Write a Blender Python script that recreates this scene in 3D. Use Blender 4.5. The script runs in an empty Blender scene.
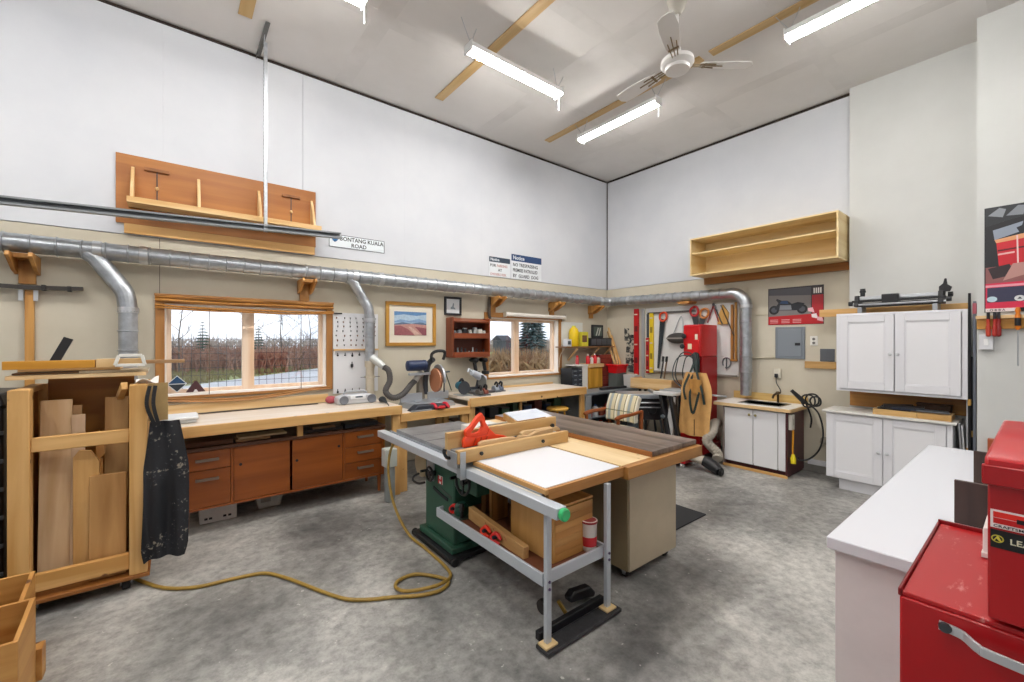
import bpy, bmesh, math, random
from mathutils import Vector, Matrix, Euler
random.seed(7)
PI = math.pi
SC = bpy.context.scene
COL = SC.collection

# ---------------------------------------------------------------- camera, sky, exposure
cam_d = bpy.data.cameras.new('camera'); cam = bpy.data.objects.new('camera', cam_d); COL.objects.link(cam)
cam_d.sensor_width = 36.0; cam_d.sensor_fit = 'HORIZONTAL'; cam_d.lens = 36.0 * 424.0 / 1024.0
cam_d.clip_start = 0.05; cam_d.clip_end = 400
cam.location = (0, 0, 1.70)
FWD = Vector((424 / math.hypot(424, 533), 533 / math.hypot(424, 533), 0))
cam.rotation_euler = FWD.to_track_quat('-Z', 'Y').to_euler()
SC.camera = cam

world = bpy.data.worlds.new('world'); SC.world = world; world.use_nodes = True
wn = world.node_tree; wn.nodes.clear()
wo = wn.nodes.new('ShaderNodeOutputWorld'); wb = wn.nodes.new('ShaderNodeBackground')
tc = wn.nodes.new('ShaderNodeTexCoord'); nz = wn.nodes.new('ShaderNodeTexNoise'); rp = wn.nodes.new('ShaderNodeValToRGB')
nz.inputs['Scale'].default_value = 3.0; nz.inputs['Detail'].default_value = 5
rp.color_ramp.elements[0].position = .35; rp.color_ramp.elements[0].color = (.62, .72, .88, 1)
rp.color_ramp.elements[1].position = .65; rp.color_ramp.elements[1].color = (.92, .95, 1.0, 1)
wn.links.new(tc.outputs['Generated'], nz.inputs['Vector']); wn.links.new(nz.outputs['Fac'], rp.inputs['Fac'])
wn.links.new(rp.outputs['Color'], wb.inputs['Color']); wb.inputs['Strength'].default_value = 1.15
wn.links.new(wb.outputs[0], wo.inputs[0])

vs = SC.view_settings
SC.display_settings.display_device = 'sRGB'
vs.view_transform = 'Standard'; vs.look = 'None'; vs.gamma = 1.0; vs.use_curve_mapping = False
vs.exposure = 0.70
TUBE = 60.0        # radiance of the fluorescent diffusers

# ---------------------------------------------------------------- mesh helpers
def V(*a): return Vector(a)

def crv(pts, n=6, closed=False):
    P = [Vector(p) for p in pts]; out = []
    m = len(P); segs = m if closed else m - 1
    for i in range(segs):
        if closed: a, b, c, d = P[i - 1], P[i], P[(i + 1) % m], P[(i + 2) % m]
        else: a, b, c, d = P[max(i - 1, 0)], P[i], P[i + 1], P[min(i + 2, m - 1)]
        for k in range(n):
            t = k / n
            out.append(.5 * ((2 * b) + (c - a) * t + (2 * a - 5 * b + 4 * c - d) * t * t + (3 * b - a - 3 * c + d) * t ** 3))
    if not closed: out.append(P[-1])
    return out

class MB:
    def __init__(s): s.bm = bmesh.new()
    def face(s, vs):
        try: return s.bm.faces.new(vs)
        except ValueError: return None
    def hexa(s, p):
        v = [s.bm.verts.new(q) for q in p]
        for f in ((0, 3, 2, 1), (4, 5, 6, 7), (0, 1, 5, 4), (1, 2, 6, 5), (2, 3, 7, 6), (3, 0, 4, 7)): s.face([v[i] for i in f])
        return s
    def box(s, x0, x1, y0, y1, z0, z1):
        return s.hexa([(x0, y0, z0), (x1, y0, z0), (x1, y1, z0), (x0, y1, z0), (x0, y0, z1), (x1, y0, z1), (x1, y1, z1), (x0, y1, z1)])
    def obox(s, c, d, r=(0, 0, 0)):
        R = Euler(r).to_matrix(); c = Vector(c); a, b, e = d[0] / 2, d[1] / 2, d[2] / 2
        return s.hexa([c + R @ Vector(q) for q in ((-a, -b, -e), (a, -b, -e), (a, b, -e), (-a, b, -e), (-a, -b, e), (a, -b, e), (a, b, e), (-a, b, e))])
    def bar(s, p0, p1, w, h, up=(0, 0, 1)):
        p0, p1 = Vector(p0), Vector(p1); d = (p1 - p0).normalized(); u = Vector(up)
        if abs(d.dot(u)) > .98: u = Vector((1, 0, 0))
        sd = d.cross(u).normalized(); u = sd.cross(d).normalized()
        q = []
        for p in (p0, p1):
            for a, b in ((-1, -1), (1, -1), (1, 1), (-1, 1)): q.append(p + sd * a * w / 2 + u * b * h / 2)
        return s.hexa(q)
    def tube(s, pts, r, n=8, closed=False, caps=True):
        P = [Vector(p) for p in pts]; m = len(P)
        R = r if isinstance(r, (list, tuple)) else [r] * m
        t0 = (P[1] - P[0]).normalized()
        up = Vector((0, 0, 1)) if abs(t0.z) < .9 else Vector((1, 0, 0))
        nrm = t0.cross(up).normalized(); rings = []; prev = t0
        for i in range(m):
            if closed: t = (P[(i + 1) % m] - P[i - 1])
            else: t = P[min(i + 1, m - 1)] - P[max(i - 1, 0)]
            t = t.normalized() if t.length > 1e-9 else prev
            q = prev.rotation_difference(t); nrm = (q @ nrm).normalized(); prev = t
            bn = t.cross(nrm).normalized()
            rings.append([s.bm.verts.new(P[i] + (nrm * math.cos(2 * PI * k / n) + bn * math.sin(2 * PI * k / n)) * R[i]) for k in range(n)])
        for i in range(m if closed else m - 1):
            a, b = rings[i], rings[(i + 1) % m]
            for k in range(n): s.face([a[k], a[(k + 1) % n], b[(k + 1) % n], b[k]])
        if caps and not closed: s.face(rings[0][::-1]); s.face(rings[-1])
        return s
    def cyl(s, p0, p1, r, n=16, r1=None): return s.tube([p0, p1], [r, r if r1 is None else r1], n)
    def lathe(s, prof, c, axis='z', n=24):
        c = Vector(c); rings = []
        ax = {'z': (V(1, 0, 0), V(0, 1, 0), V(0, 0, 1)), 'x': (V(0, 1, 0), V(0, 0, 1), V(1, 0, 0)), 'y': (V(0, 0, 1), V(1, 0, 0), V(0, 1, 0))}[axis] if isinstance(axis, str) else axis
        for r, h in prof:
            r = max(r, 1e-4)
            rings.append([s.bm.verts.new(c + (ax[0] * math.cos(2 * PI * k / n) + ax[1] * math.sin(2 * PI * k / n)) * r + ax[2] * h) for k in range(n)])
        for a, b in zip(rings, rings[1:]):
            for k in range(n): s.face([a[k], a[(k + 1) % n], b[(k + 1) % n], b[k]])
        s.face(rings[0][::-1]); s.face(rings[-1]); return s
    def ell(s, c, r, n=16, m=10, rot=(0, 0, 0)):
        R = Euler(rot).to_matrix(); c = Vector(c); r = Vector(r) if not isinstance(r, (int, float)) else Vector((r, r, r)); rings = []
        for j in range(1, m):
            t = PI * j / m
            rings.append([s.bm.verts.new(c + R @ Vector((r.x * math.sin(t) * math.cos(2 * PI * k / n), r.y * math.sin(t) * math.sin(2 * PI * k / n), r.z * math.cos(t)))) for k in range(n)])
        for a, b in zip(rings, rings[1:]):
            for k in range(n): s.face([a[k], b[k], b[(k + 1) % n], a[(k + 1) % n]])
        T = s.bm.verts.new(c + R @ Vector((0, 0, r.z))); B = s.bm.verts.new(c - R @ Vector((0, 0, r.z)))
        for k in range(n):
            s.face([T, rings[0][k], rings[0][(k + 1) % n]]); s.face([B, rings[-1][(k + 1) % n], rings[-1][k]])
        return s
    def prism(s, pts, ax, a0, a1):
        f = {'x': lambda p, a: (a, p[0], p[1]), 'y': lambda p, a: (p[0], a, p[1]), 'z': lambda p, a: (p[0], p[1], a)}[ax]
        A = [s.bm.verts.new(f(p, a0)) for p in pts]; B = [s.bm.verts.new(f(p, a1)) for p in pts]; n = len(pts)
        s.face(A[::-1]); s.face(B)
        for k in range(n): s.face([A[k], A[(k + 1) % n], B[(k + 1) % n], B[k]])
        return s
    def sheet(s, fn, nu, nv, th):
        """closed sheet of thickness th: fn(u, v) -> point, offset along fn normal"""
        P = [[Vector(fn(i / nu, j / nv)) for j in range(nv + 1)] for i in range(nu + 1)]
        N = [[None] * (nv + 1) for _ in range(nu + 1)]
        for i in range(nu + 1):
            for j in range(nv + 1):
                du = P[min(i + 1, nu)][j] - P[max(i - 1, 0)][j]; dv = P[i][min(j + 1, nv)] - P[i][max(j - 1, 0)]
                N[i][j] = du.cross(dv).normalized()
        A = [[s.bm.verts.new(P[i][j] + N[i][j] * th / 2) for j in range(nv + 1)] for i in range(nu + 1)]
        B = [[s.bm.verts.new(P[i][j] - N[i][j] * th / 2) for j in range(nv + 1)] for i in range(nu + 1)]
        for i in range(nu):
            for j in range(nv):
                s.face([A[i][j], A[i + 1][j], A[i + 1][j + 1], A[i][j + 1]]); s.face([B[i][j], B[i][j + 1], B[i + 1][j + 1], B[i + 1][j]])
        for i in range(nu):
            s.face([A[i][0], B[i][0], B[i + 1][0], A[i + 1][0]]); s.face([A[i][nv], A[i + 1][nv], B[i + 1][nv], B[i][nv]])
        for j in range(nv):
            s.face([A[0][j], A[0][j + 1], B[0][j + 1], B[0][j]]); s.face([A[nu][j], B[nu][j], B[nu][j + 1], A[nu][j + 1]])
        return s

def link(name, mb, mat, parent=None, bev=0.0, sm=35, segs=2):
    bm = mb.bm; bmesh.ops.recalc_face_normals(bm, faces=bm.faces)
    me = bpy.data.meshes.new(name)
    if parent is not None: bm.transform(ROOTM[parent.name].inverted())
    bm.to_mesh(me); bm.free()
    o = bpy.data.objects.new(name, me); COL.objects.link(o)
    me.materials.append(mat)
    if parent is None:
        n = len(me.vertices); xs = [v.co for v in me.vertices]
        lo = Vector([min(c[i] for c in xs) for i in range(3)]); hi = Vector([max(c[i] for c in xs) for i in range(3)])
        b = Vector(((lo.x + hi.x) / 2, (lo.y + hi.y) / 2, lo.z)); me.transform(Matrix.Translation(-b)); o.location = b
        ROOTM[o.name] = Matrix.Translation(b)
    else:
        o.parent = parent; ROOTM[o.name] = ROOTM[parent.name]
    if sm:
        me.polygons.foreach_set('use_smooth', [True] * len(me.polygons)); me.set_sharp_from_angle(angle=math.radians(sm))
    if bev:
        m = o.modifiers.new('bevel', 'BEVEL'); m.width = bev; m.segments = segs; m.limit_method = 'ANGLE'; m.angle_limit = math.radians(50); m.harden_normals = False
    return o
ROOTM = {}

def T(name, label, cat, loc=(0, 0, 0), rz=0.0, group=None):
    o = bpy.data.objects.new(name, None); COL.objects.link(o); o.location = loc; o.rotation_euler = (0, 0, rz)
    o.empty_display_size = .1
    ROOTM[o.name] = Matrix.Translation(Vector(loc)) @ Matrix.Rotation(rz, 4, 'Z')
    o['label'] = label; o['category'] = cat
    if group: o['group'] = group
    return o
def Pt(parent, name, mb, mat, bev=.002, label=None, sm=35):
    o = link(name, mb, mat, parent, bev, sm)
    if label: o['label'] = label
    return o
def S(name, label, cat, mb, mat, bev=.002, group=None, sm=35):
    o = link(name, mb, mat, None, bev, sm); o['label'] = label; o['category'] = cat
    if group: o['group'] = group
    return o
def ST(name, mb, mat, bev=0, parent=None):
    o = link(name, mb, mat, parent, bev, 35)
    if parent is None: o['kind'] = 'structure'
    return o
def dup(root, delta=(0, 0, 0), rz=None, label=None, group=None):
    r = root.copy(); COL.objects.link(r); r.location = Vector(root.location) + Vector(delta)
    if rz is not None: r.rotation_euler[2] = rz
    ROOTM[r.name] = Matrix.Translation(r.location) @ Matrix.Rotation(r.rotation_euler[2], 4, 'Z')
    if label: r['label'] = label
    if group: r['group'] = group
    for ch in list(root.children):
        c = ch.copy(); COL.objects.link(c); c.parent = r; ROOTM[c.name] = ROOTM[r.name]
        for g in list(ch.children):
            d = g.copy(); COL.objects.link(d); d.parent = c; ROOTM[d.name] = ROOTM[r.name]
    return r
def text(parent, s, mat, origin, ux, uz, size, depth=.001, align='LEFT', name='lettering', sx=1.0, bold=.018):
    """flat raised lettering: origin world, ux reading direction, uz up direction"""
    c = bpy.data.curves.new('lettering', 'FONT'); c.body = s; c.size = size; c.extrude = depth; c.align_x = align; c.resolution_u = 2; c.offset = size * bold
    o = bpy.data.objects.new('lettering_source', c); COL.objects.link(o)
    dg = bpy.context.evaluated_depsgraph_get(); me = bpy.data.meshes.new_from_object(o.evaluated_get(dg))
    bpy.data.objects.remove(o); bpy.data.curves.remove(c)
    X = Vector(ux).normalized(); Z = Vector(uz).normalized(); N = X.cross(Z)
    M = Matrix(((X.x * sx, Z.x, N.x, origin[0]), (X.y * sx, Z.y, N.y, origin[1]), (X.z * sx, Z.z, N.z, origin[2]), (0, 0, 0, 1)))
    me.transform(M); me.transform(ROOTM[parent.name].inverted())
    t = bpy.data.objects.new(name, me); COL.objects.link(t); t.parent = parent; ROOTM[t.name] = ROOTM[parent.name]
    me.materials.clear(); me.materials.append(mat)
    return t

# ---------------------------------------------------------------- materials
def lin(h):
    h = h.lstrip('#'); out = []
    for i in (0, 2, 4):
        c = int(h[i:i + 2], 16) / 255; out.append(c / 12.92 if c <= .04045 else ((c + .055) / 1.055) ** 2.4)
    return (*out, 1)
MATS = {}
def base_mat(name):
    m = bpy.data.materials.new(name); m.use_nodes = True
    return m, m.node_tree, m.node_tree.nodes['Principled BSDF']
def plain(h, rough=.5, metal=0.0, var=0.0, scale=8.0, bump=0.0, spec=.5, h2=None, stretch=(1, 1, 1), lo=.35, hi=.65):
    key = ('p', h, rough, metal, var, scale, bump, spec, h2, stretch, lo, hi)
    if key in MATS: return MATS[key]
    m, nt, b = base_mat('paint_' + h.strip('#'))
    c = lin(h); b.inputs['Base Color'].default_value = c; b.inputs['Roughness'].default_value = rough
    b.inputs['Metallic'].default_value = metal; b.inputs['Specular IOR Level'].default_value = spec
    if var or bump or h2:
        t = nt.nodes.new('ShaderNodeTexCoord'); mp = nt.nodes.new('ShaderNodeMapping'); n = nt.nodes.new('ShaderNodeTexNoise')
        mp.inputs['Scale'].default_value = stretch
        n.inputs['Scale'].default_value = scale; n.inputs['Detail'].default_value = 6; n.inputs['Roughness'].default_value = .6
        nt.links.new(t.outputs['Object'], mp.inputs['Vector']); nt.links.new(mp.outputs[0], n.inputs['Vector'])
        r = nt.nodes.new('ShaderNodeValToRGB'); e = r.color_ramp.elements
        e[0].position = lo; e[1].position = hi
        c2 = lin(h2) if h2 else tuple(min(1, q * (1 + var)) for q in c[:3]) + (1,)
        c1 = c if h2 else tuple(q * (1 - var) for q in c[:3]) + (1,)
        e[0].color = c1; e[1].color = c2
        nt.links.new(n.outputs['Fac'], r.inputs['Fac']); nt.links.new(r.outputs['Color'], b.inputs['Base Color'])
        if bump:
            bp = nt.nodes.new('ShaderNodeBump'); bp.inputs['Strength'].default_value = bump; bp.inputs['Distance'].default_value = .01
            nt.links.new(n.outputs['Fac'], bp.inputs['Height']); nt.links.new(bp.outputs[0], b.inputs['Normal'])
    MATS[key] = m; return m
def wood(h, h2, ax='x', rough=.5, scale=14.0, knots=False):
    key = ('w', h, h2, ax, rough, scale, knots)
    if key in MATS: return MATS[key]
    m, nt, b = base_mat('wood_' + h.strip('#') + ax)
    t = nt.nodes.new('ShaderNodeTexCoord'); mp = nt.nodes.new('ShaderNodeMapping'); n = nt.nodes.new('ShaderNodeTexNoise')
    st = {'x': (.07, 1, 1), 'y': (1, .07, 1), 'z': (1, 1, .07)}[ax]; mp.inputs['Scale'].default_value = st
    n.inputs['Scale'].default_value = scale; n.inputs['Detail'].default_value = 5; n.inputs['Distortion'].default_value = .6
    oi = nt.nodes.new('ShaderNodeObjectInfo'); ad = nt.nodes.new('ShaderNodeVectorMath'); ad.operation = 'ADD'
    ml = nt.nodes.new('ShaderNodeMath'); ml.operation = 'MULTIPLY'; ml.inputs[1].default_value = 9.0
    nt.links.new(oi.outputs['Random'], ml.inputs[0]); nt.links.new(t.outputs['Object'], ad.inputs[0]); nt.links.new(ml.outputs[0], ad.inputs[1])
    nt.links.new(ad.outputs[0], mp.inputs['Vector']); nt.links.new(mp.outputs[0], n.inputs['Vector'])
    r = nt.nodes.new('ShaderNodeValToRGB'); e = r.color_ramp.elements
    e[0].position = .33; e[0].color = lin(h2); e[1].position = .66; e[1].color = lin(h)
    nt.links.new(n.outputs['Fac'], r.inputs['Fac']); out = r.outputs['Color']
    if knots:
        vo = nt.nodes.new('ShaderNodeTexVoronoi'); vo.inputs['Scale'].default_value = 4.5; vo.inputs['Randomness'].default_value = 1
        nt.links.new(ad.outputs[0], vo.inputs['Vector'])
        r2 = nt.nodes.new('ShaderNodeValToRGB'); e2 = r2.color_ramp.elements
        e2[0].position = .06; e2[0].color = (1, 1, 1, 1); e2[1].position = .10; e2[1].color = (0, 0, 0, 1)
        nt.links.new(vo.outputs['Distance'], r2.inputs['Fac'])
        mx = nt.nodes.new('ShaderNodeMix'); mx.data_type = 'RGBA'; mx.inputs[7].default_value = lin('#5b3416')
        nt.links.new(r2.outputs['Color'], mx.inputs[0]); nt.links.new(out, mx.inputs[6]); out = mx.outputs[2]
    nt.links.new(out, b.inputs['Base Color']); b.inputs['Roughness'].default_value = rough
    MATS[key] = m; return m
def emit(h, s):
    m, nt, b = base_mat('lamp_glow'); b.inputs['Base Color'].default_value = (0, 0, 0, 1)
    b.inputs['Emission Color'].default_value = lin(h); b.inputs['Emission Strength'].default_value = s; return m
def glass(h='#ffffff', rough=.0, mixf=.06):
    m, nt, b = base_mat('window_glass'); nt.nodes.remove(b); out = nt.nodes['Material Output']
    tr = nt.nodes.new('ShaderNodeBsdfTransparent'); gl = nt.nodes.new('ShaderNodeBsdfGlossy'); mx = nt.nodes.new('ShaderNodeMixShader')
    tr.inputs[0].default_value = lin(h); gl.inputs['Roughness'].default_value = rough; mx.inputs[0].default_value = mixf
    nt.links.new(tr.outputs[0], mx.inputs[1]); nt.links.new(gl.outputs[0], mx.inputs[2]); nt.links.new(mx.outputs[0], out.inputs[0]); return m

def pine(ax, k=True): return wood('#e0b577', '#c6934f', ax, .55, 12, k)
def palepine(ax): return wood('#e6c898', '#cfa468', ax, .55, 12)
def ply(ax): return wood('#c9a06a', '#a87c48', ax, .55, 9)
def fir(ax): return wood('#c79450', '#a66d30', ax, .5, 12, True)
WHITE = plain('#e9e9ec', .35); WHITE2 = plain('#dfe0e4', .4, var=.04, scale=20)
BLACK = plain('#17181b', .45); RUBBER = plain('#1d1d1f', .8); DKGREY = plain('#3c3f45', .5)
STEEL = plain('#b9bcc0', .32, .9); GALV = plain('#b4b9be', .36, .85, var=.16, scale=14); CHROME = plain('#d9dbde', .15, 1.0)
GREYMET = plain('#9aa3ad', .4, .5); RED = plain('#c01218', .35); ORANGE = plain('#e8441a', .35); YELLOW = plain('#e8c51c', .4)
INK = plain('#22242a', .6); NAVY = plain('#1e3050', .5); BRASS = plain('#a88a44', .3, .9)
# ---------------------------------------------------------------- setting
def concrete():
    m, nt, b = base_mat('concrete_floor')
    N = nt.nodes.new; L = nt.links.new
    t = N('ShaderNodeTexCoord')
    a = N('ShaderNodeTexNoise'); a.inputs['Scale'].default_value = 0.75; a.inputs['Detail'].default_value = 8; a.inputs['Roughness'].default_value = .62
    c = N('ShaderNodeTexNoise'); c.inputs['Scale'].default_value = 16; c.inputs['Detail'].default_value = 8; c.inputs['Roughness'].default_value = .75
    d = N('ShaderNodeTexNoise'); d.inputs['Scale'].default_value = 21; d.inputs['Detail'].default_value = 3
    for n in (a, c, d): L(t.outputs['Object'], n.inputs['Vector'])
    r1 = N('ShaderNodeValToRGB'); e = r1.color_ramp.elements
    e[0].position = .36; e[0].color = lin('#73726f'); e[1].position = .62; e[1].color = lin('#c3c1bb')
    L(a.outputs['Fac'], r1.inputs['Fac'])
    r2 = N('ShaderNodeValToRGB'); e = r2.color_ramp.elements
    e[0].position = .32; e[0].color = (.56, .56, .56, 1); e[1].position = .60; e[1].color = (1.08, 1.08, 1.08, 1)
    L(c.outputs['Fac'], r2.inputs['Fac'])
    mu = N('ShaderNodeMix'); mu.data_type = 'RGBA'; mu.blend_type = 'MULTIPLY'; mu.inputs[0].default_value = 1
    L(r1.outputs['Color'], mu.inputs[6]); L(r2.outputs['Color'], mu.inputs[7])
    r3 = N('ShaderNodeValToRGB'); e = r3.color_ramp.elements
    e[0].position = .705; e[0].color = (0, 0, 0, 1); e[1].position = .74; e[1].color = (1, 1, 1, 1)
    L(d.outputs['Fac'], r3.inputs['Fac'])
    # broad dark wear stains, most of them on the window-wall side
    s1 = N('ShaderNodeTexNoise'); s1.inputs['Scale'].default_value = .42; s1.inputs['Detail'].default_value = 7; s1.inputs['Roughness'].default_value = .68; L(t.outputs['Object'], s1.inputs['Vector'])
    r4 = N('ShaderNodeValToRGB'); e = r4.color_ramp.elements
    e[0].position = .40; e[0].color = (.50, .51, .53, 1); e[1].position = .53; e[1].color = (1, 1, 1, 1); L(s1.outputs['Fac'], r4.inputs['Fac'])
    m4 = N('ShaderNodeMix'); m4.data_type = 'RGBA'; m4.blend_type = 'MULTIPLY'; m4.inputs[0].default_value = .85; L(mu.outputs[2], m4.inputs[6]); L(r4.outputs['Color'], m4.inputs[7]); mu = m4
    mx = N('ShaderNodeMix'); mx.data_type = 'RGBA'; mx.inputs[7].default_value = lin('#d2cfc8')
    ml = N('ShaderNodeMath'); ml.operation = 'MULTIPLY'; ml.inputs[1].default_value = .55; L(r3.outputs['Color'], ml.inputs[0])
    L(ml.outputs[0], mx.inputs[0]); L(mu.outputs[2], mx.inputs[6]); L(mx.outputs[2], b.inputs['Base Color'])
    b.inputs['Roughness'].default_value = .42; b.inputs['Specular IOR Level'].default_value = .4
    bp = N('ShaderNodeBump'); bp.inputs['Strength'].default_value = .12; bp.inputs['Distance'].default_value = .004
    L(c.outputs['Fac'], bp.inputs['Height']); L(bp.outputs[0], b.inputs['Normal'])
    return m
def drywall(h, h2, sc=.9):
    return plain(h, .75, 0, 0, sc, .0, .2, h2, lo=.3, hi=.7)
UPPER = drywall('#c9ccd2', '#d6d8dc'); BEIGE = drywall('#c3bba7', '#d0c9b8', 1.2); CEIL = drywall('#d2cfcb', '#e0ddda', .7)
CREAM = drywall('#c8c9c6', '#d3d4d1'); GAP = plain('#2e241c', .9)
YW, XB, XJ, XR, ZC, ZS = 5.24, 6.50, 6.38, 5.93, 4.75, 2.675
YJ, YR = 1.47, 0.40
X0, Y0 = -3.2, -2.8
ST('floor', MB().box(X0 - .2, XB + .2, Y0 - .2, YW + .2, -.2, 0), concrete())
ST('ceiling', MB().box(X0 - .2, XB + .2, Y0 - .2, YW + .2, ZC, ZC + .2), CEIL)
W1 = (-.075, 1.385, 1.165, 2.06); W2 = (3.70, 5.19, 1.15, 2.06)
wl = MB()
ya, yb = YW, YW + .2
for x0, x1, z0, z1 in ((X0, W1[0], 0, ZS), (W1[1], W2[0], 0, ZS), (W2[1], XB + .2, 0, ZS), (W1[0], W1[1], 0, W1[2]), (W1[0], W1[1], W1[3], ZS), (W2[0], W2[1], 0, W2[2]), (W2[0], W2[1], W2[3], ZS)):
    wl.box(x0, x1, ya, yb, z0, z1)
ST('wall_left', wl, BEIGE)
# upper sheets of the window wall, butted with narrow dark joints
wu = MB(); xs = [X0, -2.524, -1.304, -.084, 1.136, 2.356, 3.576, 4.796, 6.016, XB + .2]
for a, c in zip(xs, xs[1:]): wu.box(a + (.0018 if a == 1.136 else .0003), c - (.0018 if c == 1.136 else .0003), YW - .008, YW + .2, ZS + .004, ZC - .025)
ST('wall_left_upper', wu, UPPER)
ST('wall_left_backing', MB().box(X0, XB, YW + .05, YW + .19, ZS, ZC), GAP)
ST('wall_back', MB().box(XB, XB + .2, YJ, YW, 0, ZS), BEIGE)
wu = MB(); ys = [YJ, 1.58, 2.80, 4.02, YW - .012]
for a, c in zip(ys, ys[1:]): wu.box(XB - .008, XB + .2, a + .0003, c - .0003, ZS + .004, ZC - .03)
ST('wall_back_upper', wu, UPPER)
ST('wall_back_jog', MB().box(XJ, XB + .2, YR, YJ, 0, ZC), CREAM)
ST('wall_right', MB().box(XR, XB + .2, Y0, YR, 0, ZC), CREAM)
ST('wall_rear', MB().box(X0 - .2, XB + .2, Y0 - .2, Y0, 0, ZC), UPPER)
ST('wall_entry', MB().box(X0 - .2, X0, Y0, YW + .2, 0, ZC), UPPER)
ST('trim_1', MB().box(X0, XB, YW - .022, YW - .004, ZC - .03, ZC - .008), GAP)
ST('trim_2', MB().box(XB - .024, XB - .004, YJ, YW - .03, ZC - .034, ZC - .008), GAP)
ST('trim_3', MB().box(XB - .02, XB - .006, YW - .024, YW - .009, ZS, ZC - .02), GAP)
ST('trim_4', MB().box(XB - .03, XB - .008, YJ, YJ + .012, 3.9, ZC - .03), GAP)
# thin vertical joint in the lower sheets and the horizontal tape lines
ST('trim_5', MB().box(-.114, -.110, YW - .001, YW + .01, 2.14, ZS - .002), GAP)
ST('baseboard_back', MB().box(XB - .03, XB, 1.52, 1.93, .1, .165), WHITE2)
ST('baseboard_back_curb', MB().box(XB - .02, XB, 1.52, 4.4, 0, .1), plain('#8d8a84', .8, var=.15))
ST('baseboard_left', MB().box(-2.9, XB - .05, YW - .03, YW, 0, .12), plain('#8d8a84', .8, var=.15))
# taped ceiling joints (lighter plaster bands) and bare plywood joint strips
tp = MB()
for x in (1.55, 3.5, 5.4): tp.box(x - .09, x + .09, -2.6, YW - .05, ZC - .0008, ZC)
for y in (3.9, 2.75, 1.5, .25): tp.box(-2.9, 6.3, y - .08, y + .08, ZC - .0006, ZC)
ST('trim_6', tp, drywall('#cecbc7', '#dcd9d6', 2))
OSB = wood('#cdb083', '#b9985f', 'y', .7, 10)
for i, (x, y0, y1) in enumerate(((.515, -2.5, 4.66), (2.60, -2.5, 4.745), (4.44, 2.30, 4.72), (4.44, -2.5, 2.2))):
    ST('trim_%d' % (7 + i), MB().box(x - .055, x + .055, y0, y1, ZC - .014, ZC - .003), OSB)

# windows: recessed double casements with orange pine casing
SASH = wood('#ecd6c0', '#dcb998', 'z', .5, 10); CASE = wood('#ad7a42', '#94622c', 'x', .45, 12, False); CASEV = wood('#ad7a42', '#94622c', 'z', .45, 12, False)
REVEAL = plain('#f4efe8', .5); GLASS = glass()
def window(n, w, mull):
    x0, x1, z0, z1 = w
    f = MB()
    for a, c in ((x0, x0 + .05), (x1 - .05, x1), (mull - .055, mull + .055)): f.box(a, c, 5.335, 5.405, z0 + .0, z1)
    for a, c in ((x0 + .05, mull - .055), (mull + .055, x1 - .05)):
        f.box(a, c, 5.335, 5.405, z0, z0 + .055); f.box(a, c, 5.335, 5.405, z1 - .05, z1)
    o = ST('window_%d' % n, f, SASH, .003)
    for a, c in ((x0 + .05, mull - .055), (mull + .055, x1 - .05)):
        g = ST('pane', MB().box(a - .01, c + .01, 5.366, 5.372, z0 + .045, z1 - .04), GLASS, 0, o)
    rv = MB(); rv.box(x0, x0 + .012, YW, 5.335, z0, z1).box(x1 - .012, x1, YW, 5.335, z0, z1).box(x0, x1, YW, 5.335, z1 - .012, z1).box(x0, x1, YW - .02, 5.335, z0, z0 + .02)
    ST('window_frame', rv, REVEAL, 0, o)
    cv = MB(); cv.box(x0 - .07, x0, YW - .022, YW - .001, z0 - .03, z1 + .075).box(x1, x1 + .07, YW - .022, YW - .001, z0 - .03, z1 + .075)
    ST('casing', cv, CASEV, .002, o)
    ch = MB(); ch.box(x0, x1, YW - .022, YW - .001, z1, z1 + .075).box(x0, x1, YW - .022, YW - .001, z0 - .03, z0)
    ST('casing', ch, CASE, .002, o)
window(1, W1, .62); window(2, W2, 4.335)

# fluorescent fixtures hung on thin chains
GLOW = emit('#fdfaf6', TUBE); FIXW = plain('#f0f0ef', .4)
def fixture(c, ang, label, cords=(1,), z=4.50):
    r = T('ceiling_light', label, 'ceiling light', (c[0], c[1], z), ang, 'suspended fluorescent strip lights')
    M = ROOTM[r.name]
    def tm(mb): mb.bm.transform(M); return mb
    h = MB().prism([(-.063, .0), (.063, .0), (.063, .008), (.045, .06), (-.045, .06), (-.063, .008)], 'x', -.61, .61); Pt(r, 'housing', tm(h), FIXW)
    d = MB().prism([(-.052, -.0005), (-.050, -.014), (-.040, -.027), (-.02, -.034), (.02, -.034), (.040, -.027), (.050, -.014), (.052, -.0005)], 'x', -.60, .60); Pt(r, 'diffuser', tm(d), GLOW, 0)
    for q in (-.6065, .6065): Pt(r, 'end_cap', tm(MB().box(q - .0055, q + .0055, -.07, .07, -.036, .061)), FIXW)
    for s in (-1, 1):
        ch = MB()
        for k in (-1, 1):
            a, b2 = V(s * .58, 0, .06), V(s * .60 + k * .10, k * .02, ZC - z)
            for i in range(12):
                q0, q1 = a.lerp(b2, i / 12), a.lerp(b2, (i + .95) / 12); ch.cyl(q0, q1, .0035, 5)
        Pt(r, 'chain', tm(ch), STEEL, 0)
    for s in cords:
        Pt(r, 'pull_cord', tm(MB().lathe([(.001, -.185), (.009, -.178), (.009, -.168), (.004, -.16), (.004, -.037)], (s * .606, 0, 0), n=8)), FIXW, 0)
    return r
fixture((2.81, 3.44), 0, 'white strip light over table saw running parallel to the window wall', (1,))
fixture((4.43, 3.42), PI / 2, 'white strip light nearest the back wall, under the ceiling fan blade', (-1,))
fixture((4.43, .88), PI / 2, 'white strip light at the top right edge of the photo', ())
fixture((.62, 3.50), 0, 'strip light at top edge, only its end and pull cord showing', (1,))
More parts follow.
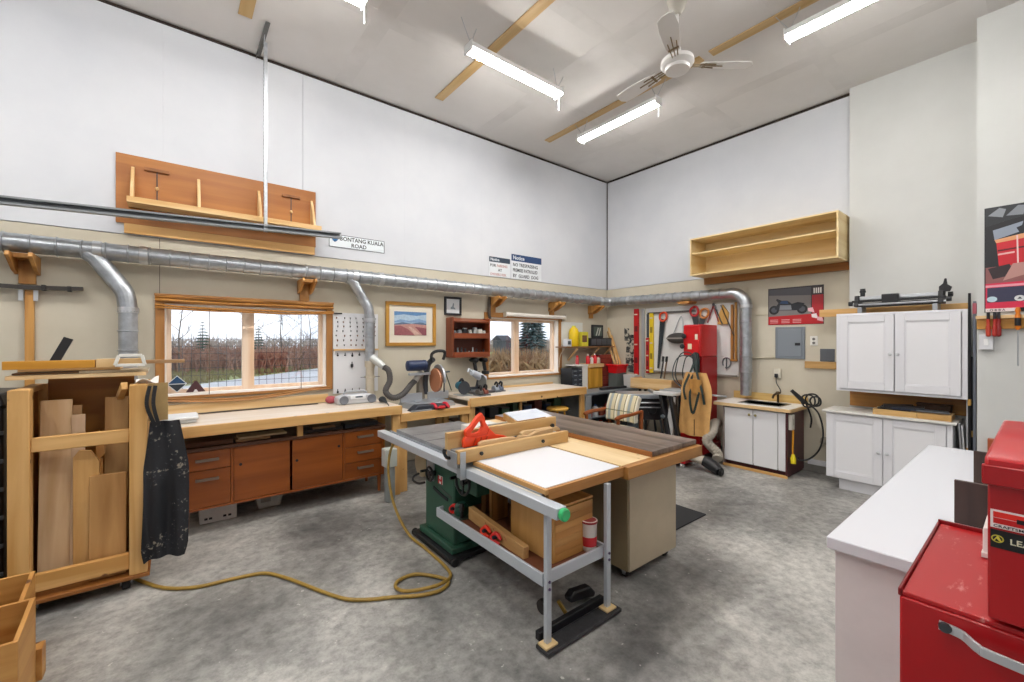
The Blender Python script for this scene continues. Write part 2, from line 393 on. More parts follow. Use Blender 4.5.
fixture((.62, .4), 0, 'strip light behind the viewer on the near side of the shop', ())
fixture((-1.5, 3.4), 0, 'unseen strip light added at the left to brighten the upper window wall', ())  # added out of view to lift the dim left end of the window wall
fixture((2.5, -1.3), 0, 'strip light high over the red tool chest side', ())
fixture((-1.6, 1.6), PI / 2, 'strip light at the entry end of the shop', ())

# ceiling fan
F = T('ceiling_fan', 'white three-blade ceiling fan hanging from a rod', 'fan', (3.47, 2.02, 4.09), 0)
FW = plain('#e8e6e2', .35); fx, fy = 3.47, 2.02
Pt(F, 'canopy', MB().lathe([(.085, 4.75), (.085, 4.70), (.07, 4.64), (.03, 4.58)], (fx, fy, 0)), plain('#b9b4a8', .4), 0)
Pt(F, 'down_rod', MB().cyl((fx, fy, 4.59), (fx, fy, 4.20), .012, 10), FW, 0)
Pt(F, 'motor', MB().lathe([(.03, 4.28), (.035, 4.21), (.09, 4.20), (.135, 4.175), (.14, 4.14), (.12, 4.115), (.105, 4.11), (.10, 4.085), (.05, 4.075), (.001, 4.074)], (fx, fy, 0), n=32), FW, 0)
for a in (86, 203, 322):
    A = math.radians(a); R = Matrix.Translation((fx, fy, 4.135)) @ Matrix.Rotation(A, 4, 'Z') @ Matrix.Rotation(.2, 4, 'X')
    br = MB()
    for y in (-.035, 0, .035): br.bar((.12, y * .6, 0), (.40 - abs(y) * 2, y, -.008), .008, .007)
    br.obox((.24, 0, -.004), (.02, .085, .006)); br.bm.transform(R)
    b = Pt(F, 'blade_bracket', br, plain('#8f7f63', .35, .7), 0)
    pts = [(.20, -.05), (.30, -.062), (.50, -.075), (.62, -.07), (.655, -.03), (.66, .02), (.64, .06), (.5, .075), (.3, .062), (.20, .05)]
    bl = MB().prism(pts, 'z', -.002, .006); bl.bm.transform(R)
    Pt(F, 'blade', bl, FW, .002)
# ---------------------------------------------------------------- high on the window wall
# overhead door track: channel, perforated hanger, ceiling angle
r = T('overhead_door_track', 'galvanized overhead door track hung from the ceiling by a perforated angle', 'track', (.70, 4.80, 2.80))
TRK = plain('#85898c', .42, .7)
def ch(p0, p1, w, h, t):
    m = MB(); p0, p1 = Vector(p0), Vector(p1); d = (p1 - p0).normalized(); sd = d.cross(V(0, 0, 1)).normalized(); up = sd.cross(d)
    prof = [(-w / 2, -h / 2), (w / 2, -h / 2), (w / 2, -h / 2 + .015), (-w / 2 + t, -h / 2 + .015 * 0 + t), (-w / 2 + t, h / 2 - t), (w / 2, h / 2 - .015), (w / 2, h / 2), (-w / 2, h / 2)]
    A = [m.bm.verts.new(p0 + sd * a + up * b) for a, b in prof]; B = [m.bm.verts.new(p1 + sd * a + up * b) for a, b in prof]; n = len(prof)
    m.face(A); m.face(B[::-1])
    for k in range(n): m.face([A[k], A[(k + 1) % n], B[(k + 1) % n], B[k]])
    return m
Pt(r, 'track_channel', ch((-2.9, 4.80, 2.655), (1.42, 4.80, 2.85), .055, .062, .006), TRK, 0)
hg = MB().box(.688, .692, 4.775, 4.815, 2.78, 4.66).box(.692, .722, 4.811, 4.815, 2.78, 4.66)
Pt(r, 'hanger_angle', hg, GALV, 0)
hl = MB()
for i in range(46): hl.obox((.6905, 4.795, 2.86 + i * .039), (.006, .012, .020))
o = Pt(r, 'slot_holes', hl, DKGREY, 0); o['kind'] = 'stuff'
Pt(r, 'ceiling_angle', MB().box(.675, .715, 4.60, 5.22, ZC - .02, ZC - .016).box(.675, .679, 4.60, 5.22, ZC - .055, ZC - .016), plain('#6b6a66', .5, .7), 0)
Pt(r, 'hanger_link', MB().bar((.69, 4.80, 4.64), (.695, 4.80, ZC - .03), .03, .006, (1, 0, 0)), GALV, 0)
Pt(r, 'bolt', MB().lathe([(.012, 0), (.012, .014), (.006, .016)], (.70, 4.835, 2.82), 'y', 6), STEEL, 0)

# brown plywood tool board with a shelf
BROWN = wood('#b37534', '#985c24', 'x', .45, 10); BROWNZ = wood('#9a602a', '#7a481c', 'z', .45, 10)
r = T('tool_board', 'brown plywood tool board with a pine shelf high on the white wall', 'tool rack', (.43, YW - .03, 2.69))
Pt(r, 'back_panel', MB().box(-.416, 1.266, YW - .032, YW - .010, 2.775, 3.405), BROWN)
Pt(r, 'pine_rail', MB().box(-.36, 1.255, YW - .040, YW - .010, 2.685, 2.773), pine('x'))
Pt(r, 'shelf', MB().box(-.33, 1.275, YW - .235, YW - .033, 2.925, 2.945), palepine('x'))
Pt(r, 'shelf_lip', MB().box(-.33, 1.275, YW - .250, YW - .236, 2.920, 2.972), palepine('x'))
for x in (-.30, .185, .70, 1.22):
    Pt(r, 'divider', MB().prism([(YW - .033, 2.946), (YW - .20, 2.946), (YW - .09, 3.22), (YW - .033, 3.30)], 'x', x - .012, x + .012), palepine('z'))
for x in (-.13, 1.01):
    k = Pt(r, 'hanging_tee', MB().box(x - .09, x + .09, YW - .052, YW - .033, 3.285, 3.315), BROWNZ)
    Pt(k, 'tee_stem', MB().cyl((x, YW - .038, 3.285), (x, YW - .038, 2.96), .004, 6), DKGREY, 0)
    Pt(k, 'tee_knob', MB().ell((x, YW - .045, 3.13), .016, 10, 8), palepine('z'), 0)

# signs on the white wall
def board_sign(name, label, x0, x1, z0, z1, y=YW - .009):
    r = T(name, label, 'sign', ((x0 + x1) / 2, y, z0)); Pt(r, 'sign_plate', MB().box(x0, x1, y - .004, y, z0, z1), plain('#dfe3e6', .45)); return r
SWH = plain('#dfe6ea', .4)
r = T('street_sign', 'small white street sign reading Bontang Kuala Road', 'sign', (1.75, YW - .012, 2.805))
Pt(r, 'sign_plate', MB().box(1.415, 2.085, YW - .013, YW - .009, 2.812, 2.965), SWH, .001)
fr = MB()
for a in ((1.415, 2.085, 2.812, 2.818), (1.415, 2.085, 2.959, 2.965), (1.415, 1.421, 2.818, 2.959), (2.079, 2.085, 2.818, 2.959)): fr.box(a[0], a[1], YW - .015, YW - .0131, a[2], a[3])
Pt(r, 'sign_border', fr, plain('#30343a', .5), 0)
Pt(r, 'crest', MB().prism([(1.445, 2.95), (1.52, 2.95), (1.52, 2.91), (1.505, 2.887), (1.4825, 2.872), (1.46, 2.887), (1.445, 2.91)], 'y', YW - .0155, YW - .0131), plain('#1f5c8f', .4), 0)
text(r, 'BONTANG KUALA', INK, (1.805, YW - .0135, 2.900), (1, 0, 0), (0, 0, 1), .068, .001, 'CENTER', sx=.93)
text(r, 'ROAD', INK, (1.765, YW - .0135, 2.832), (1, 0, 0), (0, 0, 1), .066, .001, 'CENTER')
r = board_sign('notice_sign', 'smaller faded white notice sign with a dark blue heading band', 3.715, 4.12, 2.685, 2.985)
Pt(r, 'heading_band', MB().box(3.717, 4.118, YW - .0145, YW - .0131, 2.905, 2.983), plain('#2c3c4f', .5), 0)
text(r, 'Notice', SWH, (3.74, YW - .0150, 2.925), (1, 0, 0), (0, 0, 1), .06)
RD = plain('#b5837c', .6)
text(r, 'FOR', INK, (3.735, YW - .0135, 2.835), (1, 0, 0), (0, 0, 1), .058); text(r, 'PARKING', RD, (3.86, YW - .0135, 2.835), (1, 0, 0), (0, 0, 1), .058, sx=.85)
text(r, 'AT', INK, (3.885, YW - .0135, 2.770), (1, 0, 0), (0, 0, 1), .058); text(r, 'OWNERS RISK', RD, (3.735, YW - .0135, 2.703), (1, 0, 0), (0, 0, 1), .052, sx=.92)
r = board_sign('notice_sign', 'larger white notice sign about no trespassing and guard dog', 4.145, 4.785, 2.685, 3.075)
Pt(r, 'heading_band', MB().box(4.147, 4.783, YW - .0145, YW - .0131, 2.968, 3.073), plain('#1f3f6b', .5), 0)
text(r, 'Notice', SWH, (4.175, YW - .0150, 2.993), (1, 0, 0), (0, 0, 1), .085)
for s_, z_ in (('NO TRESPASSING', 2.885), ('PREMISES PATROLLED', 2.800), ('BY  GUARD  DOG', 2.712)):
    text(r, s_, INK, (4.175, YW - .0135, z_), (1, 0, 0), (0, 0, 1), .074, sx=.575 / (len(s_) * .0455) if s_[0] != 'P' else .72)

# ---------------------------------------------------------------- dust collection duct
DUCTM = GALV
D = T('dust_collection_duct', 'galvanized spiral dust duct running along both walls with branch drops', 'duct', (1.0, 5.08, 2.40))
def spiral(m, pts, r, step=.145, amp=.008, n=20):
    """pipe with raised seam rings every step metres"""
    P = [Vector(p) for p in pts]; out = []; rad = []
    for a, b in zip(P, P[1:]):
        L = (b - a).length; k = max(1, int(L / step)); d = (b - a) / L
        for i in range(k):
            s0 = L * i / k
            for off, rr in ((0, r), (.004, r + amp), (.010, r + amp), (.014, r)):
                out.append(a + d * (s0 + off)); rad.append(rr)
    out.append(P[-1]); rad.append(r); m.tube(out, rad, n); return m
Pt(D, 'main_run', spiral(MB(), [(-2.95, 5.085, 2.495), (6.22, 5.085, 2.428)], .075), DUCTM, 0, sm=50)
def elbow(c0, d0, d1, R, r, n=8, nn=20):
    """mitred gore elbow from c0 along d0 turning to d1"""
    c0, d0, d1 = Vector(c0), Vector(d0).normalized(), Vector(d1).normalized(); ce = c0 + d1 * R; pts = []
    for i in range(n + 1):
        a = PI / 2 * i / n; pts.append(ce - d1 * R * math.cos(a) + d0 * R * math.sin(a))
    return MB().tube(pts, [r + .003] * len(pts), nn)
Pt(D, 'corner_elbow', elbow((6.22, 5.085, 2.428), (1, 0, 0), (0, -1, 0), .14, .077), DUCTM, 0, sm=50)
Pt(D, 'back_run', spiral(MB(), [(6.36, 4.945, 2.428), (6.36, 2.86, 2.395)], .075), DUCTM, 0, sm=50)
Pt(D, 'drop_elbow', elbow((6.36, 2.86, 2.395), (0, -1, 0), (0, 0, -1), .21, .079, 10), DUCTM, 0, sm=20)
Pt(D, 'drop_pipe', spiral(MB(), [(6.36, 2.65, 2.185), (6.36, 2.65, 1.55)], .075, .2), DUCTM, 0, sm=50)
Pt(D, 'blast_gate', MB().lathe([(.08, 1.56), (.08, 1.52), (.088, 1.515), (.088, 1.49), (.08, 1.48), (.08, 1.30), (.086, 1.295), (.086, 1.26), (.074, 1.25), (.07, 0.93)], (6.36, 2.65, 0)), DUCTM, 0)
for x in (-.52, -.22, 1.66, 1.98, 6.1):
    Pt(D, 'clamp_band', MB().lathe([(.0765, -.03), (.083, -.028), (.083, .028), (.0765, .03)], (x, 5.085, 2.495 - (x + 2.95) * .0073), 'x'), plain('#d6d9dc', .28, .9), 0)
Pt(D, 'clamp_band', MB().lathe([(.0765, -.03), (.083, -.028), (.083, .028), (.0765, .03)], (6.36, 4.62, 2.423), 'y'), plain('#d6d9dc', .28, .9), 0)
Pt(D, 'clamp_band', MB().lathe([(.0765, 2.17), (.084, 2.172), (.084, 2.215), (.0765, 2.217)], (6.36, 2.65, 0)), plain('#d6d9dc', .28, .9), 0)
# left branch: slanted take-off, gored elbow, vertical drop
def branch(x0, zt, xv, yv, zb, r, label):
    b = Pt(D, 'branch_pipe', MB().tube([(x0, 5.085, zt), (x0 + .05, 5.08, zt - .04)] + crv([(x0 + (xv - x0) * .7, yv + .01, zt - .04 - (xv - x0) * .75), (xv - .02, yv, zt - .04 - (xv - x0) * 1.15), (xv, yv, zt - .04 - (xv - x0) * 1.75)], 3), r + .002, 18), DUCTM, 0, sm=20)
    zv = zt - .04 - (xv - x0) * 1.75
    Pt(D, 'branch_drop', spiral(MB(), [(xv, yv, zv), (xv, yv, zb)], r, .16), DUCTM, 0, sm=50)
    Pt(D, 'branch_clamp', MB().lathe([(r + .001, zv - .02), (r + .008, zv - .018), (r + .008, zv + .03), (r + .001, zv + .032)], (xv, yv, 0), n=18), plain('#d6d9dc', .28, .9), 0)
branch(-.58, 2.455, -.325, 5.09, 1.28, .066, '')
branch(1.60, 2.43, 1.855, 5.10, 1.40, .056, '')
g = Pt(D, 'blast_gate', MB().lathe([(.058, 1.46), (.062, 1.455), (.062, 1.40), (.05, 1.37), (.05, 1.28), (.062, 1.275), (.062, 1.255), (.05, 1.25), (.052, 1.02), (.04, .985)], (1.855, 5.10, 0)), plain('#c3b9a5', .5), 0)
Pt(g, 'gate_slide', MB().box(1.74, 1.97, 5.085, 5.10, 1.262, 1.268), DKGREY, .001)
Pt(D, 'side_outlet', MB().tube([(1.86, 5.05, 1.50), (1.92, 4.99, 1.44), (1.965, 4.95, 1.39)], [.05, .045, .036], 16), plain('#cfd3d2', .35, .6), 0)
# flexible hose down to the saw
hp = crv([(1.965, 4.95, 1.39), (2.02, 4.93, 1.34), (2.03, 4.92, 1.22), (1.975, 4.91, 1.10), (2.06, 4.90, 1.015), (2.19, 4.90, 1.05), (2.30, 4.905, 1.16), (2.37, 4.91, 1.215)], 12)
S('flexible_hose', 'dark grey flexible hose looping from the duct to the saw', 'hose', MB().tube(hp, [.037 if i % 2 else .033 for i in range(len(hp))], 14), plain('#4d4a49', .55), 0)

# wooden brackets that carry the duct
def bracket(x, z, ax, label, big=True, y=YW):
    r = T('duct_bracket', label, 'bracket', (x, y, z - .30), 0, 'wooden duct brackets')
    m = fir('z')
    Pt(r, 'bracket_back', MB().box(x - .048, x + .048, YW - .030, YW - .001, z - .31, z - .075), m)
    for s in (-1, 1):
        Pt(r, 'bracket_cheek', MB().prism([(YW - .004, z - .235), (YW - .004, z - .088), (YW - .27, z - .082), (YW - .285, z - .115), (YW - .11, z - .21)], 'x', x + s * .061 - .0125, x + s * .061 + .0125), m, .003)
    Pt(r, 'bracket_cradle', MB().box(x - .048, x + .048, YW - .20, YW - .031, z - .118, z - .084), m, .003)
    return r
bracket(-.95, 2.480, 'x', 'wooden duct bracket at the far left above the curved black bar')
bracket(1.15, 2.465, 'x', 'wooden duct bracket above the right end of the larger window')
bracket(3.78, 2.446, 'x', 'wooden duct bracket above the left side of the smaller window')
bracket(5.02, 2.434, 'x', 'wooden duct bracket above the right side of the smaller window')
bracket(6.02, 2.428, 'x', 'wooden duct bracket nearest the room corner')
r = T('duct_bracket', 'small brown wooden bracket under the duct above the pegboard', 'bracket', (6.40, 3.55, 2.28), 0, 'wooden duct brackets')
Pt(r, 'bracket_block', MB().prism([(3.44, 2.325), (3.47, 2.285), (3.63, 2.285), (3.66, 2.325)], 'x', 6.27, 6.498), fir('x'))

# curved dark bar with post, far left
r = T('curved_bar', 'long curved black bar on a wooden post at the far left wall', 'bar', (-.95, YW - .06, 1.4))
bp = crv([(-2.0, 5.18, 2.085), (-1.5, 5.18, 2.15), (-1.0, 5.18, 2.14), (-.62, 5.18, 2.15)], 6)
m = MB()
for a, c in zip(bp, bp[1:]): m.bar(a, c, .035, .032)
Pt(r, 'bar', m, plain('#3a3531', .5), 0)
for x in (-1.35, -1.15, -.85, -.70): Pt(r, 'bar_clip', MB().box(x - .012, x + .012, 5.155, 5.202, 2.12, 2.165), plain('#211f1e', .5), .001)
Pt(r, 'post', MB().box(-.962, -.912, 5.20, YW - .001, 1.30, 2.12), fir('z'))
for hx in (-.982, -.8985):
    Pt(r, 'joist_hanger', MB().box(hx - .014, hx + .014, 5.192, 5.1985, 2.03, 2.118), plain('#d3d5d6', .35, .7), .001)
# ---------------------------------------------------------------- around the larger window
r = T('wooden_blind', 'warped wooden slat blind pulled up across the top of the larger window', 'blind', (.65, YW - .06, 1.98))
SL = plain('#a56d30', .22, h2='#c08a48', scale=6, stretch=(.2, 3, 3))
for i, (z0, z1, sag) in enumerate(((2.105, 2.142, 0.0), (2.075, 2.097, .004), (2.030, 2.046, .018), (2.012, 2.026, .022))):
    y = YW - .045 - .004 * i
    m = MB(); n = 24
    m.sheet(lambda u, v, z0=z0, z1=z1, y=y, sag=sag, i=i: (-.145 + 1.60 * u, y - .012 * math.sin(v * PI) - .006 * math.sin(u * 17 + i * 2), z0 + (z1 - z0) * v - sag * math.sin(u * PI) + .004 * math.sin(u * 11 + i)), n, 3, .004)
    Pt(r, 'slat', m, SL, 0)
Pt(r, 'head_rail', MB().box(-.15, 1.46, YW - .062, YW - .023, 2.128, 2.148), CASE)
m = MB()
for x in (.27, 1.11): Pt(r, 'blind_cord', MB().cyl((x, YW - .045, 2.02), (x, YW - .045, 1.17), .004, 6), plain('#6a5b4c', .7), 0)
m = MB(); m.sheet(lambda u, v: (-.10 + 1.52 * u, YW - .055 + .006 * math.sin(v * PI), (1.128 - .052 * math.sin(min(1, u * 1.15) * PI) ** 1.0 + .012 * u) + .034 * v), 28, 2, .014)
S('curved_board', 'thin warped wooden board bowing along the bottom of the larger window', 'board', m, CASE, 0)

r = T('warning_diamond', 'small blue and black diamond hazard sign standing on the window sill', 'sign', (.018, 5.28, 1.19))
Pt(r, 'diamond_plate', MB().prism([(.018, 1.195), (.096, 1.278), (.018, 1.362), (-.06, 1.278)], 'y', 5.30, 5.304), plain('#d9dde0', .4), .0005)
Pt(r, 'upper_half', MB().prism([(-.05, 1.282), (.086, 1.282), (.018, 1.354)], 'y', 5.2985, 5.2995), plain('#23466b', .4), 0)
Pt(r, 'lower_half', MB().prism([(-.05, 1.274), (.018, 1.203), (.086, 1.274)], 'y', 5.2985, 5.2995), plain('#2a333b', .4), 0)
r = T('triangle_sign', 'dark maroon triangular sign leaning on the window sill', 'sign', (.165, 5.28, 1.19))
Pt(r, 'triangle_plate', MB().prism([(.085, 1.19), (.245, 1.19), (.175, 1.30), (.155, 1.30)], 'y', 5.30, 5.306), plain('#4a2a2e', .5))
Pt(r, 'triangle_centre', MB().prism([(.145, 1.19), (.185, 1.19), (.172, 1.215), (.158, 1.215)], 'y', 5.297, 5.2999), plain('#d9d4d2', .5), 0)

# drill-bit panel
r = T('bit_panel', 'white panel of rows of drill bits hung right of the larger window', 'tool panel', (1.72, YW - .02, 1.08))
Pt(r, 'panel', MB().box(1.462, 2.00, YW - .018, YW - .001, 1.075, 2.035), plain('#dcdde0', .5))
Pt(r, 'panel_rail', MB().box(1.462, 2.00, YW - .045, YW - .019, 1.585, 1.605), palepine('x'))
Pt(r, 'top_hook', MB().box(1.43, 1.56, YW - .035, YW - .019, 2.02, 2.035), INK)
rs = random.Random(3); k = 0
for j, z in enumerate((1.975, 1.925, 1.875, 1.82, 1.765, 1.71, 1.65)):
    for i in range(7):
        x = 1.505 + i * .075 + rs.uniform(-.012, .012); L = rs.uniform(.008, .016); c = rs.choice(('#3a3c40', '#5c5652', '#83522e', '#7d8084'))
        k += 1; Pt(r, 'drill_bit', MB().lathe([(.004, -L), (.006, -L * .5), (.006, 0), (.008, .003), (.008, .008)], (x, YW - .030, z), n=8), plain(c, .35, .5), 0)
for z, n_ in ((1.545, 6), (1.115, 6)):
    for i in range(n_):
        x = 1.51 + i * .085; L = rs.uniform(.02, .04)
        Pt(r, 'router_bit', MB().lathe([(.005, -L), (.011, -L * .8), (.013, -L * .4), (.005, -.005), (.005, .015)], (x, YW - .032, z), n=8), plain('#34363b', .35, .6), 0)
Pt(r, 'router_bit', MB().lathe([(.005, -.05), (.016, -.04), (.016, -.01), (.006, 0), (.006, .02)], (1.675, YW - .035, 1.43), n=10), INK, 0)

# framed painting of red fields
r = T('framed_painting', 'wood framed painting of red fields under a blue sky', 'painting', (2.455, YW - .02, 1.635))
def frame(r, x0, x1, z0, z1, w, y0, y1, mat, matz):
    for a in ((x0, x1, z1 - w, z1), (x0, x1, z0, z0 + w)): Pt(r, 'frame_rail', MB().box(a[0], a[1], y0, y1, a[2], a[3]), mat, .004)
    for a in ((x0, x0 + w, z0 + w, z1 - w), (x1 - w, x1, z0 + w, z1 - w)): Pt(r, 'frame_stile', MB().box(a[0], a[1], y0, y1, a[2], a[3]), matz, .004)
frame(r, 2.10, 2.81, 1.635, 2.21, .045, YW - .035, YW - .002, wood('#c4933f', '#a87628', 'x', .35), wood('#c4933f', '#a87628', 'z', .35))
Pt(r, 'mat_board', MB().box(2.145, 2.765, YW - .016, YW - .003, 1.68, 2.165), plain('#e4dccb', .7), 0)
def strip(pts, c, y): return MB().prism(pts, 'y', y, y + .001), plain(c, .6, h2=c, var=.1)
im = [('#a9c0d2', [(2.215, 1.775), (2.67, 1.775), (2.67, 2.085), (2.215, 2.085)]),
      ('#5d86b4', [(2.215, 2.03), (2.35, 2.05), (2.52, 2.035), (2.67, 2.055), (2.67, 2.085), (2.215, 2.085)]),
      ('#7f9ec0', [(2.215, 1.955), (2.3, 1.985), (2.42, 1.965), (2.56, 1.995), (2.67, 1.97), (2.67, 1.945), (2.215, 1.94)]),
      ('#5c6f86', [(2.215, 1.925), (2.33, 1.945), (2.45, 1.93), (2.58, 1.95), (2.67, 1.935), (2.67, 1.91), (2.215, 1.905)]),
      ('#b98a82', [(2.215, 1.775), (2.67, 1.775), (2.67, 1.915), (2.45, 1.925), (2.215, 1.91)]),
      ('#94585c', [(2.215, 1.775), (2.50, 1.775), (2.40, 1.86), (2.30, 1.90), (2.215, 1.895)]),
      ('#c9a79a', [(2.50, 1.775), (2.60, 1.775), (2.45, 1.885), (2.41, 1.89)]),
      ('#8a4f58', [(2.62, 1.775), (2.67, 1.775), (2.67, 1.87), (2.50, 1.89)])]
for i, (c, p) in enumerate(im):
    m = MB().prism(p, 'y', YW - .0172 - .0006 * i, YW - .0161); Pt(r, 'painted_area', m, plain(c, .6, var=.12, scale=30), 0)
r = T('small_picture', 'small square picture in a dark frame beside the painting', 'picture', (3.08, YW - .02, 2.06))
frame(r, 2.95, 3.225, 2.065, 2.325, .03, YW - .028, YW - .002, INK, INK)
Pt(r, 'mat_board', MB().box(2.98, 3.195, YW - .014, YW - .003, 2.095, 2.295), plain('#d4d8da', .6), 0)
Pt(r, 'sketch', MB().prism([(3.05, 2.15), (3.13, 2.15), (3.12, 2.17), (3.10, 2.18), (3.105, 2.23), (3.09, 2.24), (3.075, 2.19), (3.05, 2.175)], 'y', YW - .0155, YW - .0141), plain('#7f8b93', .6), 0)

# brown bit cabinet with bottles and bits
RB = wood('#8d4523', '#6d3016', 'x', .4, 10); RBZ = wood('#8d4523', '#6d3016', 'z', .4, 10)
r = T('wall_cabinet', 'small open red-brown wall cabinet with two shelves left of the smaller window', 'cabinet', (3.34, YW - .09, 1.45))
x0, x1 = 2.98, 3.61
Pt(r, 'back_panel', MB().box(x0, x1, YW - .012, YW - .001, 1.47, 2.02), plain('#5a2814', .5))
for x in (x0, x1 - .02): Pt(r, 'side_panel', MB().box(x, x + .02, YW - .19, YW - .013, 1.47, 2.03), RBZ)
for z in (1.47, 1.735): Pt(r, 'shelf', MB().box(x0 + .021, x1 - .021, YW - .19, YW - .013, z, z + .02), RB)
Pt(r, 'top_panel', MB().prism([(YW - .013, 2.005), (YW - .19, 1.955), (YW - .20, 1.975), (YW - .013, 2.03)], 'x', x0 + .021, x1 - .021), RB)
for z in (1.755, 1.49): Pt(r, 'shelf_lip', MB().box(x0 + .021, x1 - .021, YW - .20, YW - .1905, z - .02, z + .055), RB)
CL = plain('#c9cdd0', .2)
rs = random.Random(5)
for i, (x, h, c, rr) in enumerate(((3.06, .09, '#6f747a', .03), (3.14, .11, '#8c9093', .035), (3.23, .13, '#2b2d31', .04), (3.32, .12, '#b9b6ae', .028), (3.40, .14, '#8d8f8c', .04), (3.48, .13, '#d8d5cb', .045), (3.55, .10, '#d0ccc2', .035))):
    q = T('jar', ('short grey jar', 'taller grey tin', 'tall black canister', 'slim pale grey bottle', 'wide grey-green can', 'wide cream tin', 'short cream tin')[i] + ', %s from the left on the cabinet shelf' % ('first', 'second', 'third', 'fourth', 'fifth', 'sixth', 'seventh')[i], 'jar', (x, YW - .09, 1.7552), 0, 'jars on the wall cabinet shelf')
    Pt(q, 'jar_body', MB().lathe([(rr, 1.7555), (rr, 1.7555 + h * .8), (rr * .8, 1.7555 + h * .88)], (x, YW - .10, 0), n=12), plain(c, .3), 0)
    Pt(q, 'jar_lid', MB().lathe([(rr * .85, 1.756 + h * .88), (rr * .85, 1.7555 + h)], (x, YW - .10, 0), n=12), plain('#3a3c40' if i % 2 else '#9aa0a4', .4), 0)
for i in range(9):
    x = 3.05 + i * .063; h = rs.uniform(.06, .13)
    q = T('drill_bit_holder', 'metal bit, %s from the left on the lower wall cabinet shelf' % ('first', 'second', 'third', 'fourth', 'fifth', 'sixth', 'seventh', 'eighth', 'last')[i], 'drill bit', (x, YW - .09, 1.4902), 0, 'bits on the lower cabinet shelf')
    Pt(q, 'shank', MB().lathe([(.02, 1.4905), (.02, 1.4905 + h * .5), (.012, 1.4905 + h * .6), (.012, 1.4905 + h)], (x, YW - .10, 0), n=10), plain(rs.choice(('#8f969a', '#4c5054', '#2c2e33', '#a9adb0')), .3, .6), 0)
# black drills hanging below the cabinet
for i, x in enumerate((3.36, 3.52)):
    q = T('cordless_drill', ('black cordless drill hanging left under the brown wall cabinet', 'black cordless drill hanging right under the brown wall cabinet')[i], 'drill', (x, YW - .16, 1.2))
    Pt(q, 'body', MB().lathe([(.02, -.11), (.034, -.09), (.038, .0), (.03, .05), (.016, .07), (.012, .10)], (x, YW - .12, 1.425), 'y', 12), BLACK, 0)
    Pt(q, 'grip', MB().bar((x, YW - .15, 1.40), (x + .015, YW - .17, 1.27), .04, .05, (0, 1, 0)), BLACK, .01)
    Pt(q, 'battery', MB().obox((x + .017, YW - .172, 1.245), (.07, .10, .05)), plain('#26282c', .5), .008)
# roller blind over the smaller window, dark rod at its left
r = T('roller_blind', 'white rolled-up blind tube above the smaller window', 'blind', (4.6, YW - .06, 2.1))
Pt(r, 'roll', MB().tube([(3.98, YW - .06, 2.115), (5.30, YW - .06, 2.105)], .030, 16), plain('#e9e4dc', .5), 0)
for x in (3.985, 5.295): Pt(r, 'end_bracket', MB().box(x - .006, x + .006, YW - .095, YW - .001, 2.07, 2.15), plain('#c9c4ba', .5), .002)
S('hanging_rod', 'dark slim rod hanging from the duct left of the smaller window', 'rod', MB().tube(crv([(3.70, YW - .05, 2.36), (3.69, YW - .05, 2.15), (3.71, YW - .045, 2.035)], 5), [.02, .022, .024, .026, .026, .026, .026, .024, .022, .02, .016], 10), plain('#4a4138', .6), 0)
# ---------------------------------------------------------------- lumber cart, apron, bins
LC = T('lumber_cart', 'tall pine lumber cart on casters at the left holding offcuts', 'cart', (-.47, 4.07, 0), 0)
yf = 3.88
for x0, x1 in ((-.785, -.694), (-.242, -.147)):
    Pt(LC, 'post', MB().box(x0, x1, yf - .02, yf + .07, .107, 1.402), pine('z'), .004)
    Pt(LC, 'post', MB().box(x0, x1, yf + .46, yf + .50, .107, 1.402), pine('z'), .004)
Pt(LC, 'top_rail', MB().box(-.6935, -.2425, yf, yf + .04, 1.012, 1.10), pine('x'), .004)
Pt(LC, 'bottom_rail', MB().box(-.6935, -.2425, yf, yf + .04, .145, .252), pine('x'), .004)
Pt(LC, 'back_panel', MB().box(-.6935, -.2425, yf + .465, yf + .478, .107, 1.45), wood('#a8702c', '#8a5620', 'x', .5, 9), .001)
Pt(LC, 'side_panel', MB().box(-.752, -.740, yf + .071, yf + .459, .107, 1.365), wood('#a8702c', '#8a5620', 'y', .5, 9), .001)
Pt(LC, 'side_panel', MB().box(-.19, -.178, yf + .071, yf + .459, .107, 1.32), wood('#a8702c', '#8a5620', 'y', .5, 9), .001)
Pt(LC, 'brace', MB().bar((-.268, yf + .02, 1.395), (-.335, yf + .44, 1.24), .035, .05), pine('y'), .003)
for x in (-.745, -.19): Pt(LC, 'top_cleat', MB().box(x - .03, x + .03, yf + .071, yf + .459, 1.366, 1.402), palepine('y'), .003)
Pt(LC, 'base_deck', MB().box(-.80, -.135, yf - .03, yf + .52, .082, .1065), wood('#9a6228', '#7d4b1c', 'x', .5, 9), .003)
def caster(root, x, y, r=.05, top=.135, side=0):
    c = Pt(root, 'caster', MB().lathe([(r * .55, -.022), (r * .95, -.02), (r, -.012), (r, .012), (r * .95, .02), (r * .55, .022)], (x, y, r), 'x', 18), RUBBER, 0)
    k = MB().box(x - .035, x + .035, y - .035, y + .035, top - .006, top)
    for s in (-1, 1): k.prism([(y - .022, top - .0062), (y + .022, top - .0062), (y + .012, r - .01), (y - .012, r - .01)], 'x', x + s * .029 - .002, x + s * .029 + .002)
    k.cyl((x - .031, y, r), (x + .031, y, r), .007, 8)
    Pt(c, 'caster_fork', k, STEEL, 0)
for x in (-.70, -.26):
    for y in (yf + .05, yf + .44): caster(LC, x, y, .038, .0815)

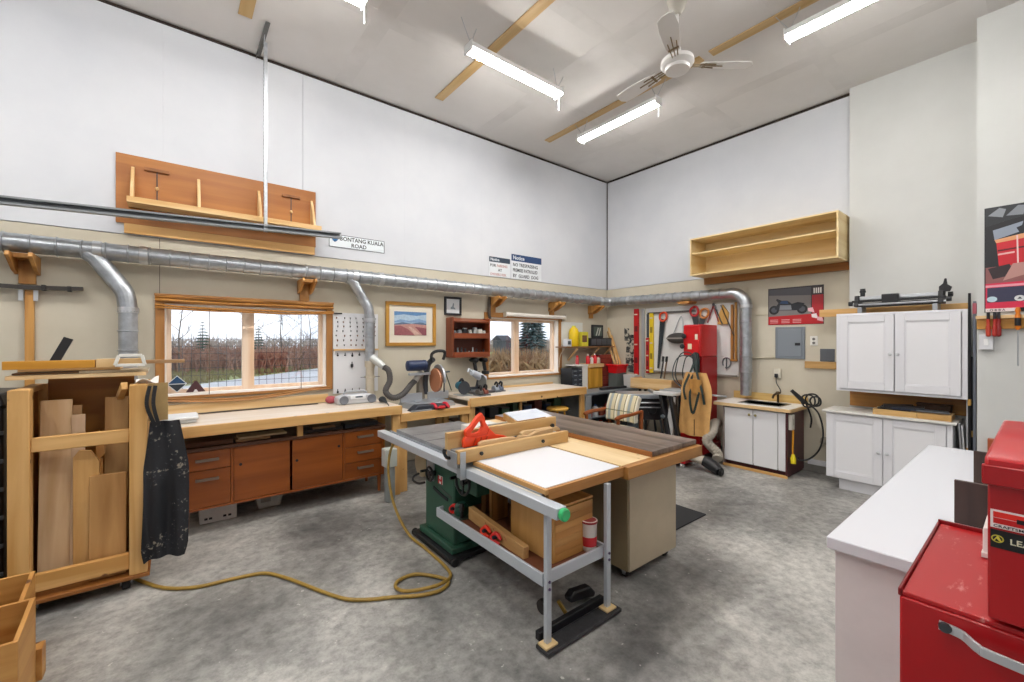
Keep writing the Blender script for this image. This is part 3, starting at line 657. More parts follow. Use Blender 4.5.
# offcuts standing in the cart
def plank(name, label, x0, x1, z1, y, h, h2, lean=.0, th=.02, z0=.108, grp='boards standing in the lumber cart', ax='z', cat='board'):
    m = MB(); m.hexa([(x0, y, z0), (x1, y, z0), (x1, y + th, z0), (x0, y + th, z0), (x0, y + lean, z1), (x1, y + lean, z1), (x1, y + th + lean, z1), (x0, y + th + lean, z1)])
    return S(name, label, cat, m, wood(h, h2, ax, .6, 11), .002, grp)
plank('board', 'widest pale board standing left in the lumber cart, tallest on that side', -.692, -.545, 1.305, 4.02, '#e4c79e', '#cda678', .10)
plank('board', 'narrow pale board peeking out behind the widest board in the cart', -.56, -.505, 1.255, 4.055, '#cfa474', '#b78a58', .12)
plank('board', 'pale board stepped lower right of the widest board in the cart', -.544, -.478, 1.20, 3.995, '#dcc0a0', '#c9a884', .09)
plank('board', 'pale brown board standing at the right in the cart behind the crossrail', -.385, -.262, 1.30, 4.04, '#c9a068', '#a97c48', .10)
plank('board', 'short tan square-topped board leaning front right in the lumber cart', -.445, -.262, .795, 3.935, '#c4975e', '#a87a44', .03)
m = MB().prism([(-.525, .108), (-.40, .108), (-.40, .89), (-.44, .965), (-.495, .975), (-.525, .93)], 'y', 3.985, 4.01)
S('board', 'pine board with an angled cut tip in the middle of the cart', 'board', m, pine('z'), .002, 'boards standing in the lumber cart')
m = MB().prism([(-.415, .88), (-.375, .93), (-.38, 1.05), (-.405, 1.09), (-.42, 1.0)], 'y', 4.012, 4.034); m.box(-.41, -.385, 4.012, 4.034, .17, .90)
S('board', 'slim stick with a broken tip beside the angled pine board', 'board', m, fir('z'), 0, 'boards standing in the lumber cart')

# boards lying across the top of the cart
def lay(label, x0, x1, y0, y1, z0, z1, mat, rz=0.0):
    c = ((x0 + x1) / 2, (y0 + y1) / 2, (z0 + z1) / 2)
    return S('board', label, 'board', MB().obox(c, (x1 - x0, y1 - y0, z1 - z0), (0, 0, rz)), mat, .002, 'boards lying on top of the lumber cart')
lay('lowest wide pale board lying across the top of the lumber cart', -.82, -.16, 3.99, 4.33, 1.455, 1.481, palepine('x'))
lay('dark thin board lying second in the stack on the cart', -.80, -.40, 4.03, 4.28, 1.483, 1.496, wood('#7d5c3a', '#5f4226', 'x'))
lay('grey weathered strip lying to the right in the stack on the cart', -.50, -.15, 4.01, 4.28, 1.483, 1.499, wood('#c9b89a', '#a8977c', 'x'))
lay('thin pale strip in the stack just under the yellow stick', -.78, -.30, 4.05, 4.27, 1.501, 1.519, palepine('x'))
lay('bright yellow pine stick on top of the stack on the cart', -.83, -.42, 3.98, 4.03, 1.521, 1.573, wood('#d9a03a', '#c08422', 'x'))
lay('pale pine stick butted to the yellow stick on the cart', -.415, -.17, 3.98, 4.03, 1.521, 1.578, palepine('x'))
lay('long thin brown strip sticking out right over the window corner', -.62, .06, 4.13, 4.19, 1.533, 1.559, wood('#b08c64', '#8f6a42', 'x'))
r = T('plastic_cutout', 'small white plastic ring-shaped cutout lying on the boards above the cart', 'frame', (-.24, 4.03, 1.523))
m = MB()
pts = [(-.32, 1.521), (-.165, 1.521), (-.18, 1.588), (-.30, 1.588)]
for a, b in zip(pts, pts[1:] + pts[:1]): m.bar((a[0], 3.96, a[1] + .012), (b[0], 3.96, b[1] + .012), .02, .02, (0, 1, 0))
Pt(r, 'frame_ring', m, plain('#e6e5dd', .4), .002)
S('black_bracket', 'black flat metal bar tilted up behind the boards on the cart', 'metal bar', MB().bar((-.68, 4.23, 1.473), (-.58, 4.25, 1.72), .05, .02, (0, 1, 0)), BLACK, .002)
S('paper', 'crumpled white paper on the right post of the lumber cart', 'paper', MB().sheet(lambda u, v: (-.21 + .12 * u, 3.89 + .10 * v, 1.412 + .022 * math.sin(u * 5 + v * 3) + .015 * u), 8, 6, .003), plain('#eceae6', .6), 0)
S('cardboard_sheet', 'tan fibreboard panel hanging on the right side of the cart', 'panel', MB().box(-.143, -.037, 3.89, 3.898, 1.14, 1.405), plain('#a98d5c', .7, var=.08, scale=20), .001)

# dark work apron
AP = T('work_apron', 'black paint-splattered work apron hanging on the lumber cart post', 'apron', (-.085, 3.85, .33))
APM = plain('#14161b', .6, h2='#2a2d36', scale=9, bump=.3)
def apron_mat():
    m, nt, b = base_mat('splattered_cloth'); N = nt.nodes.new; L = nt.links.new
    t = N('ShaderNodeTexCoord'); v = N('ShaderNodeTexVoronoi'); v.inputs['Scale'].default_value = 34; n = N('ShaderNodeTexNoise'); n.inputs['Scale'].default_value = 5; n.inputs['Detail'].default_value = 6
    for q in (v, n): L(t.outputs['Object'], q.inputs['Vector'])
    n2 = N('ShaderNodeTexNoise'); n2.inputs['Scale'].default_value = 46; n2.inputs['Detail'].default_value = 4; L(t.outputs['Object'], n2.inputs['Vector'])
    ad = N('ShaderNodeMath'); ad.operation = 'MULTIPLY'; L(n2.outputs['Fac'], ad.inputs[0]); L(n.outputs['Fac'], ad.inputs[1])
    r = N('ShaderNodeValToRGB'); e = r.color_ramp.elements
    e[0].position = .30; e[0].color = lin('#15171d'); e[1].position = .40; e[1].color = lin('#8f8778')
    x = r.color_ramp.elements.new(.345); x.color = lin('#23262e')
    L(ad.outputs[0], r.inputs['Fac']); L(r.outputs['Color'], b.inputs['Base Color']); b.inputs['Roughness'].default_value = .62
    return m
def apf(u, v):
    # v: 0 bottom .. 1 top ; narrow bib, wide skirt
    z = .21 + .93 * v
    w = .25 if v < .66 else .25 - (v - .66) / .34 * .09
    if v < .08: w *= .86 + v * 1.75
    xc = -.055 + .012 * math.sin(v * 3)
    x = xc + (u - .5) * w
    fold = .020 * math.sin(u * 13 + v * 2.2) * (1 - .5 * v) + .012 * math.sin(u * 6 - v * 7)
    return (x, 3.845 + fold - .05 * (1 - v), z - .02 * (2 * u - 1) ** 2 * (1 - v))
Pt(AP, 'cloth', MB().sheet(apf, 26, 22, .006), apron_mat(), 0, sm=80)
Pt(AP, 'pocket', MB().sheet(lambda u, v: (-.115 + .13 * u, 3.965 + .020 * math.sin((u * .55 + .25) * 13 + 1.0) - .012, .55 + .17 * v), 10, 6, .004), plain('#1b1e25', .6), 0, sm=80)
for a, b, c in (((-.135, 3.845, 1.39), (-.15, 3.835, 1.26), (-.105, 3.835, 1.11)), ((-.105, 3.85, 1.39), (-.115, 3.835, 1.26), (-.085, 3.835, 1.11))):
    pp = crv([a, b, c], 6); m = MB()
    for q0, q1 in zip(pp, pp[1:]): m.bar(q0, q1, .022, .006, (0, 1, 0))
    Pt(AP, 'strap', m, BLACK, 0)

# open wooden bins on the floor at the lower left corner
def bin_(label, x0, x1, y0, y1, z0, z1, group='wooden bins at the left'):
    r = T('wooden_bin', label, 'bin', ((x0 + x1) / 2, (y0 + y1) / 2, z0), 0, group); t = .018
    Pt(r, 'front_panel', MB().prism([(x0, z0), (x1, z0), (x1, z1 - .05), (x0, z1 - .05)], 'y', y0, y0 + t), fir('x'), .002)
    Pt(r, 'back_panel', MB().box(x0, x1, y1 - t, y1, z0, z1), fir('x'), .002)
    for x in (x0, x1 - t):
        Pt(r, 'side_panel', MB().prism([(y0 + t, z0), (y1 - t, z0), (y1 - t, z1), (y0 + t, z1 - .05)], 'x', x, x + t), fir('y'), .002)
    Pt(r, 'bottom_panel', MB().box(x0 + t, x1 - t, y0 + t, y1 - t, z0, z0 + .012), fir('x'), .001)
    Pt(r, 'divider', MB().box((x0 + x1) / 2 - .006, (x0 + x1) / 2 + .006, y0 + t, y1 - t, z0 + .013, z1 - .08), fir('y'), .001)
    return r
bin_('open wooden bin in front, cut by the left edge of the photo', -1.05, -.54, 2.81, 3.12, 0, .43)
bin_('open wooden bin behind the front bin, against the lumber cart', -1.15, -.605, 3.23, 3.49, 0, .425)
S('wood_block', 'short wood offcut lying on the floor beside the front bin', 'offcut', MB().box(-.60, -.52, 3.13, 3.21, 0.0, .16), fir('y'), .003)
# black cased thing at the left edge
r = T('black_case', 'tall black slatted case standing at the left edge behind the cart', 'case', (-1.1, 4.4, 0))
Pt(r, 'case_body', MB().box(-1.45, -.86, 4.15, 4.65, .02, 1.28), plain('#141518', .5), .015)
for i in range(6): Pt(r, 'shelf_rib', MB().box(-1.44, -.855, 4.135, 4.149, .2 + i * .18, .225 + i * .18), plain('#3a3c3f', .4), .002)
Pt(r, 'lid', MB().prism([(-1.46, 1.281), (-.85, 1.281), (-.87, 1.36), (-1.3, 1.38)], 'y', 4.14, 4.66), plain('#1d1e22', .45), .01)
# ---------------------------------------------------------------- benches along the window wall
def bench(r, x0, x1, y0, y1, zt, legs, ap=.09, apm=None, th=.035):
    Pt(r, 'top', MB().box(x0, x1, y0 + .001, y1, zt - th, zt), plain('#d8c8b4', .45, h2='#e2d8cc', scale=5, stretch=(.3, 2, 2)), .003)
    Pt(r, 'front_apron', MB().box(x0, x1, y0 - .038, y0, zt - ap - .005, zt + .001), pine('x'), .003)
    for x in legs:
        Pt(r, 'leg', MB().box(x - .045, x + .045, y0 + .002, y0 + .042, 0, zt - th), pine('z'), .003)
        Pt(r, 'leg', MB().box(x - .045, x + .045, y1 - .05, y1 - .01, .13, zt - th), pine('z'), .003)
B1 = T('workbench', 'long pine workbench below the larger window', 'workbench', (.9, 4.85, 0))
bench(B1, -.10, 1.965, 4.45, 5.20, .985, (1.915,), .085)
Pt(B1, "leg", MB().box(-.085, .0, 5.13, 5.19, .13, .949), pine("z"), .003)
Pt(B1, 'centre_post', MB().box(.93, .98, 4.50, 4.54, .775, .949), pine('z'), .002)
Pt(B1, 'back_ledge', MB().box(-.10, 1.40, 5.20, 5.238, .99, 1.085), palepine('x'), .003)

TE = wood('#a65a22', '#864517', 'x', .35, 9); TEZ = wood('#a65a22', '#864517', 'z', .35, 9); TED = wood('#6b4632', '#52321f', 'x', .4, 9)
C = T('credenza', 'long low reddish teak credenza with drawers and sliding doors under the bench', 'credenza', (.93, 4.85, 0))
cz0, cz1, cy = .215, .735, 4.60
Pt(C, 'top', MB().box(.02, 1.845, cy - .02, 5.12, cz1, cz1 + .03), TED, .004)
Pt(C, 'bottom', MB().box(.03, 1.83, cy, 5.10, cz0, cz0 + .02), TE, .002)
Pt(C, 'back_panel', MB().box(.03, 1.83, 5.09, 5.10, cz0 + .02, cz1), TE, 0)
for x in (.03, .40, 1.385, 1.81): Pt(C, 'side_panel', MB().box(x, x + .02, cy, 5.089, cz0 + .02, cz1), TEZ, .002)
def handle(p, x, z, w=.17, y=cy):
    Pt(p, 'drawer_handle', MB().box(x - w / 2, x + w / 2, y - .03, y - .018, z - .012, z + .012).box(x - w / 2, x - w / 2 + .015, y - .018, y + .003, z - .01, z + .01).box(x + w / 2 - .015, x + w / 2, y - .018, y + .003, z - .01, z + .01), plain('#8d7a6c', .4, .4), .002)
for z0, z1 in ((.565, .728), (.238, .558)):
    d = Pt(C, 'drawer', MB().box(.053, .397, cy + .003, cy + .022, z0, z1), TE, .002); handle(d, .225, z1 - .075)
for x0, x1, px in ((.423, .885, .475), (.905, 1.382, 1.345)):
    d = Pt(C, 'sliding_door', MB().box(x0, x1, cy + .010 if x0 < .5 else cy + .004, cy + .024 if x0 < .5 else cy + .018, .238, .728), TE, .002)
    Pt(d, 'finger_pull', MB().lathe([(.013, 0), (.013, .006)], (px, cy + .003 if x0 < .5 else cy - .003, .565 if x0 < .5 else .60), 'y', 14), INK, 0)
    if x0 > .5: Pt(d, 'finger_pull', MB().lathe([(.013, 0), (.013, .006)], (.945, cy - .003, .52), 'y', 14), INK, 0)
for i in range(3):
    z0 = .238 + i * .166; d = Pt(C, 'drawer', MB().box(1.408, 1.807, cy + .003, cy + .022, z0, z0 + .158), TE, .002); handle(d, 1.62, z0 + .10)
for x in (.08, 1.79):
    for y in (cy + .04, 5.04): Pt(C, 'leg', MB().tube([(x, y, cz0), (x, y, .03)], [.022, .016], 12), TEZ, 0)
    Pt(C, 'leg_brace', MB().box(x - .015, x + .015, cy + .055, 5.02, cz0 - .035, cz0 - .003), TE, .002)
# things in the gap between credenza and bench
rs = random.Random(11)
for i, (x0, x1, z, th, c) in enumerate(((.06, .42, .766, .035, '#6d4426'), (.44, .72, .766, .022, '#a9855a'), (.46, .86, .790, .018, '#c9b48c'), (1.02, 1.40, .766, .03, '#3a3430'), (1.42, 1.78, .766, .045, '#2a2d33'), (1.10, 1.32, .798, .02, '#8a6c48'))):
    S('board', ['dark brown board lying at the left end on the credenza', 'tan thin board lying on the credenza left of the post', 'pale strip on the tan board on top of the credenza', 'dark flat board right of the post on the credenza', 'dark flat case at the right end on the credenza', 'short tan strip on the dark board on the credenza'][i], 'board',
      MB().obox(((x0 + x1) / 2, 4.72, z + th / 2), (x1 - x0, .16, th), (0, 0, .03 * (i % 3 - 1))), wood(c, c, 'x'), .003, 'boards stored under the bench top')
r = T('cardboard_box', 'white cardboard box on the floor under the left end of the credenza', 'box', (.33, 4.95, 0), .02)
Pt(r, 'carton', MB().box(.18, .47, 4.86, 5.10, 0, .195), plain('#d8d5cf', .6, var=.05), .004)
Pt(r, 'carton_lid', MB().box(.172, .478, 4.852, 5.108, .15, .20), plain('#e2dfd9', .6), .004)
for q in (.215, .25, .36, .40): Pt(r, 'printed_mark', MB().box(q, q + .025, 4.8585, 4.8599, .03, .05), INK, 0)
r = T('plastic_tote', 'clear grey plastic tote under the credenza right of the white carton', 'tote', (.76, 5.0, 0))
Pt(r, 'tub', MB().prism([(.66, 0), (.86, 0), (.905, .19), (.615, .19)], 'y', 4.94, 5.16), plain('#b7b4ab', .35, var=.12, scale=20), .01)
Pt(r, 'tub_rim', MB().box(.605, .915, 4.93, 5.17, .175, .195), plain('#c9c6bd', .35), .006)
Pt(r, 'printed_label', MB().box(.68, .77, 4.9365, 4.9385, .06, .15), plain('#8c8378', .6), 0)

# radio, flat white unit, straightedge, dark tool on bench one
r = T('radio', 'silver portable radio with two round speakers on the bench below the bit panel', 'radio', (1.63, 4.90, .986))
Pt(r, 'case', MB().prism([(1.42, .988), (1.84, .988), (1.85, 1.03), (1.84, 1.07), (1.75, 1.095), (1.51, 1.095), (1.42, 1.07), (1.41, 1.03)], 'y', 4.86, 5.02), plain('#c3c6cb', .35, .3), .012)
for x in (1.475, 1.785):
    s_ = Pt(r, 'speaker', MB().lathe([(.048, 0), (.05, -.012), (.044, -.018), (.02, -.010), (.001, -.008)], (x, 4.862, 1.038), 'y', 24), plain('#6f737b', .5), 0)
Pt(r, 'cd_door', MB().box(1.545, 1.715, 4.853, 4.862, 1.04, 1.085), plain('#e1e4e7', .3), .004)
Pt(r, 'display', MB().box(1.60, 1.68, 4.850, 4.8525, 1.058, 1.075), plain('#4c5862', .25), 0)
Pt(r, 'carry_handle', MB().tube(crv([(1.50, 4.95, 1.085), (1.52, 4.95, 1.12), (1.63, 4.95, 1.128), (1.74, 4.95, 1.12), (1.76, 4.95, 1.085)], 4), .009, 8), plain('#b3b6bb', .35), 0)
r = T('flat_white_unit', 'flat white plastic unit lying at the left end of the bench', 'box', (.05, 4.75, .986))
Pt(r, 'base_shell', MB().box(-.085, .15, 4.62, 4.86, .988, 1.015), plain('#cfd3d6', .4), .01)
Pt(r, 'top_shell', MB().box(-.085, .165, 4.61, 4.87, 1.016, 1.048), plain('#e6eaed', .35), .014)
S('straightedge', 'long thin dark straightedge lying at the back of the bench', 'ruler', MB().box(.18, 1.27, 5.12, 5.16, .987, .995), plain('#4a4038', .5), .001)
r = T('air_nozzle', 'black air hose tool lying on the right end of the bench', 'air tool', (1.87, 4.75, .986))
Pt(r, 'body', MB().tube(crv([(1.89, 4.85, 1.01), (1.875, 4.74, 1.03), (1.87, 4.62, 1.005)], 5), [.02, .026, .032, .034, .034, .034, .03, .024, .018, .014, .01], 12), plain('#20262a', .5), 0)
Pt(r, 'tube_end', MB().tube(crv([(1.87, 4.62, 1.005), (1.86, 4.56, .996), (1.84, 4.49, .992)], 4), .006, 8), DKGREY, 0)
S('pink_rag', 'pink rag at the back of the bench beside the radio', 'rag', MB().ell((1.395, 5.08, 1.03), (.06, .05, .044), 12, 8), plain('#b4565e', .8, var=.2), 0)

# lower middle bench with mitre saw
B2 = T('workbench', 'short lower pine bench carrying the large mitre saw', 'workbench', (2.45, 4.85, 0))
bench(B2, 1.97, 2.885, 4.50, 5.20, .885, (2.02, 2.83), .085)
B3 = T('workbench', 'pine workbench below the smaller window, reaching toward the corner', 'workbench', (3.97, 4.85, 0))
bench(B3, 2.895, 5.045, 4.50, 5.20, .98, (2.94, 4.995), .105)
Pt(B3, 'shelf', MB().box(2.97, 4.98, 4.76, 5.18, .60, .62), wood('#6e4528', '#54331c', 'x'), .002)
Pt(B3, 'shelf_post', MB().box(3.95, 3.985, 4.77, 4.81, .62, .944), pine('z'), .002)
Pt(B3, 'back_strip', MB().box(3.9, 5.0, 5.17, 5.199, .981, 1.01), palepine('x'), .002)
rs = random.Random(4)
for i in range(9):
    x = 3.10 + i * .21; h = rs.uniform(.08, .20); w = rs.uniform(.05, .08); c = rs.choice(('#2a2c31', '#5b2a22', '#37543c', '#6b6e72', '#8a6b46', '#243a5a'))
    q = T('storage_box', {'#2a2c31': 'black', '#5b2a22': 'dark red', '#37543c': 'green', '#6b6e72': 'grey', '#8a6b46': 'tan', '#243a5a': 'dark blue'}[c] + ' lidded box, %s from the left on the shelf under the right bench' % ('first', 'second', 'third', 'fourth', 'fifth', 'sixth', 'seventh', 'eighth', 'last')[i], 'box', (x, 4.75, .621), 0, 'boxes on the shelf under the bench')
    Pt(q, 'box_body', MB().box(x - w, x + w, 4.83, 5.02, .621, .621 + h), plain(c, .5, var=.1), .006); Pt(q, 'box_lid', MB().box(x - w - .004, x + w + .004, 4.825, 5.025, .6215 + h, .638 + h), plain('#3a3c3f', .5), .004)
r = T('stool', 'round yellow wooden stool pushed under the right bench', 'stool', (4.50, 4.56, 0))
sx, sy = 4.50, 4.56
YS = wood('#d0a044', '#b5842c', 'x', .45)
Pt(r, 'seat', MB().lathe([(.001, .665), (.15, .665), (.165, .675), (.165, .695), (.155, .705), (.001, .707)], (sx, sy, 0), n=28), YS, 0)
for a in range(4):
    A = PI / 4 + a * PI / 2; Pt(r, 'leg', MB().tube([(sx + .10 * math.cos(A), sy + .10 * math.sin(A), .666), (sx + .17 * math.cos(A), sy + .17 * math.sin(A), 0)], [.016, .02], 10), YS, 0)
for a in range(4):
    A, B_ = PI / 4 + a * PI / 2, PI / 4 + (a + 1) * PI / 2; Pt(r, 'rung', MB().cyl((sx + .145 * math.cos(A), sy + .145 * math.sin(A), .2), (sx + .145 * math.cos(B_), sy + .145 * math.sin(B_), .2), .010, 8), YS, 0)

# large mitre saw
MS = T('mitre_saw', 'large sliding mitre saw with blue motor and orange blade guard', 'saw', (2.48, 4.85, .886))
AL = plain('#b9bec4', .35, .7)
Pt(MS, 'base', MB().prism([(2.18, .887), (2.80, .887), (2.76, .945), (2.22, .945)], 'y', 4.66, 5.05), AL, .006)
Pt(MS, 'turntable', MB().lathe([(.17, .945), (.17, .957), (.001, .958)], (2.48, 4.83, 0), n=28), AL, 0)
for x0, x1 in ((2.16, 2.45), (2.53, 2.83)): Pt(MS, 'fence', MB().box(x0, x1, 4.90, 4.925, .946, 1.05), AL, .004)
Pt(MS, 'front_arm', MB().prism([(2.44, .888), (2.52, .888), (2.53, .94), (2.43, .94)], 'y', 4.47, 4.659), DKGREY, .004)
Pt(MS, 'bevel_handle', MB().ell((2.48, 4.45, .915), (.05, .03, .022), 12, 8), plain('#c41820', .35), 0)
Pt(MS, 'column', MB().tube([(2.47, 4.99, .96), (2.46, 4.99, 1.15), (2.44, 4.97, 1.28)], [.06, .045, .05], 14), plain('#8f8a80', .4, .5), 0)
Pt(MS, 'motor', MB().lathe([(.03, -.14), (.062, -.13), (.066, -.10), (.066, .08), (.07, .085), (.07, .11), (.05, .12)], (2.36, 4.86, 1.395), 'x', 20), plain('#1f2f52', .35), 0)
Pt(MS, 'motor_bracket', MB().box(2.25, 2.53, 4.83, 4.89, 1.275, 1.305), AL, .004)
bl = MB().lathe([(.001, -.004), (.148, -.004), (.152, 0), (.148, .004), (.001, .004)], (2.60, 4.80, 1.21), 'x', 40)
Pt(MS, 'blade', bl, plain('#9c6a4c', .35, .5), 0)
gu = MB(); n = 16
up = [(4.80 + .17 * math.cos(PI * i / n * 1.15 - .1), 1.235 + .17 * math.sin(PI * i / n * 1.15 - .1)) for i in range(n + 1)]
gu.prism(up + [(4.68, 1.20), (4.80, 1.30), (4.94, 1.25)], 'x', 2.612, 2.64); Pt(MS, 'upper_guard', gu, AL, .004)
gl = MB().prism([(4.80 + .15 * math.cos(a * PI / 8), 1.205 + .15 * math.sin(a * PI / 8)) for a in range(16)], 'x', 2.57, 2.590); Pt(MS, 'lower_guard', gl, plain('#b87a58', .25), .002)
Pt(MS, 'arm', MB().tube(crv([(2.53, 4.97, 1.02), (2.52, 4.95, 1.2), (2.545, 4.92, 1.40), (2.58, 4.85, 1.47)], 5), .035, 10), DKGREY, 0)
Pt(MS, 'd_handle', MB().tube(crv([(2.56, 4.86, 1.44), (2.55, 4.84, 1.53), (2.60, 4.81, 1.57), (2.69, 4.79, 1.57), (2.71, 4.79, 1.53), (2.69, 4.80, 1.46)], 5), .020, 10), BLACK, 0)
Pt(MS, 'hose_port', MB().tube([(2.35, 4.90, 1.20), (2.40, 4.92, 1.26), (2.45, 4.94, 1.29)], [.036, .04, .045], 14), plain('#b6b4ae', .4), 0)
Pt(MS, 'clamp_rod', MB().cyl((2.74, 4.86, 1.04), (2.74, 4.86, 1.30), .010, 8).bar((2.66, 4.86, 1.29), (2.82, 4.86, 1.30), .02, .02), plain('#5e6467', .4, .6), 0)
Pt(MS, 'clamp_brace', MB().cyl((2.76, 4.86, 1.29), (2.85, 4.86, 1.05), .007, 8), plain('#4f5a52', .4, .6), 0)

# black and red tool tray before the saw
r = T('tool_case', 'black and grey tool case with red grips lying in front of the mitre saw', 'tool case', (2.40, 4.55, .886))
Pt(r, 'case_body', MB().prism([(2.11, .887), (2.62, .887), (2.60, .94), (2.20, .955)], 'y', 4.49, 4.63), plain('#2a2f3a', .5), .012)
for x in (2.40, 2.56): Pt(r, 'red_grip', MB().tube(crv([(x, 4.57, .945), (x + .01, 4.51, .94), (x + .02, 4.455, .905)], 4), [.014, .018, .02, .022, .022, .021, .02, .018, .014], 10), plain('#cf1f33', .35), 0)
Pt(r, 'grey_trim', MB().box(2.10, 2.36, 4.475, 4.489, .888, .905), plain('#8f969c', .4), .002)

# second saw and small machines at the left end of the right bench
r = T('mitre_saw', 'smaller pale mitre saw tilted at the left end of the right bench', 'saw', (3.30, 4.93, .981))
Pt(r, 'base', MB().box(3.15, 3.50, 4.78, 5.06, .982, 1.01), plain('#4c4d50', .4), .005)
Pt(r, 'turntable', MB().lathe([(.12, 1.011), (.12, 1.025), (.001, 1.026)], (3.32, 4.90, 0), n=24), AL, 0)
Pt(r, 'fence', MB().box(3.16, 3.49, 4.985, 5.00, 1.011, 1.06), DKGREY, .003)
Pt(r, 'pivot_arm', MB().bar((3.36, 5.0, 1.03), (3.40, 4.98, 1.22), .07, .06, (0, 1, 0)), plain('#2c3546', .4), .008)
Pt(r, 'saw_head', MB().tube([(3.44, 4.96, 1.16), (3.32, 4.92, 1.21), (3.18, 4.88, 1.27)], [.05, .055, .04], 14), plain('#c3c9d2', .35), 0)
Pt(r, 'handle', MB().tube(crv([(3.18, 4.88, 1.27), (3.12, 4.86, 1.32), (3.10, 4.85, 1.28)], 4), .016, 8), plain('#c9d0d8', .35), 0)
Pt(r, 'blade', MB().lathe([(.001, -.003), (.10, -.003), (.10, .003), (.001, .003)], (3.33, 4.85, 1.13), (V(0, 1, 0), V(0, 0, 1), V(1, 0, 0)), 28), plain('#8c9094', .3, .8), 0)
r = T('circular_saw', 'teal circular saw standing between the two mitre saws', 'saw', (3.02, 4.9, .981))
Pt(r, 'motor', MB().lathe([(.02, -.07), (.05, -.06), (.055, .0), (.05, .06), (.03, .08)], (3.0, 4.88, 1.10), 'y', 16), plain('#14647c', .35), 0)
Pt(r, 'blade_guard', MB().lathe([(.085, -.012), (.09, 0), (.085, .012)], (3.0, 4.79, 1.08), 'y', 24), DKGREY, 0)
Pt(r, 'shoe', MB().box(2.91, 3.10, 4.70, 4.92, .982, .988), AL, .001)
Pt(r, 'grip', MB().tube(crv([(3.0, 4.90, 1.15), (3.06, 4.94, 1.18), (3.11, 4.96, 1.10)], 4), .018, 8), BLACK, 0)
for i, (x, y, c) in enumerate(((3.13, 4.62, '#55504c'), (3.24, 4.66, '#8a4a3a'), (3.56, 4.85, '#9aa2ad'), (3.66, 4.88, '#6f7a90'))):
    q = T(('router', 'hand_plane', 'sander', 'sander')[i], ['grey router standing at the front of the right bench', 'brown handled plane beside the grey router', 'pale steel sander right of the small mitre saw', 'blue-grey sander at the right of the sander pair'][i], 'hand tool', (x, y, .981))
    Pt(q, 'sole', MB().box(x - .045, x + .045, y - .08, y + .08, .982, .998), plain('#7b7f84', .35, .7), .003)
    Pt(q, 'tool_body', MB().prism([(y - .06, .9985), (y + .07, .9985), (y + .05, 1.06), (y - .01, 1.075), (y - .05, 1.04)], 'x', x - .035, x + .035), plain(c, .4), .012)
    Pt(q, 'knob', MB().tube(crv([(x, y - .03, 1.05), (x, y - .045, 1.10), (x, y - .01, 1.115), (x, y + .02, 1.08)], 4), .014, 8), BLACK, 0)
S('paper_sheet', 'white sheet of paper lying in the middle of the right bench', 'paper', MB().box(3.75, 4.05, 4.62, 4.83, .9805, .9825), plain('#d9dcde', .6), 0)
# ---------------------------------------------------------------- corner: shelf, tools, tubs
r = T('corner_shelf', 'brown wall shelf on slanted brackets near the corner', 'shelf', (5.75, YW - .1, 1.5))
Pt(r, 'shelf_board', MB().box(5.12, 6.42, YW - .27, YW - .001, 1.585, 1.605), wood('#8f6640', '#6f4c2a', 'x'), .002)
for x in (5.42, 5.98, 6.30):
    k = MB().bar((x, YW - .24, 1.575), (x, YW - .015, 1.36), .02, .035, (1, 0, 0)); Pt(r, 'shelf_bracket', k, palepine('z'), .002)
Pt(r, 'cord', MB().tube(crv([(5.15, YW - .20, 1.58), (5.14, YW - .10, 1.45), (5.17, YW - .04, 1.25)], 5), .006, 6), plain('#c8bda8', .6), 0)
y = YW - .13
q = T('display_board', 'white panel standing at the left end of the corner shelf', 'board', (5.35, y, 1.606)); Pt(q, 'panel', MB().box(5.24, 5.78, YW - .03, YW - .012, 1.607, 2.03), plain('#d8dad8', .5), .003)
Pt(q, 'panel_edge', MB().box(5.24, 5.78, YW - .034, YW - .0301, 1.607, 1.625), plain('#b9bbb8', .5), 0)
q = T('round_container', 'bright yellow round container on the corner shelf', 'container', (5.36, y, 1.606)); Pt(q, 'bottle', MB().lathe([(.07, 1.607), (.085, 1.64), (.085, 1.86), (.07, 1.91), (.035, 1.94)], (5.44, y, 0), n=20), YELLOW, 0); Pt(q, 'cap', MB().lathe([(.035, 1.941), (.035, 1.965)], (5.44, y, 0), n=16), plain('#d9d24a', .4), 0)
q = T('product_box', 'small yellow and brown box with a white base on the corner shelf', 'box', (5.62, y, 1.606)); Pt(q, 'box', MB().box(5.58, 5.74, y - .07, y + .07, 1.607, 1.86), plain('#d8cf3e', .5), .004); Pt(q, 'box_label', MB().box(5.58, 5.70, y - .0725, y - .0701, 1.68, 1.80), plain('#6b4a34', .5), 0)
q = T('white_carton', 'small white carton at the left front of the corner shelf', 'box', (5.22, y, 1.606)); Pt(q, 'carton', MB().box(5.16, 5.27, y - .11, y - .02, 1.607, 1.73), plain('#d5d8dc', .5), .004); Pt(q, 'carton_print', MB().box(5.18, 5.25, y - .1125, y - .1101, 1.64, 1.70), plain('#3c4a52', .5), 0)
q = T('black_organizer', 'low black case of small drawers on the corner shelf', 'organizer', (6.1, y, 1.606)); Pt(q, 'case', MB().box(5.79, 6.38, y - .08, y + .10, 1.607, 1.755), plain('#202125', .5), .004)
for i in range(4): Pt(q, 'drawer_front', MB().box(5.81 + i * .143, 5.935 + i * .143, y - .086, y - .0801, 1.63, 1.735), plain('#4b4f55', .4), .003)
q = T('framed_photo', 'black framed photograph standing on the black organizer', 'picture', (6.05, y, 1.757)); Pt(q, 'frame', MB().box(6.02, 6.33, YW - .05, YW - .02, 1.757, 2.0), INK, .004)
Pt(q, 'print', MB().box(6.055, 6.295, YW - .053, YW - .0501, 1.79, 1.965), plain('#4a5650', .5), 0)
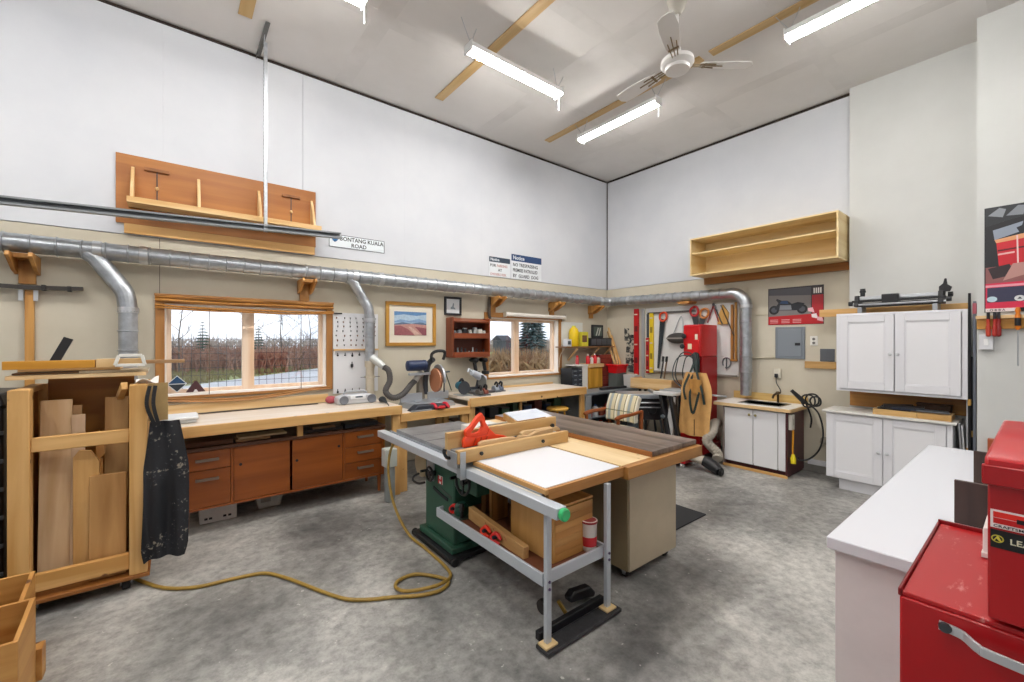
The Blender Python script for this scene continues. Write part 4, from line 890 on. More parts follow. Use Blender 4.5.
for i, (a, b) in enumerate(((6.11, 6.17), (6.18, 6.23))): Pt(q, 'print_shape', MB().prism([(a, 1.80), (a + .03, 1.80), (b + .03, 1.94), (b, 1.95)], 'y', YW - .0545, YW - .0531), plain('#c3c8c0', .5), 0)
# cabinet tops on the metal bench in the corner
r = T('drawer_organizer', 'black small-parts drawer unit at the end of the right bench', 'organizer', (5.08, 5.0, .981))
Pt(r, 'case', MB().box(5.20, 5.455, 4.93, 5.19, .869, 1.235), plain('#1c2026', .45), .005)
for i in range(4):
    for j in range(2):
        d = Pt(r, 'drawer', MB().box(5.212 + .122 * j, 5.322 + .122 * j, 4.915, 4.9295, .925 + .075 * i, .99 + .075 * i), plain('#3c434d', .35), .004)
        Pt(d, 'drawer_pull', MB().box(5.24 + .122 * j, 5.295 + .122 * j, 4.902, 4.9148, .965 + .075 * i, .975 + .075 * i), plain('#8b9299', .4), .001)
r = T('white_cabinet_box', 'narrow white box between the black drawer unit and yellow box', 'box', (5.67, 4.98, .90))
Pt(r, 'carton', MB().box(5.465, 5.60, 4.93, 5.19, .869, 1.27), plain('#dedcd4', .5), .004); Pt(r, 'lid', MB().box(5.32, 5.605, 4.92, 5.195, 1.271, 1.295), plain('#e5e3dc', .5), .004)
r = T('yellow_cabinet', 'small ochre wooden cabinet on the corner bench', 'cabinet', (5.9, 4.98, .90))
Pt(r, 'body', MB().box(5.61, 5.985, 4.93, 5.19, .869, 1.24), wood('#c8932e', '#a8761e', 'z'), .004); Pt(r, 'door', MB().box(5.625, 5.97, 4.915, 4.9295, .89, 1.22), wood('#cf9a34', '#b28022', 'z'), .003)
Pt(r, 'top', MB().box(5.608, 6.0, 4.90, 5.195, 1.241, 1.30), palepine('x'), .003)
for i, (x, c, h) in enumerate(((5.66, '#c9202a', .17), (5.75, '#d8d4cc', .14), (5.84, '#d83038', .18), (5.93, '#cfc7b4', .13))):
    q = T('glue_bottle', ['red plastic bottle at the left on the ochre cabinet', 'white bottle second from left on the ochre cabinet', 'taller red bottle third from left on the ochre cabinet', 'cream bottle at the right on the ochre cabinet'][i], 'bottle', (x, 5.0, 1.301), 0, 'bottles on the ochre cabinet')
    Pt(q, 'bottle', MB().lathe([(.035, 1.302), (.038, 1.32), (.036, 1.30 + h * .65), (.014, 1.30 + h * .85)], (x, 4.98, 0), n=14), plain(c, .35), 0); Pt(q, 'cap', MB().lathe([(.015, 1.3005 + h * .85), (.008, 1.30 + h)], (x, 4.98, 0), n=10), plain('#e8e4dc' if i % 2 == 0 else '#c2222a', .4), 0)
q = T('spray_can', 'red capped can standing on the narrow white box', 'can', (5.56, 5.0, 1.296)); Pt(q, 'can', MB().lathe([(.033, 1.297), (.033, 1.40), (.022, 1.415)], (5.43, 5.02, 0), n=14), plain('#b9474c', .35), 0); Pt(q, 'cap', MB().lathe([(.024, 1.416), (.022, 1.45)], (5.43, 5.02, 0), n=12), RED, 0)
r = T('red_drawer_chest', 'small red tool chest with thin drawers in the corner', 'chest', (6.25, 5.1, .90))
Pt(r, 'case', MB().box(6.01, 6.36, 5.0, 5.20, .869, 1.45), plain('#7a2420', .45), .005)
for i in range(7): Pt(r, 'drawer', MB().box(6.025, 6.345, 4.985, 4.9995, .92 + .078 * i, .985 + .078 * i), plain('#8d3a30', .4), .003)
r = T('red_bucket', 'bright red tub on a grey base holding offcut sticks', 'tub', (6.30, 4.86, .87))
Pt(r, 'grey_base', MB().box(6.18, 6.45, 4.76, 4.95, .869, 1.12), plain('#5c625e', .5), .008)
Pt(r, 'tub', MB().prism([(4.77, 1.121), (4.94, 1.121), (4.97, 1.26), (4.74, 1.26)], 'x', 6.17, 6.46), plain('#d3141c', .35), .008)
Pt(r, 'tub_rim', MB().box(6.15, 6.48, 4.73, 4.98, 1.245, 1.275), plain('#d9171f', .3), .006)
for i, (dx, dy, c) in enumerate(((0, 0, 0), (.05, .04, 1), (.02, -.06, 2), (-.06, .02, 0))):
    S('offcut_stick', ['pale stick nearest the room in the red tub', 'brown stick leaning against the wall in the red tub', 'longest pale stick on the right of the red tub', 'pale stick on the left of the red tub'][i], 'stick', MB().bar((6.33 + dx * .9, 4.86 + dy * .9, 1.276), (6.42 + dx * .5, 5.14 + dy * .9, 1.95 - .07 * i), .025, .03, (1, 0, 0)), [palepine('z'), wood('#b48c58', '#93703e', 'z'), pine('z')][c], .002, 'sticks in the red tub')
S('white_bin', 'small light grey bin beside the red tub', 'bin', MB().prism([(4.50, .872), (4.70, .872), (4.72, 1.10), (4.48, 1.10)], 'x', 6.30, 6.48), plain('#c5c4c2', .5), .008)
# photo collage on the back wall
r = T('photo_collage', 'cut-out black and white photo collage stuck on the wall near the corner', 'picture', (XB, 4.72, 1.1))
rs = random.Random(9)
for i, (y0, z0, w, h) in enumerate(((4.78, 1.70, .12, .24), (4.66, 1.62, .14, .20), (4.72, 1.48, .15, .20), (4.64, 1.40, .12, .16), (4.73, 1.28, .15, .18), (4.62, 1.22, .13, .18), (4.69, 1.13, .12, .14))):
    m = MB().prism([(y0 - w / 2, z0), (y0 + w / 2, z0 + .01), (y0 + w * .45, z0 + h), (y0 - w * .4, z0 + h * .95)], 'x', XB - .004 - .001 * i, XB - .001)
    k = Pt(r, 'cutout', m, plain('#1f2326' if i % 2 else '#33383a', .6, h2='#b9b4a4', scale=11, lo=.48, hi=.56), 0)
# levels
def level(label, y0, y1, z0, z1, c, x=XB - .045, group='spirit levels on the back wall'):
    q = T('spirit_level', label, 'level', (x, (y0 + y1) / 2, z0), 0, group)
    m = MB(); X0_, X1_ = x, x + .028
    m.box(X0_, X1_, y0, y1, z0, z1); Pt(q, 'body', m, plain(c, .35), .002)
    for f in (.08, .5, .92):
        zc = z0 + (z1 - z0) * f; w = (y1 - y0) * .6
        k = Pt(q, 'vial', MB().cyl((x - .003, (y0 + y1) / 2 - w / 2, zc), (x - .003, (y0 + y1) / 2 + w / 2, zc), .012, 10), plain('#e3d6c4', .2), 0)
    for f in (.28, .72):
        zc = z0 + (z1 - z0) * f; Pt(q, 'grip_hole', MB().box(x - .0015, x - .0001, y0 + .015, y1 - .015, zc - .05, zc + .05), plain('#6d1218' if c[1] == 'b' else '#8d7a18', .5), 0)
    return q
level('long red level left of the white pegboard', 4.505, 4.60, 1.00, 2.275, '#b8121a')
level('yellow level hanging on the left of the pegboard', 4.20, 4.275, 1.15, 2.18, '#dcbc1c', XB - .055)
level('short red level with white numbers beside the yellow level', 4.28, 4.345, 1.14, 1.755, '#b0151d', XB - .055)
S('folding_rule', 'thin dark grey rule hanging behind the yellow level', 'ruler', MB().box(XB - .05, XB - .035, 4.295, 4.335, 1.76, 2.17), plain('#474a4e', .4), .002)
S('aluminium_rail', 'light aluminium rail standing beside the long red level', 'rail', MB().box(XB - .03, XB - .001, 4.40, 4.455, 1.05, 2.27), plain('#b7babd', .35, .6), .003)
# white pegboard with hand tools
PB = T('pegboard', 'large white tool board on the back wall behind the red bandsaw', 'tool board', (XB - .02, 3.55, 1.15))
Pt(PB, 'board', MB().box(XB - .022, XB - .001, 2.80, 4.37, 1.175, 2.27), plain('#dcdcda', .5, var=.03), .002)
Pt(PB, 'hanging_strip', MB().box(XB - .05, XB - .0225, 3.45, 4.32, 2.165, 2.195), plain('#4f4a48', .5), .002)
Pt(PB, 'lower_strip', MB().box(XB - .05, XB - .0225, 2.82, 4.36, 1.17, 1.195), plain('#8d8880', .5), .002)
def saw(label, yc, zt, L, tilt, hc, bc='#5b5f63', w=.11):
    q = T('hand_saw', label, 'saw', (XB - .06, yc, zt - L), 0, 'hand saws on the white tool board')
    R = Matrix.Translation((XB - .06, yc, zt)) @ Matrix.Rotation(tilt, 4, 'X')
    b = MB().prism([(-w * .45, -.12), (w * .5, -.10), (w * .2, -L), (-w * .1, -L)], 'x', -.002, .002); b.bm.transform(R); Pt(q, 'blade', b, plain(bc, .3, .8), 0)
    h = MB().tube(crv([(0, -.055, -.02), (0, -.06, -.10), (0, -.01, -.145), (0, .05, -.12), (0, .06, -.04), (0, .0, 0)], 5, True), .018, 8, True); h.bm.transform(R); Pt(q, 'handle', h, plain(hc, .4), 0)
saw('orange handled hand saw with a long dark blade right of the yellow level', 4.00, 2.18, .95, .10, '#d2461c', '#3d4246')
saw('red handled saw hanging in the middle of the tool board', 3.47, 2.24, .50, -.15, '#b21f24')
saw('tan handled saw hanging above the bandsaw', 3.28, 2.20, .44, .25, '#b5702c')
q = T('saw_guard', 'dark rounded grinder guard hanging on the tool board', 'guard', (XB - .06, 3.74, 1.68))
Pt(q, 'guard_shell', MB().ell((XB - .09, 3.72, 1.745), (.055, .20, .09), 20, 10), plain('#4c4a48', .35, .5), 0)
Pt(q, 'guard_strap', MB().tube(crv([(XB - .06, 3.64, 1.80), (XB - .04, 3.69, 2.10), (XB - .06, 3.82, 1.81)], 6), .008, 8), plain('#a9adb0', .4, .5), 0)
Pt(q, 'guard_band', MB().lathe([(.206, -.012), (.212, -.012), (.212, .012), (.206, .012)], (XB - .09, 3.72, 1.745), (V(0, 1, 0), V(.28, 0, .0), V(0, 0, 1)), 24), plain('#8f8a84', .4), 0)
for i, (ya, za, yb, zb, c) in enumerate(((3.16, 2.24, 3.25, 1.98, '#7a2a2c'), (3.16, 2.24, 3.08, 1.99, '#8d3a36'), (3.13, 2.20, 3.02, 1.95, '#303338'))):
    q = T('pliers', ['dark red long pliers leg hanging above the bandsaw left', 'red brown long pliers hanging above the bandsaw right', 'black pincers beside the red pliers over the bandsaw'][i], 'pliers', (XB - .06, ya, zb), 0, 'pliers over the bandsaw')
    Pt(q, 'arm', MB().bar((XB - .05, ya, za), (XB - .05, yb, zb), .018, .018, (1, 0, 0)), plain(c, .4), .004)
    Pt(q, 'jaw', MB().ell((XB - .05, ya, za + .015), (.014, .018, .03), 10, 8), plain('#77797c', .35, .7), 0)
q = T('try_square', 'wooden square with a long dark diagonal blade on the tool board', 'square', (XB - .06, 2.98, 1.9))
Pt(q, 'stock', MB().prism([(3.10, 1.95), (2.95, 1.95), (2.93, 2.12), (3.02, 2.25), (3.08, 2.10)], 'x', XB - .05, XB - .025), wood('#c79a50', '#a87c38', 'z'), .003)
Pt(q, 'blade', MB().bar((XB - .06, 3.04, 2.24), (XB - .06, 2.85, 1.78), .006, .03, (1, 0, 0)), plain('#3b3026', .4), .001)
q = T('wooden_trammel', 'tall U-shaped wooden strip hanging at the right edge of the tool board', 'wood strip', (XB - .05, 2.84, 1.35))
Pt(q, 'strip', MB().box(XB - .055, XB - .024, 2.815, 2.845, 1.42, 2.27), wood('#c08b44', '#9d6a2c', 'z'), .002); Pt(q, 'strip', MB().box(XB - .055, XB - .024, 2.865, 2.90, 1.42, 2.24), wood('#b27c38', '#935f24', 'z'), .002)
Pt(q, 'strip_foot', MB().box(XB - .06, XB - .022, 2.81, 2.905, 1.40, 1.43), wood('#b27c38', '#935f24', 'y'), .002)
q = T('caliper', 'small silver caliper hanging low on the tool board', 'caliper', (XB - .05, 2.98, 1.28))
Pt(q, 'ring', MB().tube([(XB - .04, 2.965 + .06 * math.cos(a * PI / 10), 1.375 + .075 * math.sin(a * PI / 10)) for a in range(-2, 17)], .010, 8), plain('#7c8084', .3, .8), 0)
Pt(q, 'screw', MB().cyl((XB - .04, 2.965, 1.45), (XB - .04, 2.97, 1.28), .008, 8), plain('#5c6064', .3, .8), 0)
for i, (y, c) in enumerate(((3.90, '#2b2a2b'), (3.84, '#6a5238'))):
    q = T(('bar_clamp', 'chisel')[i], ['black wood clamp standing on the tray below the tool board', 'brown handled chisel standing beside the black clamp'][i], 'hand tool', (6.2, y, 1.0)); Pt(q, 'shaft', MB().bar((6.20, y, 1.09), (6.24, y - .02, 1.36), .022, .018, (1, 0, 0)), plain(c, .4), .003); Pt(q, 'head', MB().bar((6.235, y - .018, 1.361), (6.245, y - .022, 1.45), .035, .03, (1, 0, 0)), plain('#1e1e20', .4), .006)

# grey metal shelf unit under the corner items
r = T('metal_shelf', 'grey steel bench shelf in the corner behind the plaid chair', 'shelf', (5.75, 4.9, 0))
GM = plain('#8f979f', .4, .4)
Pt(r, 'top', MB().box(5.06, 6.49, 4.52, 5.20, .83, .868), GM, .004); Pt(r, 'middle_shelf', MB().box(5.10, 6.45, 4.56, 5.18, .44, .46), GM, .002); Pt(r, 'bottom_shelf', MB().box(5.10, 6.45, 4.56, 5.18, .10, .12), GM, .002)
Pt(r, 'end_panel', MB().box(5.065, 5.098, 4.53, 5.19, 0, .829), GM, .003); Pt(r, 'end_panel', MB().box(6.455, 6.485, 4.53, 5.19, 0, .829), GM, .003)
Pt(r, 'back_sheet', MB().box(5.10, 6.45, 5.185, 5.195, .12, .829), plain('#7a7e83', .5), 0); Pt(r, 'front_stile', MB().box(5.063, 5.20, 4.500, 4.519, 0, .829), plain('#a9b0b6', .4, .3), .003)
cs = ('#b02028', '#d7d9db', '#7a3a2a', '#9c2a30', '#2f4a78', '#c9c4ba', '#5a2e28', '#d9dbe0')
for i in range(8):
    x = 5.18 + i * .15; h = (.16, .20, .14, .22, .18, .2, .15, .19)[i]
    x += .10; q = T('paint_bottle', ('red', 'white', 'brown', 'dark red', 'blue', 'beige', 'dark brown', 'pale')[i] + ' bottle, %s from the left on the middle grey metal shelf' % ('first', 'second', 'third', 'fourth', 'fifth', 'sixth', 'seventh', 'last')[i], 'bottle', (x, 4.7, .461), 0, 'bottles on the grey metal shelf')
    Pt(q, 'bottle', MB().lathe([(.045, .462), (.05, .48), (.05, .46 + h * .7), (.02, .46 + h * .85)], (x, 4.62, 0), n=14), plain(cs[i], .4), 0); Pt(q, 'cap', MB().lathe([(.022, .4605 + h * .85), (.02, .46 + h)], (x, 4.62, 0), n=10), plain(cs[(i + 3) % 8], .4), 0)
for i in range(5):
    x = 5.22 + i * .22; q = T('plastic_jug', 'jug with a red cap, %s from the left on the lowest metal shelf' % ('first', 'second', 'third', 'fourth', 'last')[i], 'jug', (x, 4.7, .121), 0, 'jugs on the lowest metal shelf')
    Pt(q, 'jug', MB().lathe([(.07, .122), (.075, .15), (.07, .30), (.03, .34)], (x, 4.70, 0), n=14), plain(cs[(i * 3 + 1) % 8], .4), 0); Pt(q, 'cap', MB().lathe([(.03, .3405), (.03, .36)], (x, 4.70, 0), n=10), plain('#c8323a', .4), 0)
S('black_bar', 'flat black bar lying on the grey metal shelf top', 'metal bar', MB().obox((5.95, 4.66, .889), (.62, .06, .04), (0, 0, -.08)), plain('#2c2d30', .4), .003)

# small rotated saw stand behind the chair
r = T('saw_stand', 'low grey table saw with black body behind the plaid chair', 'saw', (5.72, 3.95, 0), -.75)
M_ = ROOTM[r.name]
def tm(mb): mb.bm.transform(M_); return mb
Pt(r, 'table', tm(MB().box(-.36, .36, -.22, .22, .855, .89)), plain('#c3c9ce', .3, .6), .004)
Pt(r, 'front_rail', tm(MB().box(-.38, .38, -.255, -.221, .83, .885)), plain('#9ba2a8', .35, .6), .004)
Pt(r, 'fence', tm(MB().box(.16, .21, -.23, .20, .891, .93)), plain('#a9afb4', .35, .6), .004)
Pt(r, 'body', tm(MB().prism([(-.26, .50), (.26, .50), (.33, .853), (-.33, .853)], 'y', -.20, .20)), plain('#202124', .5), .01)
Pt(r, 'rod', tm(MB().cyl((-.30, -.262, .77), (.30, -.262, .77), .012, 8)), STEEL, 0); Pt(r, 'rod', tm(MB().cyl((-.30, -.262, .70), (.25, -.262, .70), .010, 8)), STEEL, 0)
Pt(r, 'hand_crank', tm(MB().lathe([(.055, -.26), (.065, -.25), (.065, -.235), (.02, -.23), (.015, -.201)], (.12, 0, .66), 'y', 20)), BLACK, 0)
for a in (-1, 1):
    for b in (-1, 1): Pt(r, 'leg', tm(MB().bar((a * .25, b * .19, .499), (a * .33, b * .25, 0), .03, .03)), plain('#3a3c3e', .4), .003)
r = T('wooden_tray', 'open pale wooden box tray behind the grey saw', 'tray', (6.1, 3.97, .87))
Pt(r, 'front_board', MB().box(6.02, 6.04, 3.60, 4.36, .935, 1.085), palepine('y'), .003); Pt(r, 'back_board', MB().box(6.34, 6.36, 3.60, 4.36, .935, 1.06), palepine('y'), .003)
for y in (3.60, 4.34): Pt(r, 'end_board', MB().box(6.041, 6.339, y, y + .02, .935, 1.085), palepine('x'), .003)
Pt(r, 'bottom_board', MB().box(6.02, 6.36, 3.60, 4.36, .915, .934), ply('y'), .002)
r = T('tray_stand', 'dark steel stand holding up the wooden tray', 'stand', (6.2, 3.98, 0))
Pt(r, 'stand_top', MB().box(6.18, 6.40, 3.62, 4.34, .885, .914), plain('#44474a', .5), .003)
for y in (3.66, 4.30):
    for x in (6.21, 6.37): Pt(r, 'leg', MB().bar((x, y, .884), (x, y, 0), .035, .035), plain('#44474a', .5), .002)

# plaid armchair
def plaid():
    m, nt, b = base_mat('plaid_fabric'); N = nt.nodes.new; L = nt.links.new
    t = N('ShaderNodeTexCoord'); sp = N('ShaderNodeSeparateXYZ'); L(t.outputs['Object'], sp.inputs[0])
    def stripes(axis, period, duty, off=0):
        a = N('ShaderNodeMath'); a.operation = 'MULTIPLY_ADD'; a.inputs[1].default_value = 1 / period; a.inputs[2].default_value = off + 50; L(sp.outputs[axis], a.inputs[0])
        f = N('ShaderNodeMath'); f.operation = 'FRACT'; L(a.outputs[0], f.inputs[0])
        g = N('ShaderNodeMath'); g.operation = 'LESS_THAN'; g.inputs[1].default_value = duty; L(f.outputs[0], g.inputs[0]); return g
    def mixc(fac, a, col):
        x = N('ShaderNodeMix'); x.data_type = 'RGBA'; L(fac.outputs[0], x.inputs[0]); x.inputs[7].default_value = lin(col)
        if isinstance(a, str): x.inputs[6].default_value = lin(a)
        else: L(a.outputs[2], x.inputs[6])
        return x
    c = mixc(stripes('Y', .17, .28), '#d9cda8', '#9aa3a4'); c = mixc(stripes('Y', .17, .06, .4), c, '#5b5f52'); c = mixc(stripes('Y', .17, .16, .6), c, '#e9e4d2'); c = mixc(stripes('Z', .24, .05, .2), c, '#6d7152'); 
    L(c.outputs[2], b.inputs['Base Color']); b.inputs['Roughness'].default_value = .85; return m
PL = plaid(); CH = wood('#a2592a', '#7f3f18', 'x', .4); CHZ = wood('#a2592a', '#7f3f18', 'z', .4)
r = T('armchair', 'wooden armchair with a plaid cushion behind the walnut table', 'chair', (5.02, 3.88, 0))
for y in (3.60, 4.16):
    Pt(r, 'front_leg', MB().tube([(4.80, y, 0), (4.80, y, .64)], [.02, .024], 10), CHZ, 0)
    Pt(r, 'rear_leg', MB().bar((5.30, y, 0), (5.34, y, .70), .04, .04, (1, 0, 0)), CHZ, .006)
    Pt(r, 'armrest', MB().tube(crv([(4.75, y, .645), (4.90, y, .665), (5.12, y, .67), (5.34, y, .69)], 4), [.022, .028, .03, .03, .028, .026, .025, .024, .024, .024, .024, .022, .02], 10), CH, 0)
    Pt(r, 'side_rail', MB().bar((4.80, y, .36), (5.32, y, .33), .025, .06), CH, .004)
Pt(r, 'front_rail', MB().bar((4.80, 3.60, .36), (4.80, 4.16, .36), .025, .06), CH, .004)
Pt(r, 'seat_cushion', MB().sheet(lambda u, v: (4.80 + .50 * u, 3.63 + .50 * v, .445 - .035 * u + .025 * math.sin(u * PI) * math.sin(v * PI)), 12, 12, .09), PL, .02)
Pt(r, 'back_cushion', MB().sheet(lambda u, v: (5.25 + .10 * v - .035 * math.sin(v * PI), 3.62 + .53 * u, .52 + .37 * v + .012 * math.sin(u * PI)), 14, 10, .09), PL, .02)
r.location.x -= .10
# ---------------------------------------------------------------- red bandsaw, apron, hose
BS = T('bandsaw', 'tall red bandsaw standing against the white tool board', 'saw', (6.0, 3.1, 0))
R1 = plain('#c4141a', .3); R2 = plain('#a50f16', .35)
Pt(BS, 'upper_housing', MB().box(5.93, 6.42, 3.085, 3.345, 1.47, 1.94), R1, .012)
Pt(BS, 'upper_door', MB().box(5.905, 5.929, 3.09, 3.34, 1.485, 1.93), R1, .01)
Pt(BS, 'column', MB().box(5.97, 6.42, 3.085, 3.20, .80, 1.469), R2, .006)
Pt(BS, 'lower_housing', MB().box(5.93, 6.42, 3.085, 3.40, .20, .80), R2, .012)
Pt(BS, 'lower_door', MB().box(5.905, 5.929, 3.09, 3.39, .22, .79), R1, .01)
Pt(BS, 'base', MB().box(5.83, 6.45, 3.04, 3.44, .07, .199), R2, .01)
Pt(BS, 'table', MB().box(5.72, 5.965, 3.09, 3.55, .955, .99), plain('#c4c8cb', .3, .6), .005)
Pt(BS, 'table_trunnion', MB().prism([(3.22, .801), (3.34, .801), (3.42, .954), (3.21, .954)], 'x', 5.94, 6.12), plain('#55585c', .5), .006)
Pt(BS, 'fence_rail', MB().cyl((5.705, 2.62, .965), (5.705, 3.60, .965), .014, 10), plain('#b6babd', .3, .7), 0)
Pt(BS, 'guide_post', MB().box(6.02, 6.06, 3.22, 3.26, 1.25, 1.469), STEEL, .003)
Pt(BS, 'blade_guard', MB().box(5.90, 5.95, 3.11, 3.18, 1.22, 1.46), plain('#d8d4cc', .4), .004)
Pt(BS, 'blade', MB().box(6.035, 6.037, 3.19, 3.205, .80, 1.469), STEEL, 0)
for y, z in ((3.31, 1.77), (3.335, 1.62), (3.12, 1.50)): Pt(BS, 'knob', MB().lathe([(.012, .0), (.012, -.02), (.034, -.024), (.036, -.045), (.02, -.055)], (5.904, y, z), 'x', 14), BLACK, 0)
Pt(BS, 'warning_sticker', MB().box(5.9025, 5.9045, 3.12, 3.16, 1.72, 1.80), plain('#e8dcc8', .5), 0); Pt(BS, 'warning_sticker', MB().box(5.9025, 5.9045, 3.21, 3.27, 1.58, 1.66), plain('#e6d8b8', .5), 0)
for y in (3.10, 3.38): Pt(BS, 'wheel', MB().lathe([(.03, -.02), (.05, -.018), (.05, .018), (.03, .02)], (5.88, y, .05), 'y', 18), RUBBER, 0)
for y in (3.10, 3.38): Pt(BS, 'wheel', MB().lathe([(.03, -.02), (.05, -.018), (.05, .018), (.03, .02)], (6.38, y, .05), 'y', 18), RUBBER, 0)
TAN = plain('#cf9f60', .75, var=.12, scale=5)
r = T('leather_apron', 'tan leather work apron hung from the red bandsaw with green ties', 'apron', (5.74, 3.0, .36))
def apf2(u, v):
    z = .38 + .88 * v; w = .45 if v < .72 else .45 - ((v - .72) / .28) ** 1.4 * .15
    return (5.70 + .022 * math.sin(u * 12 + v) + .05 * v, 3.03 - (u - .5) * w + .008 * math.sin(v * 8), z + (.03 * abs(u - .5) if v < .1 else 0))
Pt(r, 'leather', MB().sheet(apf2, 26, 20, .008), TAN, 0, sm=80)
Pt(r, 'pocket', MB().sheet(lambda u, v: (5.668 + .016 * math.sin(u * 7), 3.09 - .17 * u, .98 + .20 * v - .03 * abs(u - .5)), 10, 6, .006), plain('#b5823f', .75, var=.1), 0, sm=80)
GR = plain('#182a27', .6)
for i, p in enumerate((((5.88, 3.10, 1.47), (5.76, 3.10, 1.30), (5.665, 3.16, 1.05), (5.655, 3.13, .88)), ((5.88, 3.09, 1.47), (5.74, 3.02, 1.30), (5.66, 2.90, 1.02), (5.65, 2.86, .84)), ((5.74, 3.08, 1.25), (5.655, 3.07, .92), (5.65, 3.02, .70), (5.66, 2.94, 1.0)))):
    m = MB(); pp = crv(p, 7)
    for a, b in zip(pp, pp[1:]): m.bar(a, b, .008, .030, (0, 1, 0))
    Pt(r, 'tie', m, GR, 0)
Pt(r, 'slot_seam', MB().box(5.655, 5.668, 3.005, 3.012, .40, .62), plain('#5a3c1c', .7), 0)
r.location.x -= .06
r = T('cable_coil', 'thin dark coiled cables looped beside the apron on the bandsaw', 'cable', (5.85, 3.25, 1.1))
for i, (cy_, cz_, ra, rb) in enumerate(((3.24, 1.27, .17, .27), (3.27, 1.25, .20, .24), (3.20, 1.27, .12, .22))):
    Pt(r, 'loop', MB().tube([(5.81 + .02 * i + .015 * math.sin(k * .9), cy_ + ra * math.cos(2 * PI * k / 28), cz_ + rb * math.sin(2 * PI * k / 28)) for k in range(28)], .008, 7, True), plain('#2f3b38' if i != 1 else '#4d5a5e', .5), 0)
Pt(r, 'cable_bundle', MB().tube(crv([(5.86, 3.14, 1.52), (5.82, 3.10, 1.45), (5.80, 3.08, 1.32), (5.80, 3.06, 1.18)], 5), [.03, .04, .05, .05, .05, .05, .05, .05, .048, .045, .045, .04, .04, .04, .035, .03], 10), plain('#14201f', .5), 0)
# dust collector hose on the floor with black nozzle
HG = plain('#a9a194', .55)
hp = crv([(6.10, 2.92, .52), (5.85, 2.85, .56), (5.70, 2.81, .47), (5.66, 2.86, .34), (5.72, 2.75, .19), (5.66, 2.72, .13)], 12)
S('dust_hose', 'thick ribbed grey dust hose curling beside the sink cabinet', 'hose', MB().tube(hp, [.064 if i % 2 else .058 for i in range(len(hp))], 16), HG, 0)
r = T('floor_nozzle', 'grey floor hose with a black sweep nozzle lying before the bandsaw', 'nozzle', (5.45, 2.75, 0))
Pt(r, 'tube', MB().tube([(5.35, 3.12, .20), (5.40, 2.86, .15), (5.42, 2.78, .135)], [.055, .055, .058], 16), plain('#b6ac9c', .5), 0)
Pt(r, 'nozzle', MB().tube([(5.42, 2.785, .135), (5.43, 2.73, .12), (5.40, 2.62, .08), (5.37, 2.55, .055)], [.066, .075, .075, .05], 14), BLACK, 0)
Pt(r, 'nozzle_mouth', MB().lathe([(.052, 0), (.056, .012), (.04, .03)], (5.365, 2.54, .056), (V(1, 0, 0), V(0, 0, 1), V(0, -1, 0)), 16), plain('#0c0c0e', .5), 0)
r = T('mobile_base', 'red wheeled mobile base under the dust hose', 'base', (5.5, 2.95, 0))
Pt(r, 'frame', MB().box(5.30, 5.62, 2.98, 3.42, .062, .10), R2, .006)
for y in (3.03, 3.37):
    Pt(r, 'wheel', MB().lathe([(.02, -.014), (.03, -.014), (.032, .014), (.02, .014)], (5.33, y, .0325), 'y', 16), plain('#d6d3cd', .4), 0)
    Pt(r, 'wheel', MB().lathe([(.02, -.014), (.03, -.014), (.032, .014), (.02, .014)], (5.59, y, .0325), 'y', 16), plain('#d6d3cd', .4), 0)
# roller stand between the saws
r = T('planer_stand', 'white topped stand with slanted black legs left of the apron', 'stand', (5.55, 3.40, 0))
Pt(r, 'top', MB().box(5.46, 5.66, 3.24, 3.56, .925, .965), plain('#d2d3d2', .4), .004)
for s_, y0 in ((1, 3.47), (-1, 3.32)):
    Pt(r, 'leg', MB().bar((5.53, y0, .924), (5.50 - .0, y0 - .20 * 1, .0 + .012), .05, .07, (1, 0, 0)), BLACK, .006)
    Pt(r, 'leg', MB().bar((5.62, y0, .924), (5.68, y0 - .06, .012), .04, .05, (1, 0, 0)), BLACK, .006)
Pt(r, 'skirt', MB().prism([(3.42, .35), (3.30, .35), (3.27, .90), (3.33, .90)], 'x', 5.54, 5.58), plain('#c9c9c8', .5), .004)
Pt(r, 'lock_knob', MB().lathe([(.03, 0), (.03, -.03), (.015, -.04)], (5.47, 3.40, .62), 'x', 14), plain('#4a555c', .4), 0)

# ---------------------------------------------------------------- sink cabinet
SK = T('sink_cabinet', 'white two-door sink cabinet with burgundy sides on the back wall', 'cabinet', (6.2, 2.35, 0))
BUR = plain('#4b1f24', .4)
yl, yr = 2.74, 1.995
Pt(SK, 'carcass', MB().box(5.92, 6.47, yr + .001, yl, .10, .80), plain('#e0dfdc', .5), .002)
Pt(SK, 'side_panel', MB().box(5.90, 6.48, yr - .02, yr, .03, .822), BUR, .002); Pt(SK, 'side_panel', MB().box(5.90, 6.48, yl + .001, yl + .02, .03, .822), plain('#8d7f78', .5), .002)
Pt(SK, 'toe_kick', MB().box(5.955, 6.47, yr + .001, yl, .0, .099), BUR, .002)
Pt(SK, 'base_board', MB().box(5.895, 5.915, yr - .02, yl + .02, 0, .035), pine('y'), .002)
for y0, y1, kn in ((2.375, 2.735, 2.41), (2.085, 2.365, 2.335)):
    d = Pt(SK, 'door', MB().box(5.90, 5.919, y0, y1, .085, .80), plain('#e4e4e6', .4), .003)
    Pt(d, 'door_knob', MB().lathe([(.007, 0), (.007, -.012), (.016, -.016), (.016, -.024), (.008, -.028)], (5.899, kn, .735), 'x', 14), plain('#9c8f5e', .3, .8), 0)
Pt(SK, 'filler_strip', MB().box(5.90, 5.919, 1.996, 2.075, .085, .80), plain('#e4e4e6', .4), .003)
ct = MB()
ct.box(5.86, 5.99, 1.93, 2.86, .825, .868).box(6.30, 6.48, 1.93, 2.86, .825, .868).box(5.99, 6.30, 1.93, 2.10, .825, .868).box(5.99, 6.30, 2.56, 2.86, .825, .868)
